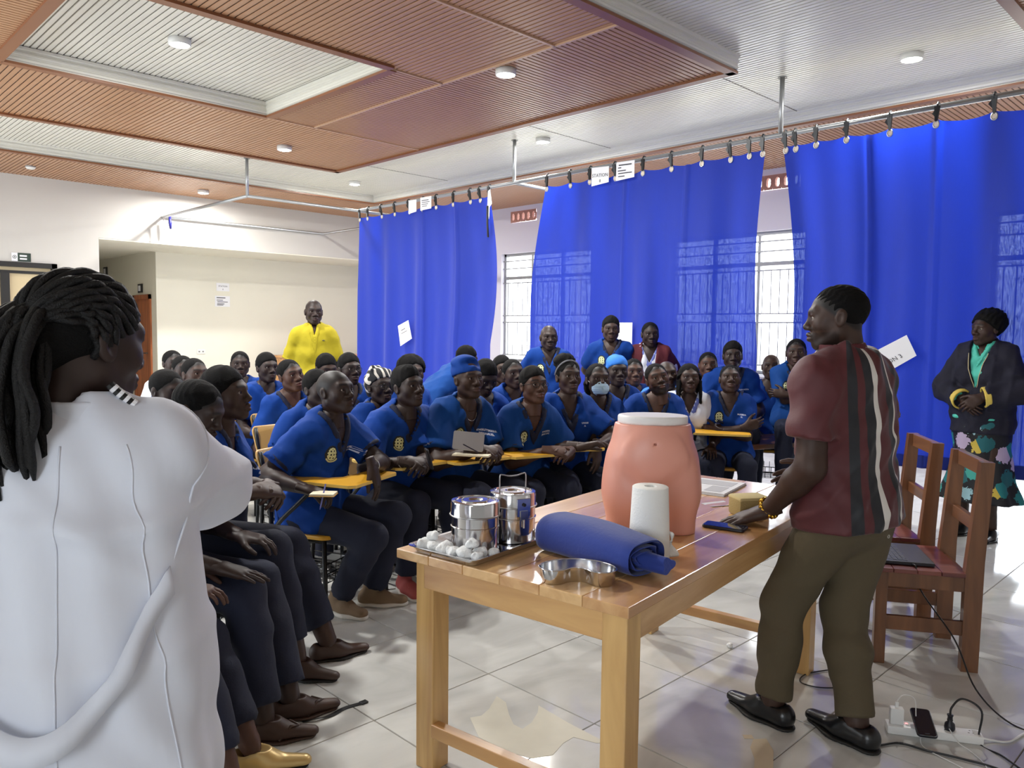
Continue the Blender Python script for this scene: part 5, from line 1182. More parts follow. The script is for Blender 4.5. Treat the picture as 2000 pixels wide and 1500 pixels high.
def shoe(root, fig, side, kind, m, ms, toe=None, sc=1., lace=None, flat=True):
    U, So = shoe_tpl(kind); a = fig.an[side]; d = np.asarray(toe if toe is not None else (side * .2, 1, 0), float); d = nrm(d); X = nrm(np.cross(d, [0, 0, 1])); Z = np.cross(X, d); R = np.stack([X, d, Z], 1) * sc
    base = (a[0], a[1], 0 if flat else a[2] - .085); key = (kind, m.name, ms.name)
    if key not in SHOEDATA:
        o = mk('shoe', U[0], U[1], m, root, True); p = mk('sole', So[0], So[1], ms, o, True); SHOEDATA[key] = (o.data, p.data)
    else:
        o = bpy.data.objects.new('shoe', SHOEDATA[key][0]); p = bpy.data.objects.new('sole', SHOEDATA[key][1]); COL.objects.link(o); COL.objects.link(p); o.parent = root; p.parent = o
    o.matrix_local = Matrix.Translation(base) @ Matrix(R.tolist()).to_4x4()
    if lace is not None:
        b = MB()
        for k in range(4): b.tube([(-.02, .02 + k * .02, .088 - k * .007), (0, .03 + k * .02, .093 - k * .008), (.02, .035 + k * .02, .083 - k * .007)], .0028, 5)
        b.build('laces', lace, o, True)
    return o
def bvh_of(o): return BVHTree.FromPolygons([v.co[:] for v in o.data.vertices], [p.vertices[:] for p in o.data.polygons])
def onto(bvh, fig, a, h, off=.002):
    """project a chest-plane point (a right, h up from neck base) on the garment"""
    p = fig.N + fig.cr * a + fig.up * h + fig.cf * .45; hit = bvh.ray_cast(Vector(p), Vector(-fig.cf), .6)
    if hit[0] is None: return None
    return hit[0] + Vector(fig.cf) * off
def badge_mat():
    m = bpy.data.materials.new('crest_print'); m.use_nodes = True; nt = m.node_tree; N = nt.nodes; L = nt.links; b = N['Principled BSDF']
    tc = N.new('ShaderNodeUVMap'); mp = N.new('ShaderNodeMapping'); mp.inputs['Location'].default_value = (.0, .25, 0); mp.inputs['Scale'].default_value = (3., 3.6, 1); L.new(tc.outputs[0], mp.inputs[0])
    vo = N.new('ShaderNodeTexVoronoi'); vo.inputs['Scale'].default_value = 1.05; vo.inputs['Randomness'].default_value = .15; L.new(mp.outputs[0], vo.inputs['Vector'])
    cr = N.new('ShaderNodeValToRGB'); e = cr.color_ramp.elements; cr.color_ramp.interpolation = 'CONSTANT'; e[0].color = (*srgb(14, 24, 22), 1); e[1].position = .27; e[1].color = (*srgb(214, 220, 170), 1); q = e.new(.66); q.color = (*srgb(30, 52, 40), 1)
    L.new(vo.outputs['Distance'], cr.inputs['Fac']); L.new(cr.outputs['Color'], b.inputs['Base Color']); b.inputs['Roughness'].default_value = .7; return m
crest_m = badge_mat(); crest_d = mat('crest_dark', srgb(12, 26, 32), .7); crest_l = mat('crest_cream', srgb(204, 208, 160), .7); namem = mat('name_thread', srgb(206, 214, 236), .7)
def badge(root, fig, bvh, a=.082, h=-.165, w_=.037, hh=.045):
    def patch(name, fa, fb, m, off, n=9, ring=None):
        V = []; F = []; UV = []
        for i in range(n + 1):
            for j in range(12):
                r_ = i / n; t = 2 * PI * j / 12; x, y = fa * r_ * math.cos(t), fb * r_ * math.sin(t); p = onto(bvh, fig, a + x, h + y, off)
                if p is None: return None
                V.append(p); UV.append((.5 + .5 * x / fa, .5 + .5 * y / fb))
        for i in range(n): F += [(i * 12 + j, i * 12 + (j + 1) % 12, (i + 1) * 12 + (j + 1) % 12, (i + 1) * 12 + j) for j in range(12)]
        o = mk(name, V, F, m, root, True); uv = o.data.uv_layers.new(name='UVMap')
        for l in o.data.loops: uv.data[l.index].uv = UV[l.vertex_index]
        return o
    o = patch('crest', w_, hh, crest_d, .0015, 4); patch('crest_ball', w_ * .78, hh * .78, crest_m, .0026, 5)
    V = []
    for i in range(11):
        t = PI * (1.18 + .64 * i / 10)
        for k in (1.0, .82):
            p = onto(bvh, fig, a + w_ * 1.02 * k * math.cos(t), h + hh * 1.02 * k * math.sin(t), .0034)
            if p is None: return
            V.append(p)
    mk('crest_ribbon', V, [(2 * i, 2 * i + 2, 2 * i + 3, 2 * i + 1) for i in range(10)], crest_l, root)
def nametag(root, fig, bvh, lines, a=-.09, h=-.145, size=.0145):
    b = MB()
    for k, t in enumerate(lines):
        V, F = textmesh(t, size, bold=.0007); Q = [onto(bvh, fig, a - x, h + y - k * size * 1.25, .002) for x, y, z in V]
        if any(q is None for q in Q): continue
        b.add(Q, F)
    if b.V: b.build('embroidered_name', namem, root, kind='stuff')
def collar(root, fig, m, r0=.066, hgt=.03, v=.006, gap=.35, name='collar', low=-.02, tilt=.02):
    N, u, f = fig.N, fig.up, fig.cf
    it = [cap(N + u * low, N + u * (low + hgt) + f * tilt, r0 + .018, r0 + .008), (cap(N + u * (low - .06), N + u * (low + hgt + .05) + f * tilt, r0 + .004, r0 - .002), .004, 1)]
    c = fig.cr
    def cut(x, y, z):
        px, py, pz = x - N[0], y - N[1], z - N[2]; h = px * u[0] + py * u[1] + pz * u[2]; a = px * c[0] + py * c[1] + pz * c[2]; b = px * f[0] + py * f[1] + pz * f[2]
        return np.maximum(np.maximum(h - (low + hgt) - .25 * np.maximum(b, -1) * -0 , -(h - low + .35 * np.maximum(b, 0))), np.minimum(gap * (h - low + .02) + .006 - np.abs(a), b))
    vv, ff = sdf(it, v, .004, [cut]); return mk(name, vv, ff, m, root, True)
def glasses(root, fig, m, r_=.021):
    b = MB(); P = lambda x, y, z: headpos(fig, np.array([[x, y, z]]))[0]
    for s_ in (-1, 1):
        b.tube([P(s_ * .033 + r_ * 1.1 * math.cos(t), .102 - .006 * abs(s_ * .033 + r_ * math.cos(t)) / .05, .004 + r_ * .8 * math.sin(t)) for t in np.linspace(0, 2 * PI, 15)], .0018, 5, False); b.tube([P(s_ * .057, .094, .01), P(s_ * .081, .03, .012), P(s_ * .083, -.012, .006)], .0018, 5)
    b.tube([P(-.012, .104, .008), P(.012, .104, .008)], .0018, 5); o = b.build('spectacles', m, root, True)
    for s_ in (-1, 1):
        V = [P(s_ * .033, .1, .004)] + [P(s_ * .033 + r_ * 1.05 * math.cos(t), .1005, .004 + r_ * .76 * math.sin(t)) for t in np.linspace(0, 2 * PI, 13)[:-1]]
        mk('lens', V, [(0, k + 1, (k + 1) % 12 + 1) for k in range(12)], lensm, o)
    return o

# ------------------------------------------------------------------ the audience
PRES = np.array([2.85, 1.25, 1.52])
def pix(x, y, d):
    q = Vector((0, 0, 1.5079)) + (cam_f + cam_r * ((x - 1000) / FPX) - cam_u * ((y - 750) / FPX)) * d; return np.array(q)
def gnd(x, y, z=0.):
    q = cam_f + cam_r * ((x - 1000) / FPX) - cam_u * ((y - 750) / FPX); t = (z - 1.5079) / q.z; return np.array([q.x * t, q.y * t, z])
def loc2(v, phi):
    """world vector -> local frame of a figure facing angle phi"""
    a = phi - PI / 2; c, s = math.cos(-a), math.sin(-a); return np.array([c * v[0] - s * v[1], s * v[0] + c * v[1], v[2]])
def glob2(v, phi):
    a = phi - PI / 2; c, s = math.cos(a), math.sin(a); return np.array([c * v[0] - s * v[1], s * v[0] + c * v[1], v[2]])
CH = {}
def seat_chair(loc, rz, label, tablet=True):
    if tablet not in CH: CH[tablet] = e = tchair(tablet)
    else: e = copytree(CH[tablet])
    e.location = loc; e.rotation_euler = (0, 0, rz); return setp(e, label, 'chair', 'yellow tablet-arm chairs')
shoe_blk = mat('black_shoe', srgb(16, 17, 20), .3); sole_blk = mat('dark_sole', srgb(24, 22, 20), .6); sole_wht = mat('white_sole', srgb(206, 200, 190), .6)
tan_sh = mat('tan_suede', srgb(126, 104, 80), .85); red_sh = mat('red_canvas', srgb(164, 74, 72), .8); brn_sh = mat('brown_leather', srgb(60, 40, 30), .5); gold_sh = mat('gold_flat', srgb(206, 178, 120), .35, .4)
lacew = mat('cream_lace', srgb(222, 208, 180), .8); specm = mat('spectacle_frame', srgb(40, 40, 44), .3, .5)
BLACKSHOE = ('loafer', shoe_blk, sole_blk, None)
def dress(fig, root, lod, skin, face, hair, hairmat, hands, hd, beard, bald, legs_body, top, Vn, sleeve, hem, vdepth, crest, names, shoes, seedk, trm, cuff=.93, tband=navy, loose=.045, o=.015, vw=.4, tname='scrub_top'):
    v = {0: .0098, 1: .0132, 2: .019}[lod]; hv = {0: .0039, 1: .0049, 2: .0066}[lod]
    body_mesh(root, fig, SK[skin], v * 1.6, hv, face, hd if hands else {}, beard, bald, legs_body, .95 if hair and hairmat is None else 0.)
    if hair: hair_obj(root, fig, hair, hv, hairmat, 'hair' if hairmat is None else 'head_covering')
    vf = vneck(fig, vdepth, vw)
    ob, ends, _ = shirt(root, fig, top, v, V=vf if Vn else None, seed=seedk, hem=hem, sleeve=sleeve, name=tname, loose=loose, o=o)
    if lod < 2 and Vn: trims(root, fig, ends, v, vf, tband, o=o + .0125, bands=sleeve < .5)
    fig.bvh = None
    if crest or names:
        fig.bvh = bvh_of(ob)
        if crest: badge(root, fig, fig.bvh)
        if names: nametag(root, fig, fig.bvh, names)
    if trm: pants(root, fig, trm, v * 1.6, seed=seedk, b=cuff)
    for sd in (1, -1):
        km = (shoes or {}).get(sd, BLACKSHOE)
        if km is not None:
            toe = (sd * .15, 1, 0) if len(km) < 5 else loc2(np.array([*km[4], 0.]), fig.phi)
            so = shoe(root, fig, sd, km[0], km[1], km[2], toe, lace=km[3])
            if len(km) > 5:      # sandal straps over a bare foot
                so.name = 'foot'; d = np.array([0, 1., 0]); X = np.array([1., 0, 0]); b0 = np.zeros(3)
                st_ = MB(); st_.tube([b0 + d * .06 - X * .046 + [0, 0, .014], b0 + d * .09 - X * .02 + [0, 0, .056], b0 + d * .13 + [0, 0, .044], b0 + d * .1 + X * .02 + [0, 0, .054], b0 + d * .06 + X * .046 + [0, 0, .014]], .006, 6); st_.build('sandal_strap', km[5], so, True)
    fig.top = ob
def aim(fig, H, phi, look, yawadd, pitch):
    ld = loc2(np.asarray(look, float) - H, phi); yaw = max(-88, min(88, math.degrees(math.atan2(-ld[0], ld[1])) + yawadd)); pt = math.degrees(math.atan2(ld[2], math.hypot(ld[0], ld[1]))) if pitch is None else pitch
    return yaw, pt
def clasp_at(x, y, d, w_=.075, pose='clasp'):
    def f(fig, A):
        c = fig.L(pix(x, y, d)); A(1, c + [w_, -.055, .012], (-.85, .55, -.12), (-.45, -.2, -.85), pose); A(-1, c + [-w_, -.045, .0], (.85, .5, -.1), (.5, -.3, -.75), pose)
    return f
def sitter(label, key, px, py, d, dphi=0, look=PRES, lean=8, side=0, twist=0, fem=False, g=1., face='m', hair='short', hairmat=None, skin=0, lod=1, top=None, arms='thigh', feet=None, seat=.45, chair=True,
           tablet=True, crest=True, names=None, beard=0., bald=0., roll=0, pitch=None, yawadd=0, shoes=None, phi=None, group='students seated in the audience', hs=1., V=True, sleeve=.38, hands=True, legs_body=False, hunch=0, hem=-.05, vdepth=.15, fwd=.03, cuff=.93, tband=None, loose=.045):
    H = pix(px, py, d)
    if phi is None: phi = math.atan2(PRES[1] - H[1], PRES[0] - H[0]) + math.radians(dphi)
    cl = math.cos(math.radians(lean)) * math.cos(math.radians(side))
    sc = min(1.12, max(.86, (H[2] - seat - .085) / (.5 * cl + .122 * (.55 * cl + .45))))
    fig = Fig(seat, lean, side, twist, sc, g, fem, hunch=hunch); fig.head(0, 0, 0, fwd=fwd, hs=hs); rx = H - glob2(fig.hc, phi)
    yaw, pt = aim(fig, H, phi, look, yawadd, pitch)
    fig.head(yaw, pt, roll, fwd=fwd, hs=hs, lift=(H[2] - fig.hc[2]) / sc if abs(H[2] - fig.hc[2]) > .002 else 0)
    root = empty('person', (rx[0], rx[1], 0), phi - PI / 2, label, 'person', group)
    fig.root = root; fig.phi = phi; fig.L = lambda p: loc2(np.asarray(p, float) - np.array([rx[0], rx[1], 0]), phi); fig.W = lambda p: glob2(np.asarray(p, float), phi) + np.array([rx[0], rx[1], 0])
    hd = {}
    def A(sd, wr, d_, palm, pose, pole=None):
        fig.arm(sd, wr, pole); hd[sd] = (pose, d_, palm)
    zt = .79
    if arms == 'thigh':
        for sd in (1, -1): A(sd, (sd * .14, .33, seat + .17), (sd * -.15, 1, -.15), (0, -.1, -1), 'relax')
    elif arms == 'clasp':
        A(1, (.085, .34, zt), (-.85, .5, -.12), (-.45, -.2, -.85), 'clasp'); A(-1, (-.075, .35, zt + .012), (.8, .55, -.2), (.5, -.3, -.75), 'clasp')
    elif arms == 'cross':
        c = fig.pel + fig.up * .235
        A(1, c + fig.cr * -.12 + fig.cf * .19 + fig.up * .02, -fig.cr + fig.up * .35 + fig.cf * -.1, -fig.cf, 'relax', fig.cr * 1 - fig.up * .9 + fig.cf * .1); A(-1, c + fig.cr * .1 + fig.cf * .215 - fig.up * .015, fig.cr - fig.cf * .3 + fig.up * .1, -fig.cf, 'relax', -fig.cr - fig.up * .9 + fig.cf * .1)
    else: arms(fig, A)
    for sd in (1, -1):
        a_ = (sd * .12, .40, seat - .365)
        if feet and sd in feet: q = gnd(*feet[sd]); a_ = fig.L((q[0], q[1], .085))
        fig.leg(sd, a_, (sd * .1, 1, .6))
    dress(fig, root, lod, skin, face, hair, hairmat, hands, hd, beard, bald, legs_body, top or scrub, V, sleeve, hem, vdepth, crest, names, shoes if seat < .6 else {1: None, -1: None}, int(px), trouser, cuff, tband or navy, loose)
    if chair:
        cpos = rx + glob2(np.array([0, .06, 0]), phi); seat_chair((cpos[0], cpos[1], 0), phi - PI / 2, 'yellow tablet-arm chair under the ' + key, tablet)
    return fig
PL = lambda fig, r, f_, u: fig.pel + fig.cr * r + fig.cf * f_ + fig.up * u

# -- front row, from the coat wearer towards the window
brown_pair = {1: ('loafer', brn_sh, sole_blk, None, (.55, -.83)), -1: ('loafer', brn_sh, sole_blk, None, (.96, -.25))}
sitter('person almost hidden by the white coat, wearing gold flat shoes', 'person in gold shoes', 240, 850, 2.72, phi=-.62, skin=2, hair='puff', fem=True, face='f', lod=1, crest=False, tablet=False, arms='thigh', look=(2.8, 1.3, 1.4), cuff=.8, legs_body=True, feet={1: (450, 1570), -1: (492, 1508)}, shoes={1: ('loafer', gold_sh, sole_blk, None, (.8, -.6)), -1: ('loafer', gold_sh, sole_blk, None, (.85, -.5))})
def f0arm(fig, A):
    A(1, fig.L(pix(425, 1108, 2.85)), loc2(np.array([.75, -.6, -.25]), fig.phi), (0, 0, -1), 'flat'); A(-1, (-.13, .34, .64), (.2, 1, -.1), (0, 0, -1), 'relax')
sitter('front-row man with bowed head peering past the white sleeve', 'man with bowed head', 385, 803, 3.08, phi=-.72, skin=0, hair='short', lod=0, crest=False, tablet=False, arms=f0arm, pitch=-24, look=(2.6, 1.6, 1.1), lean=18, hs=1.0, cuff=.9, legs_body=True, feet={1: (515, 1445), -1: (566, 1402)}, shoes={1: ('loafer', SK[1], brn_sh, None, (.8, -.55), brn_sh), -1: ('loafer', SK[1], brn_sh, None, (.95, -.3), brn_sh)})
sitter('front-row man with tall hair and brown loafers, hands clasped', 'man in brown loafers', 441, 772, 3.5, dphi=14, skin=1, hair='high', lod=0, names=['NSENGIYUMVA', 'ERIC'], crest=False, tablet=False, arms=clasp_at(540, 958, 3.22), lean=18, cuff=.84, legs_body=True, feet={1: (580, 1322), -1: (640, 1287)}, shoes=brown_pair, yawadd=8)
def f2arm(fig, A):
    A(1, fig.L(pix(597, 955, 3.78)), loc2(np.array([.72, -.66, -.25]), fig.phi), loc2(np.array([.2, -.1, -1]), fig.phi), 'grip'); A(-1, fig.L(pix(727, 910, 3.95)), (-.15, .25, -1), (.2, -1, -.1), 'droop', (-1, -.3, -.2))
F2 = sitter('seated man with shaved head holding a pen over his board', 'man holding a pen', 655, 766, 4.1, dphi=8, bald=.8, hair=None, skin=0, lod=0, names=['NIZEYIMANA', 'JEAN MARIE V'], arms=f2arm, lean=13, feet={1: (662, 1198), -1: (728, 1182)}, shoes={1: ('sneaker', tan_sh, sole_wht, lacew), -1: ('sneaker', tan_sh, sole_wht, lacew, (.75, -.66))})
F3 = sitter('seated man holding a black phone in both hands, one red shoe', 'man holding a phone', 797, 757, 4.6, dphi=2, hair='flat', skin=0, lod=0, names=['HABIMANA', 'ALPHONSE'], arms=clasp_at(822, 905, 4.28, .06, 'grip'), lean=17, feet={1: (792, 1158), -1: (888, 1140)}, shoes={1: ('sneaker', red_sh, sole_wht, lacew, (-.25, -.97)), -1: ('sneaker', red_sh, sole_wht, lacew)}, roll=3, g=1.06)
F4 = sitter('seated man in blue surgical cap with a tablet computer', 'man in surgical cap', 914, 743, 4.8, dphi=4, hair='cap', hairmat=scrub, skin=1, lod=0, top=scrub_t, names=['NTAKIRUTIMANA', 'EMMANUEL'], arms=clasp_at(962, 883, 4.52, .06, 'grip'), lean=14, beard=.15)
F5 = sitter('seated young man in spectacles with interlaced fingers', 'young man in spectacles', 1042, 755, 5.0, dphi=2, hair='high', skin=2, lod=0, top=scrub_t, names=['KWIZERA', 'JEAN LUC'], arms=clasp_at(1100, 884, 4.82, .07), lean=17)
glasses(F5.root, F5, specm)
def f6arm(fig, A):
    A(1, fig.L(pix(1140, 872, 4.98)), loc2(np.array([.7, -.7, .25]), fig.phi), (0, .3, -1), 'relax'); A(-1, fig.L(pix(1165, 872, 5.1)), (.1, .4, -1), (.5, -1, 0), 'droop', (-1, -.2, -.3))
F6 = sitter('seated woman with black hair puff and grey headband', 'woman with headband', 1110, 738, 5.3, dphi=0, fem=True, face='f', hair='puff', skin=1, lod=0, names=['UWASE', 'A.'], arms=f6arm, lean=10, g=1.12)
V_ = MB().tube([headpos(F6, np.array([[.086 * math.cos(t), .062 * math.sin(t) - .02, .03 + .085 * math.sin(t)]]))[0] for t in np.linspace(-.1, PI + .1, 22)], .006, 6).build('headband', mat('grey_band', srgb(120, 122, 130), .7), F6.root, True)
F7 = sitter('seated woman wearing a pale blue face mask', 'woman in a face mask', 1168, 743, 5.55, dphi=-2, fem=True, face='f', hair='bob', skin=1, lod=0, names=['I.'], arms=clasp_at(1195, 850, 5.3), lean=6)
maskm = mat('surgical_mask', srgb(176, 204, 222), .8, bump=(60, .2))
V, F = sdf([ell((0, .05, -.06), (.062, .058, .054)), (cap((0, .1, -.03), (0, .098, -.075), .014), .03)], .0036, .02, [lambda x, y, z: -(y - .022) + 0 * x + 0 * z, lambda x, y, z: z + .014 + .1 * (.1 - y) + 0 * x], nz((.0012, (0, 0, 420), 0))); mo = mk('face_mask', headpos(F7, V), F, maskm, F7.root, True)
MB().tube([headpos(F7, np.array([q]))[0] for q in ((.055, .045, -.03), (.078, .0, .0), (.08, -.02, .005))], .0015, 5).build('ear_loop', whitep, mo); MB().tube([headpos(F7, np.array([q]))[0] for q in ((-.055, .045, -.03), (-.078, .0, .0), (-.08, -.02, .005))], .0015, 5).build('ear_loop', whitep, mo)
F8 = sitter('seated man with tilted head and short beard above the pelvis model', 'bearded man', 1284, 741, 5.7, dphi=-3, hair='short', skin=2, lod=1, names=['MUGABO', 'J.'], beard=.85, roll=14, lean=16, arms=clasp_at(1290, 862, 5.45), look=(2.5, .9, 1.75))
F9 = sitter('seated man with folded arms and upturned chin in front of a curtain', 'man with folded arms', 1426, 741, 6.2, dphi=-2, hair='short', skin=1, lod=1, names=['MUGISHA', 'D.'], arms='cross', lean=3, pitch=14, hs=1.0)
F10 = sitter('young man perched high with folded arms before the bright window', 'perched young man', 1555, 690, 6.5, dphi=6, hair='short', skin=1, lod=1, top=scrub_t, names=['IRADUKUNDA', 'P.'], arms='cross', lean=-2, seat=.70, chair=False, legs_body=False)
# -- rows behind
sitter('man in a white coat at the far left of the back row', 'man in white coat', 338, 711, 6.8, dphi=-6, hair='short', skin=0, lod=2, top=coatm, crest=False, tband=navy, tablet=False)
sitter('head half hidden behind the leftmost man in white', 'half hidden head', 358, 724, 6.2, dphi=-4, hair='short', skin=0, lod=2, crest=False, tablet=False, look=(2.3, 1.5, 1.4))
sitter('man in profile behind the tall-haired front-row man', 'man in profile', 381, 732, 5.6, dphi=-2, hair='short', skin=1, lod=2, crest=False, tablet=False)
sitter('man with round cropped head low beside the white coat', 'man with cropped head', 327, 765, 4.25, dphi=10, hair='short', skin=0, lod=2, crest=False, tablet=False, pitch=-10)
sitter('man facing the camera with close-cropped hair before the cream wall', 'man facing the camera', 469, 712, 7.0, dphi=-14, hair='short', skin=0, lod=2, crest=False, look=(.5, .5, 1.3), tablet=False)
sitter('man looking right beside the man facing the camera', 'man looking right', 522, 720, 6.4, dphi=6, hair='high', skin=0, lod=2, crest=False, tablet=False)
sitter('leaning man with high forehead and a crest on his tunic', 'leaning man', 568, 734, 5.6, dphi=2, hair='short', skin=2, lod=1, names=None, side=8, roll=10, lean=14, bald=.2)
sitter('man whose head is behind the shaved-headed man', 'man behind the pen holder', 621, 762, 4.95, dphi=4, hair='high', skin=0, lod=2, crest=False, lean=20, tablet=False)
sitter('dark-haired head in front of the yellow polo shirt', 'dark-haired student', 637, 722, 6.5, dphi=30, hair='high', skin=1, lod=2, crest=False, tablet=False, pitch=-12)
R10 = sitter('man with glasses and glossy forehead left of the headscarf', 'man with glasses', 683, 723, 6.0, dphi=4, hair='high', skin=0, lod=1, crest=False, tablet=False)
glasses(R10.root, R10, specm)
scarfm = bpy.data.materials.new('striped_scarf'); scarfm.use_nodes = True
def scarf_nodes(m):
    nt = m.node_tree; N = nt.nodes; L = nt.links; b = N['Principled BSDF']; tc = N.new('ShaderNodeTexCoord'); w_ = N.new('ShaderNodeTexWave'); w_.inputs['Scale'].default_value = 9; w_.inputs['Distortion'].default_value = 5; w_.inputs['Detail'].default_value = 1; L.new(tc.outputs['Object'], w_.inputs['Vector'])
    cr = N.new('ShaderNodeValToRGB'); cr.color_ramp.interpolation = 'CONSTANT'; e = cr.color_ramp.elements; e[0].color = (*srgb(20, 22, 28), 1); e[1].position = .66; e[1].color = (*srgb(205, 200, 190), 1); L.new(w_.outputs['Fac'], cr.inputs[0]); L.new(cr.outputs[0], b.inputs['Base Color']); b.inputs['Roughness'].default_value = .8
scarf_nodes(scarfm)
R11 = sitter('woman in a black and white striped headscarf and glasses', 'woman in headscarf', 743, 757, 5.25, dphi=10, fem=True, face='f', hair='scarf', hairmat=scarfm, skin=0, lod=1, crest=False, pitch=6, tablet=False)
glasses(R11.root, R11, specm, .023)
sitter('woman with a large round afro behind the phone holder', 'woman with afro', 806, 730, 6.2, dphi=14, fem=True, face='f', hair='afro', skin=1, lod=2, crest=False, tablet=False)
sitter('man looking down behind the surgical cap wearer', 'man looking down', 948, 738, 5.65, dphi=2, hair='high', skin=0, lod=2, crest=False, pitch=-26, tablet=False)
sitter('back-row student with rounded hair by the bright window', 'student by the window', 981, 724, 6.7, dphi=20, hair='high', skin=1, lod=2, crest=False, tablet=False)
sitter('back-row man leaning right of the student by the window', 'leaning back-row man', 1003, 731, 6.1, dphi=8, hair='short', skin=1, lod=2, crest=False, roll=8, tablet=False)
sitter('woman in a bright blue surgical cap behind the mask wearer', 'woman in blue cap', 1206, 727, 6.1, dphi=2, fem=True, face='f', hair='cap2', hairmat=mat('cap_blue', srgb(40, 120, 214), .8), skin=0, lod=1, crest=False, tablet=False)
sitter('man half hidden behind the woman in the blue cap', 'half hidden man', 1238, 728, 6.6, dphi=8, hair='short', skin=2, lod=2, crest=False, tablet=False)
sitter('balding man behind the bearded man\'s shoulder', 'balding man', 1304, 733, 6.35, dphi=0, hair=None, bald=.4, skin=1, lod=2, top=mat('sky_blue_top', srgb(70, 140, 214), .8), crest=False, tablet=False, roll=8)
R19 = sitter('woman with long braids in a white tunic with blue collar', 'woman with long braids', 1346, 740, 6.2, dphi=2, fem=True, face='f', hair='long', skin=1, lod=1, top=coatm, tband=mat('lilac_trim', srgb(96, 108, 176), .8), crest=True, tablet=False)
sitter('man in dark red seated against the curtain', 'man in dark red', 1383, 714, 6.9, dphi=0, hair='short', skin=2, lod=2, top=mat('dark_red_knit', srgb(84, 24, 34), .85), crest=False, tablet=False)
R21 = sitter('broad man in scrubs sitting tall behind the folded arms', 'broad man', 1431, 696, 6.75, dphi=2, hair='high', skin=0, lod=1, names=['NKURUNZIZA', 'T.'], crest=False, seat=.6, chair=False, g=1.12)
sitter('balding head against the bright window beside the perched man', 'balding man at window', 1506, 717, 7.1, dphi=0, hair=None, bald=.35, skin=1, lod=2, crest=False, tablet=False)
# high seat under the perched pair
e = empty('bench_table', (5.98, 3.3, 0), -.35, 'dark high bench under the perched young man', 'bench')
for k in range(2): MB().bbox((-.55, -.25 + k * .26, .56), (.75, -.0 + k * .26, .6), .004).build('bench_board', chairw_x, e)
for x in (-.5, .7):
    for y in (-.2, .2): MB().bbox((x - .025, y - .025, 0), (x + .025, y + .025, .56), .003).build('leg', chairw, e)
# -- small jewellery
def wristring(fig, sd, m, name, r=.031, back=.03, tube=.0035):
    ax_ = nrm(fig.wr[sd] - fig.el[sd]); c = fig.wr[sd] - ax_ * back; ex = nrm(np.cross(ax_, [.1, .2, 1])); ey = np.cross(ax_, ex)
    return MB().tube([c + ex * r * math.cos(t) + ey * r * math.sin(t) for t in np.linspace(0, 2 * PI, 19)], tube, 6, False).build(name, m, fig.root, True)
silverm = mat('silver', srgb(190, 190, 192), .25, 1.)
wristring(F2, -1, silverm, 'bracelet'); wristring(F6, 1, silverm, 'bracelet', .029); wristring(F3, 1, silverm, 'bracelet', .031)
pts = [onto(F4.bvh, F4, .05 * math.sin(t) * 1.1, -.02 - .07 * math.cos(t) ** 2, -.01) for t in np.linspace(-1.2, 1.2, 9)]
MB().tube([Vector(F4.N + F4.cr * .045 * math.sin(t) + F4.cf * (.085 + .03 * math.cos(t)) + F4.up * (-.035 - .055 * math.cos(t))) for t in np.linspace(-1.4, 1.4, 13)], .0022, 5).build('necklace', silverm, F4.root, True)
# -- things in hands
pen_m = mat('blue_pen', srgb(120, 126, 200), .3)
q0, q1 = pix(636, 945, 3.72), pix(626, 990, 3.70); o = MB().tube([Vector(q0 - q0), Vector(q1 - q0)], .0035, 8).tube([Vector((q1 - q0)), Vector((q1 - q0) * 1.12)], [.0035, .001], 8).build('pen', pen_m); o.location = q0; setp(o, 'pale blue pen in the shaved-headed man\'s hand', 'pen')
def book(name, c, rz, a, b, h, m, label, cat='notebook', tilt=(0, 0)):
    e = empty(name, c, rz, label, cat); e.rotation_euler = (tilt[0], tilt[1], rz)
    MB().bbox((-a, -b, 0), (a, b, .002), .0008).build('cover', m, e); MB().bbox((-a + .003, -b + .003, .002), (a - .003, b - .003, h), .0008).build('page_block', mat('page_cream', srgb(226, 216, 190), .8), e); return e
book('notebook', pix(632, 962, 3.72) + np.array([0, 0, -.012]), -.8, .06, .045, .012, yel, 'small yellow notebook under the pen hand')
book('notebook', pix(925, 888, 4.52), -1.0, .11, .08, .01, mat('notebook_cover', srgb(190, 176, 150), .7), 'open cream notebook on the cap wearer\'s board')
e = empty('tablet_computer', pix(915, 862, 4.50), -.75, 'silver tablet computer held by the cap wearer', 'tablet'); e.rotation_euler = (1.05, .1, -.72)
P_ = lambda a, b, r_, z: [(x, y, z) for x, y in rrect(a, b, r_)]
V, F = loft([P_(.088, .056, .01, 0), P_(.09, .058, .012, .003), P_(.088, .056, .01, .008)]); mk('shell', V, F, mat('silver_shell', srgb(158, 156, 158), .35, .5), e); V, F = loft([P_(.083, .05, .006, -.0006), P_(.083, .05, .006, 0)]); mk('screen', V, F, scr, e)
q0 = pix(905, 868, 4.42); o = MB().tube([Vector((0, 0, 0)), Vector(pix(935, 884, 4.42) - q0)], .0035, 8).lathe([(0, 0), (.004, 0), (.004, .002)], 6).build('pen', mat('dark_pen', srgb(28, 26, 48), .3)); o.location = q0; setp(o, 'dark pen held beside the tablet computer', 'pen')
ph = phone('smartphone', pix(836, 897, 4.24), -.2, 'black phone upright in the seated man\'s hands', .12, .06, (.2, 1.25))

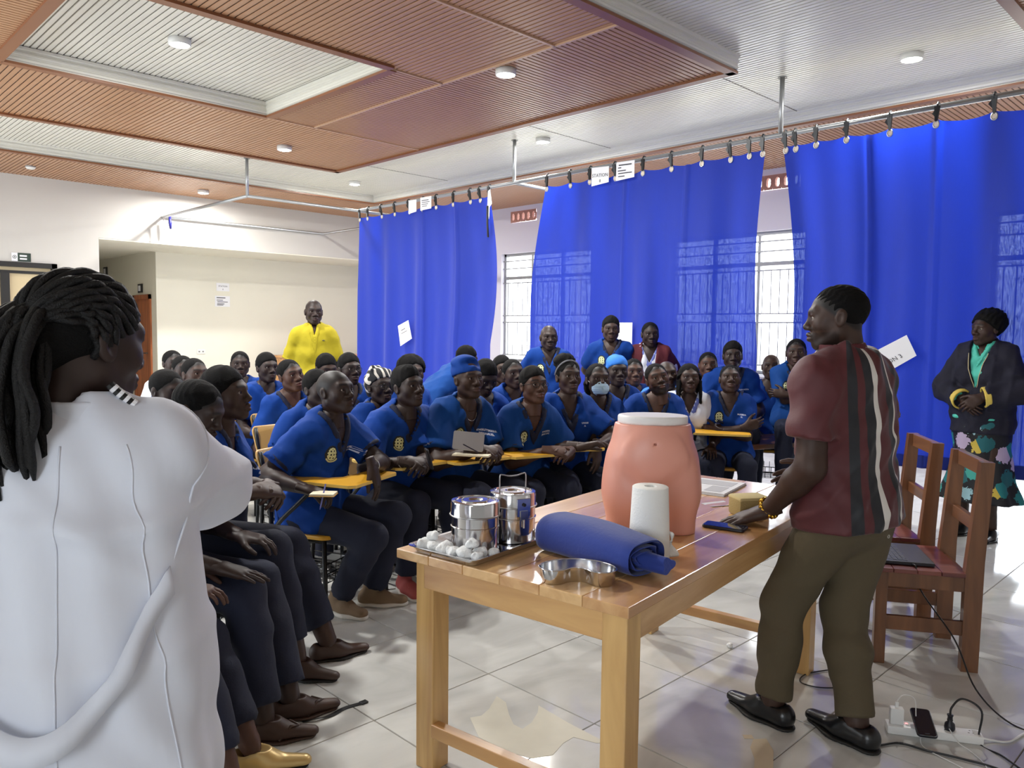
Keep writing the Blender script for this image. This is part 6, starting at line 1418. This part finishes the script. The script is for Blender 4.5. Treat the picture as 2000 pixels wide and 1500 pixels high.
# ------------------------------------------------------------------ standing people
def stander(label, px, py, d, phi, look=PRES, lean=0, side=0, twist=0, fem=False, g=1., face='m', hair='short', hairmat=None, skin=0, lod=1, top=None, arms='side', crest=True, names=None, beard=0., bald=0., roll=0, pitch=None, yawadd=0, V=True, sleeve=.38, hem=-.12, vdepth=.15, tband=None, trm=None, pel=None, feet=None, shoes=None, hs=1., group=None, legs_body=False, loose=.045, o=.015, do=True, vw=.4, fwd=.02, tname='scrub_top', ll=1., lift=0., al=1.):
    H = pix(px, py, d)
    if pel is None:
        cl = math.cos(math.radians(lean)); sc = H[2] / (.93 + .5 * cl + (.122 + lift) * (.55 * cl + .45)); fig = Fig(None, lean, side, twist, sc, g, fem); fig.head(0, 0, 0, fwd=fwd, hs=hs, lift=lift); rx = H - glob2(fig.hc, phi)
    else:
        pel = np.asarray(pel, float); v = loc2(H - pel, phi); n_ = np.linalg.norm(v); lean = math.degrees(math.atan2(v[1] - .03, v[2])); side = math.degrees(math.atan2(v[0], v[2])); sc = n_ / .622
        fig = Fig(None, lean, side, twist, sc, g, fem); dz = pel[2] - fig.pel[2]
        for q in (fig.pel, fig.N, fig.sh[1], fig.sh[-1], fig.hip[1], fig.hip[-1]): q[2] += dz
        fig.head(0, 0, 0, fwd=fwd, hs=hs, lift=lift); rx = H - glob2(fig.hc, phi)
    yaw, pt = aim(fig, H, phi, look, yawadd, pitch); fig.head(yaw, pt, roll, fwd=fwd, hs=hs, lift=lift); fig.ll = ll; fig.al = al
    root = empty('person', (rx[0], rx[1], 0), phi - PI / 2, label, 'person', group); fig.root = root; fig.phi = phi
    fig.L = lambda p: loc2(np.asarray(p, float) - np.array([rx[0], rx[1], 0]), phi); fig.W = lambda p: glob2(np.asarray(p, float), phi) + np.array([rx[0], rx[1], 0])
    hd = {}
    def A(sd, wr, d_, palm, pose, pole=None): fig.arm(sd, wr, pole); hd[sd] = (pose, d_, palm)
    if arms == 'side':
        for sd in (1, -1): A(sd, fig.sh[sd] + np.array([sd * .07, .03, -.51 * sc]), (0, .12, -1), (-sd, 0, 0), 'relax', (sd * .5, -1, 0))
    elif arms == 'back':
        for sd in (1, -1): A(sd, fig.pel + np.array([sd * .06, -.19, .04]), (-sd, -.1, -.5), (0, -1, 0), 'relax', (sd, -.5, 0))
    else: arms(fig, A)
    for sd in (1, -1):
        a_ = (sd * .1, 0, .085)
        if feet and sd in feet: a_ = fig.L((*feet[sd], .085))
        fig.leg(sd, a_, (0, 1, .1))
    if do: dress(fig, root, lod, skin, face, hair, hairmat, True, hd, beard, bald, legs_body, top or scrub, V, sleeve, hem, vdepth, crest, names, shoes, int(px), trouser if trm is None else trm, .95, tband or navy, loose, o, vw, tname)
    fig.hd = hd; return fig
TOCAM = lambda x, off=0: math.atan2(-(cam_f.y + cam_r.y * (x - 1000) / FPX), -(cam_f.x + cam_r.x * (x - 1000) / FPX)) + math.radians(off)
SG = 'people standing at the back'
# yellow polo
yelp = mat('yellow_polo', srgb(176, 160, 14), .8, bump=(30, .25)); greyt = mat('grey_trousers', srgb(60, 58, 56), .85)
S4 = stander('tall man in a yellow polo shirt standing by the cream wall', 613, 610, 7.3, TOCAM(613, 4), look=(1.2, 0, 1.5), skin=0, bald=.5, hair=None, top=yelp, crest=False, sleeve=.42, hem=-.1, vdepth=.1, vw=.16, trm=greyt, g=.92, group=SG, tband=yelp, tname='polo_shirt', face='m')
collar(S4.root, S4, yelp, .064, .035, .006)
lg = onto(bvh_of(S4.top), S4, -.08, -.13, .003)
MB().tube([lg + Vector((-.012, 0, -.004)), lg + Vector((0, 0, .002)), lg + Vector((.014, 0, -.003))], [.002, .0045, .002], 6).build('chest_logo', blackm, S4.root)
for k in range(2):
    q = onto(bvh_of(S4.top), S4, 0, -.115 - .03 * k, .003)
    if q is not None: MB().lathe([(0, 0), (.005, 0), (.005, .002), (0, .002)], 8, q).build('button', mat('yellow_button', srgb(236, 226, 90), .4), S4.root)
stander('balding standing man in scrubs beside the left barred window', 1072, 660, 7.2, TOCAM(1072, 6), skin=0, bald=.25, hair=None, lod=1, group=SG, g=1.12, look=(1.5, 0, 1.4), arms='back')
stander('standing young man in scrubs beside the blank curtain paper', 1193, 644, 7.4, TOCAM(1193, 0), skin=1, hair='high', lod=1, group=SG, names=['K.'], look=(1, 0, 1.5), arms='back')
# maroon cardigan over a white tunic
card = mat('maroon_cardigan', srgb(84, 22, 34), .85, bump=(50, .3))
S7 = stander('standing youth in an open maroon cardigan over white scrubs', 1270, 654, 7.4, TOCAM(1270, -2), skin=0, hair='short', lod=1, group=SG, top=coatm, crest=False, tband=mat('lilac_trim', srgb(96, 108, 176), .8), look=(2, 0, 1.45), arms='back')
shirt(S7.root, S7, card, .0115, o=.032, sleeve=.97, loose=.01, V=vneck(S7, .62, .1, .02), hem=-.16, name='cardigan', seed=4, neck_r=.072)
# stooping student
def stoop(fig, A):
    for sd in (1, -1): A(sd, fig.sh[sd] + np.array([sd * .02, .12, -.46]), (0, .3, -1), (-sd, 0, 0), 'relax')
stander('student in scrubs stooping forward before the left curtain', 912, 700, 7.2, math.radians(-8), lean=52, skin=0, hair='high', lod=2, group=SG, crest=False, arms=stoop, look=(7.5, 4.6, .7), top=scrub_t)

# ------------------------------------------------------------------ the woman in the navy blazer
blaz = mat('navy_blazer', srgb(22, 22, 40), .85, bump=(40, .2)); turq = mat('turquoise_shirt', srgb(84, 200, 178), .7); yelc = mat('yellow_cuff', srgb(222, 196, 92), .7)
def floral():
    m = bpy.data.materials.new('floral_print'); m.use_nodes = True; nt = m.node_tree; N = nt.nodes; L = nt.links; b = N['Principled BSDF']; tc = N.new('ShaderNodeTexCoord')
    v = N.new('ShaderNodeTexVoronoi'); v.inputs['Scale'].default_value = 7.5; L.new(tc.outputs['Object'], v.inputs['Vector']); n = N.new('ShaderNodeTexNoise'); n.inputs['Scale'].default_value = 42; n.inputs['Detail'].default_value = 3; L.new(tc.outputs['Object'], n.inputs['Vector'])
    ad = N.new('ShaderNodeMath'); ad.operation = 'MULTIPLY_ADD'; ad.inputs[1].default_value = .45; L.new(n.outputs['Fac'], ad.inputs[0]); L.new(v.outputs['Distance'], ad.inputs[2])
    cr = N.new('ShaderNodeValToRGB'); e = cr.color_ramp.elements; cr.color_ramp.interpolation = 'CONSTANT'; e[0].color = (1, 1, 1, 1); e[1].position = .68; e[1].color = (0, 0, 0, 1); L.new(ad.outputs[0], cr.inputs[0])
    hs_ = N.new('ShaderNodeValToRGB'); h = hs_.color_ramp.elements; hs_.color_ramp.interpolation = 'CONSTANT'; h[0].color = (*srgb(30, 120, 124), 1); h[1].position = .35; h[1].color = (*srgb(24, 96, 104), 1)
    for p_, c_ in ((.5, (186, 170, 200)), (.66, (200, 176, 70)), (.78, (60, 160, 150)), (.9, (150, 190, 200))): q = h.new(p_); q.color = (*srgb(*c_), 1)
    sp = N.new('ShaderNodeSeparateColor'); L.new(v.outputs['Color'], sp.inputs[0]); L.new(sp.outputs[0], hs_.inputs[0])
    mx = N.new('ShaderNodeMix'); mx.data_type = 'RGBA'; mx.inputs['A'].default_value = (*srgb(16, 18, 26), 1); L.new(cr.outputs[0], mx.inputs['Factor']); L.new(hs_.outputs[0], mx.inputs['B']); L.new(mx.outputs['Result'], b.inputs['Base Color']); b.inputs['Roughness'].default_value = .7; return m
def s3arm(fig, A):
    c = fig.pel + np.array([.0, .2, .1]); A(1, c + [.06, -.02, .0], (-.75, .45, -.5), (-.3, -.9, -.2), 'relax', (1, -.4, -.3)); A(-1, c + [-.06, .0, .03], (.7, .5, -.6), (.3, -.9, -.2), 'relax', (-1, -.4, -.3))
S3 = stander('woman in navy blazer and floral skirt standing by the right curtain', 1926, 644, 5.75, math.radians(172), look=(2.2, 4.2, 1.5), fem=True, face='f', hair='afro', skin=1, lod=1, top=turq, crest=False, arms=s3arm, V=True, vdepth=.08, sleeve=.9, hem=-.04, trm=False, legs_body=True, tband=turq, loose=.0, o=.012, g=1.05, tname='blouse', shoes={1: ('loafer', shoe_blk, sole_blk, None), -1: ('loafer', shoe_blk, sole_blk, None)})
collar(S3.root, S3, turq, .058, .04, .006, .5)
bo, en, _ = shirt(S3.root, S3, blaz, .0105, o=.034, sleeve=.93, loose=.006, V=vneck(S3, .31, .2, .0), hem=-.14, name='blazer', seed=11, neck_r=.075)
for sd in (1, -1):
    e0, d_, r_ = en[sd]; V, F = sdf([flatcyl(e0 - d_ * .02, e0 + d_ * .022, r_ + .006), (flatcyl(e0 - d_ * .04, e0 + d_ * .05, r_ - .008), .003, 1)], .006, .004); mk('cuff', V, F, yelc, S3.root, True)
bb = bvh_of(bo)
for sd in (1, -1):
    pts = [onto(bb, S3, sd * (.2 / .9 * max(0, h + .31) + .008), h, .003) for h in np.linspace(-.3, -.05, 12)]; pts = [p for p in pts if p is not None]
    if len(pts) > 2: MB().tube(pts, .0028, 5).build('piping', mat('pale_piping', srgb(206, 190, 150), .6), bo, True)
q = onto(bb, S3, -.015, -.36, .004)
if q is not None: MB().lathe([(0, -.004), (.009, -.003), (.009, .002), (0, .004)], 10, q).build('button', gromm, S3.root)
P = S3.pel; it = [cap(P + [0, 0, .02], P + [0, 0, -.12], .165, .19, .8, np.array([0, 1., 0])), (cap(P + [0, 0, -.12], (0, P[1], .52), .185, .2, .82, np.array([0, 1., 0])), .05), (cap((0, P[1], .54), (0, P[1], .22), .2, .30, .85, np.array([0, 1., 0])), .04)]
def flare(x, y, z): return .016 * np.sin(9 * np.arctan2(y - P[1], x)) * np.clip((.62 - z) / .3, 0, 1) + .004 * np.sin(x * 40 + z * 11)
V, F = sdf(it, .0115, .03, [lambda x, y, z: -(z - .285) + 0 * x + 0 * y], flare); mk('skirt', V, F, floral(), S3.root, True)

# ------------------------------------------------------------------ the presenter
maroon = srgb(80, 27, 33)
def polo_mat():
    m = bpy.data.materials.new('striped_polo'); m.use_nodes = True; nt = m.node_tree; N = nt.nodes; L = nt.links; b = N['Principled BSDF']; at = N.new('ShaderNodeAttribute'); at.attribute_name = 'stripe'
    cr = N.new('ShaderNodeValToRGB'); cr.color_ramp.interpolation = 'CONSTANT'; e = cr.color_ramp.elements; bk = srgb(24, 27, 34); wh = srgb(214, 210, 204); e[0].color = (*maroon, 1); e[1].position = .999; e[1].color = (*maroon, 1)
    for a, c_ in ((214, bk), (227, maroon), (238, bk), (254, wh), (263, maroon), (286, bk), (300, wh), (305, maroon), (318, bk), (328, maroon), (40, bk), (55, wh), (60, maroon), (120, wh), (125, bk), (140, maroon)): q = e.new(a / 360); q.color = (*c_, 1)
    L.new(at.outputs['Fac'], cr.inputs[0]); a2 = N.new('ShaderNodeAttribute'); a2.attribute_name = 'plain'; mxx = N.new('ShaderNodeMix'); mxx.data_type = 'RGBA'; mxx.inputs['B'].default_value = (*maroon, 1); L.new(cr.outputs[0], mxx.inputs['A']); L.new(a2.outputs['Fac'], mxx.inputs['Factor']); L.new(mxx.outputs['Result'], b.inputs['Base Color']); b.inputs['Roughness'].default_value = .62; b.inputs['Sheen Weight'].default_value = .1
    tc = N.new('ShaderNodeTexCoord'); n = N.new('ShaderNodeTexNoise'); n.inputs['Scale'].default_value = 14; n.inputs['Detail'].default_value = 4; L.new(tc.outputs['Object'], n.inputs['Vector']); bp = N.new('ShaderNodeBump'); bp.inputs['Strength'].default_value = .3; bp.inputs['Distance'].default_value = .01; L.new(n.outputs['Fac'], bp.inputs['Height']); L.new(bp.outputs[0], b.inputs['Normal'])
    return m
khaki = mat('khaki_trousers', srgb(84, 74, 54), .85, var=(9, .06), bump=(22, .3))
hp = gnd(1497, 1026, TZ)
def s2arm(fig, A):
    hv_ = np.array([hp[0], hp[1], TZ + .055]); A(-1, fig.L(hv_), loc2(np.array([-.55, .75, -.30]), fig.phi), (0, 0, -1), 'flat', loc2(np.array([-.25, -.6, -.1]), fig.phi)); A(1, fig.sh[1] + np.array([.06, .26, -.42]), (-.3, .9, -.3), (-1, 0, -.3), 'relax', (1, -.6, -.2))
ph2 = math.radians(78)
S2 = stander('presenter in maroon striped polo and khaki trousers leaning on the table', 1634, 622, 2.93, ph2, look=(1.75, 3.9, 1.35), yawadd=0, pel=pix(1658, 1000, 2.96), ll=.768, al=.9, feet={-1: (2.795, 1.375), 1: (2.868, 1.085)}, g=1.0, hair='short', skin=1, beard=.55, lod=0, arms=s2arm, do=False, group=None, fwd=.03, hs=1.02, roll=0)
body_mesh(S2.root, S2, SK[1], .013, .0030, 'w', S2.hd, .6, 0, True, .95); hair_obj(S2.root, S2, 'short', .0021)
po, en, _ = shirt(S2.root, S2, polo_mat(), .0085, o=.022, sleeve=.34, loose=.035, V=None, hem=-.035, name='polo_shirt', seed=21, wr=.005, neck_r=.068)
co = np.empty(len(po.data.vertices) * 3, np.float32); po.data.vertices.foreach_get('co', co); co = co.reshape(-1, 3) - S2.N
a_ = co @ S2.cr; b_ = co @ S2.cf + .01; th = (np.degrees(np.arctan2(b_, a_)) % 360) / 360
pl_ = np.zeros(len(co))
for sd in (1, -1):      # sleeves stay plain maroon
    sh_, el_ = S2.sh[sd] - S2.N, S2.el[sd] - S2.N; ax_ = el_ - sh_; t_ = np.clip((co - sh_) @ ax_ / (ax_ @ ax_), 0, 1); dd = np.linalg.norm(co - sh_ - t_[:, None] * ax_, axis=1); side_ = np.abs(a_) > S2.shw * 1.02; pl_ = np.where(side_ & (dd < .125) & (t_ > .02), 1., pl_)
at = po.data.attributes.new('stripe', 'FLOAT', 'POINT'); at.data.foreach_set('value', th.astype(np.float32)); at = po.data.attributes.new('plain', 'FLOAT', 'POINT'); at.data.foreach_set('value', pl_.astype(np.float32))
collar(S2.root, S2, mat('maroon_rib', maroon, .8, bump=(200, .3)), .072, .05, .0055, .3, low=.0, tilt=.012)
pt_ = pants(S2.root, S2, khaki, .0098, o=.014, b=.95, flare=.008, seed=3)
bt = bvh_of(pt_); hit = bt.ray_cast(Vector(S2.pel + np.array([.07, -.5, -.075])), Vector((0, 1, 0)), .8)
if hit[0]: MB().tube([hit[0] + Vector((.006 * math.cos(t), -.002, .006 * math.sin(t))) for t in np.linspace(0, 2 * PI, 9)], .0018, 5, False).build('pocket_button', gromm, S2.root)
for sd, tv in ((-1, (.21, .978)), (1, (.27, .963))): shoe(S2.root, S2, sd, 'loafer', shoe_blk, sole_blk, loc2(np.array([*tv, 0]), S2.phi), sc=1.12)
goldm = mat('gold_watch', srgb(196, 156, 60), .25, 1.)
w0 = S2.wr[-1]; ax_ = nrm(S2.wr[-1] - S2.el[-1]); wc = w0 - ax_ * .012; ex = nrm(np.cross(ax_, [0, 0, 1])); ey = np.cross(ax_, ex)
wb = MB(); nl = 14
wt = empty('wrist_watch', S2.W(wc), 0, 'gold bracelet watch on the presenter\'s left wrist', 'watch'); gw = lambda p: Vector(glob2(np.asarray(p, float), S2.phi))
for k in range(nl):
    t = 2 * PI * k / nl; MB().tube([gw(ex * .034 * math.cos(t) + ey * .034 * math.sin(t) - ax_ * .008), gw(ex * .034 * math.cos(t) + ey * .034 * math.sin(t) + ax_ * .008)], .0078, 6).build('bracelet_link', goldm, wt, True)
MB().tube([gw(-ey * .036), gw(-ey * .046)], .017, 14).build('watch_case', goldm, wt, True)

# ------------------------------------------------------------------ the woman in the white coat
S1phi = math.radians(58)
def s1arm(fig, A):
    c = fig.pel + fig.up * .27 * fig.sc
    A(1, c + fig.cr * -.06 + fig.cf * .24 + fig.up * .05, -fig.cr + fig.up * .3, -fig.cf, 'relax', fig.cr * 1.1 - fig.up * .15 + fig.cf * .2); A(-1, c + fig.cr * .08 + fig.cf * .25, fig.cr - fig.cf * .2, -fig.cf, 'relax', -fig.cr - fig.up * .8)
S1 = stander('woman with braided hair in a white coat seen from behind', 168, 672, 1.46, S1phi, look=(3.2, 2.5, 1.45), lift=.03, fem=True, face='f', skin=0, lod=0, arms=s1arm, do=False, g=1.15, hs=1.04, pitch=-6)
body_mesh(S1.root, S1, SK[0], .013, .0029, 'f', S1.hd, 0, 0, True)
P = S1.pel; ysd = np.array([0, 1., 0])
ext = [(cap(P + [0, -.01, .1], P + [0, -.02, -.15], .19, .215, .78, ysd), .06), (cap(P + [0, -.02, -.12], (P[0], P[1] - .02, .42), .215, .27, .8, ysd), .05)]
def drape(x, y, z):
    a = np.arctan2(y - P[1], x - P[0]); f = .010 * np.sin(6 * a + 1.2 + 1.5 * z) * np.clip((1.05 - z) / .4, 0, 1) + .006 * np.sin(11 * a - 3 * z) * np.clip((.95 - z) / .4, 0, 1)
    # diagonal pull folds across the back
    f = f - .014 * np.exp(-(np.sin(13 * (z - .62 * x) + 1.6 * np.sin(6 * x) + .6) / .33) ** 2) * np.exp(-((z - 1.12) / .26) ** 2) - .01 * np.exp(-(np.sin(9 * (z + .9 * x) + 2.) / .28) ** 2) * np.exp(-((z - 1.22) / .16) ** 2) + .0035 * np.sin(60 * x + 25 * z + 2 * np.sin(9 * z))
    return f
it = []
for sd in (1, -1):
    ps = S1.armp(sd, .034, 0, 1.0, .012); it += [(p, .035) for p in ps]
it += [(p, .05) if not isinstance(p[0], tuple) else p for p in S1.torso(.034)] + ext + [(cap(S1.N - S1.up * .02, S1.N + S1.up * .16, .06), .012, 1)]
V, F = sdf(it, .0075, .03, [lambda x, y, z: -(z - .42) + 0 * x + 0 * y], drape); coat = mk('coat', V, F, coatm, S1.root, True); cb2 = bvh_of(coat)
collar(S1.root, S1, coatm, .072, .042, .005, .5, low=.0, tilt=.0)
def around(az, z, off):
    d = Vector((math.cos(az), math.sin(az), 0)); h = cb2.ray_cast(Vector((P[0], P[1] - .02, z)) + d * .8, -d, .9)
    return None if h[0] is None else h[0] + d * off
bandp = []
for k in range(41):
    u = k / 40; az = math.radians(-28 - 150 * u); z = 1.03 - .02 * u - .23 * math.sin(PI * min(1, u * 1.05)) ** 1.2 + .0 * u
    c = around(az, z, .006 + .022 * math.sin(PI * u)); t = around(az, z + .05, .006 + .018 * math.sin(PI * u))
    if c is not None and t is not None: bandp.append((c, t))
V = [q for p in bandp for q in p]; o = mk('back_belt', V, [(2 * i, 2 * i + 2, 2 * i + 3, 2 * i + 1) for i in range(len(bandp) - 1)], coatm, S1.root, True); o.modifiers.new('s', 'SOLIDIFY').thickness = .005
for az0 in (-92, -38):       # raised seams down the back
    pts = [around(math.radians(az0 + 4 * math.sin(z * 3)), z, .0003) for z in np.linspace(1.3, .45, 60)]; pts = [p for p in pts if p is not None]; MB().tube(pts, .0018, 5).build('seam', coatm, S1.root, True)
# armhole seam on the right sleeve
d_ = nrm(S1.el[1] - S1.sh[1]); c0 = S1.sh[1] + d_ * .0 - S1.cr * .012; u_ = nrm(np.cross(d_, [0, 0, 1])); v_ = np.cross(d_, u_); sm_ = []
for t in np.linspace(0, 2 * PI, 33):
    dv = Vector(u_ * math.cos(t) + v_ * math.sin(t)); h = cb2.ray_cast(Vector(c0) + dv * .3, -dv, .3)
    if h[0] is not None: sm_.append(h[0] + dv * .0005)
MB().tube(sm_, .0025, 5).build('armhole_seam', coatm, S1.root, True)
# braids drawn back into a thick hanging bundle
braidm = mat('braid_black', srgb(10, 9, 10), .6, bump=(300, .4), spec=.35)
V, F = sdf([ell((0, -.016, .034), (.0775, .0975, .0865)), (ell((0, -.085, .0), (.05, .04, .06)), .03)], .0035, .02, [lambda x, y, z: np.maximum(-(z - .85 * y + .004) * (y > -.03) - (y <= -.03), -(z + .075)) + 0 * x]); mk('hair', headpos(S1, V), F, hairm, S1.root, True)
br = random.Random(12); HP = lambda p: headpos(S1, np.array([p]))[0]
ce, er = np.array([0, -.016, .034]), np.array([.0835, .1035, .0925])
for k in range(27):
    a = math.radians(-112 + 224 * k / 26); d0 = np.array([.08 * math.sin(a), .085 * math.cos(a) + .016, .85 * .085 * math.cos(a) - .036]); d1 = np.array([.03 * math.sin(a), -.09, -.005]); dm = np.array([.105 * math.sin(a), -.01, .12 * math.cos(a * .8) + .02]); pts = []
    for j in range(11):
        u = j / 10; q = d0 * (1 - u) ** 2 + dm * 2 * u * (1 - u) + d1 * u * u; q = q / np.linalg.norm(q / er); q = q + .0035 * np.array([math.sin(j * 2.1 + k * 1.9), math.sin(j * 1.3 + k), math.cos(j * 1.7 + k * 2.3)]); pts.append(HP(ce + q))
    MB().tube(spline(pts, 3), .0072, 6).build('braid', braidm, S1.root, True)
for k in range(46):
    a = br.uniform(0, 6.28); r1 = .068 * math.sqrt(br.uniform(.02, 1)); cx, cy = r1 * math.cos(a), .75 * r1 * math.sin(a); w1 = br.uniform(-.012, .012); w2 = br.uniform(-.012, .012)
    pts = [(cx * .4, -.085 + cy * .3, .055 + br.uniform(-.02, .02)), (cx * .8, -.12 + cy * .8, .02 + br.uniform(-.02, .02)), (cx + w1, -.135 + cy + w2, -.05), (cx * 1.1 - w2, -.13 + cy + w1, -.12), (cx + w2, -.12 + cy, -.19), (cx * .8, -.105 + cy * .8, -.24 + br.uniform(-.03, .03))]
    n_ = len(spline(pts, 4)); MB().tube(spline([HP(p) for p in pts], 4), [.0085] * (n_ - 3) + [.007, .005, .003], 6).build('braid', braidm, S1.root, True)
# striped lanyard at the collar and dark strap over the shoulder
lp_ = [Vector(S1.L(pix(214 + 50 * t, 750 + 40 * t ** .9, 1.415 + .02 * t))) for t in np.linspace(0, 1, 9)]
for k in range(8): MB().tube([lp_[k], lp_[k + 1]], .0085, 8).build('lanyard_band', whitep if k % 2 else clipm, S1.root)
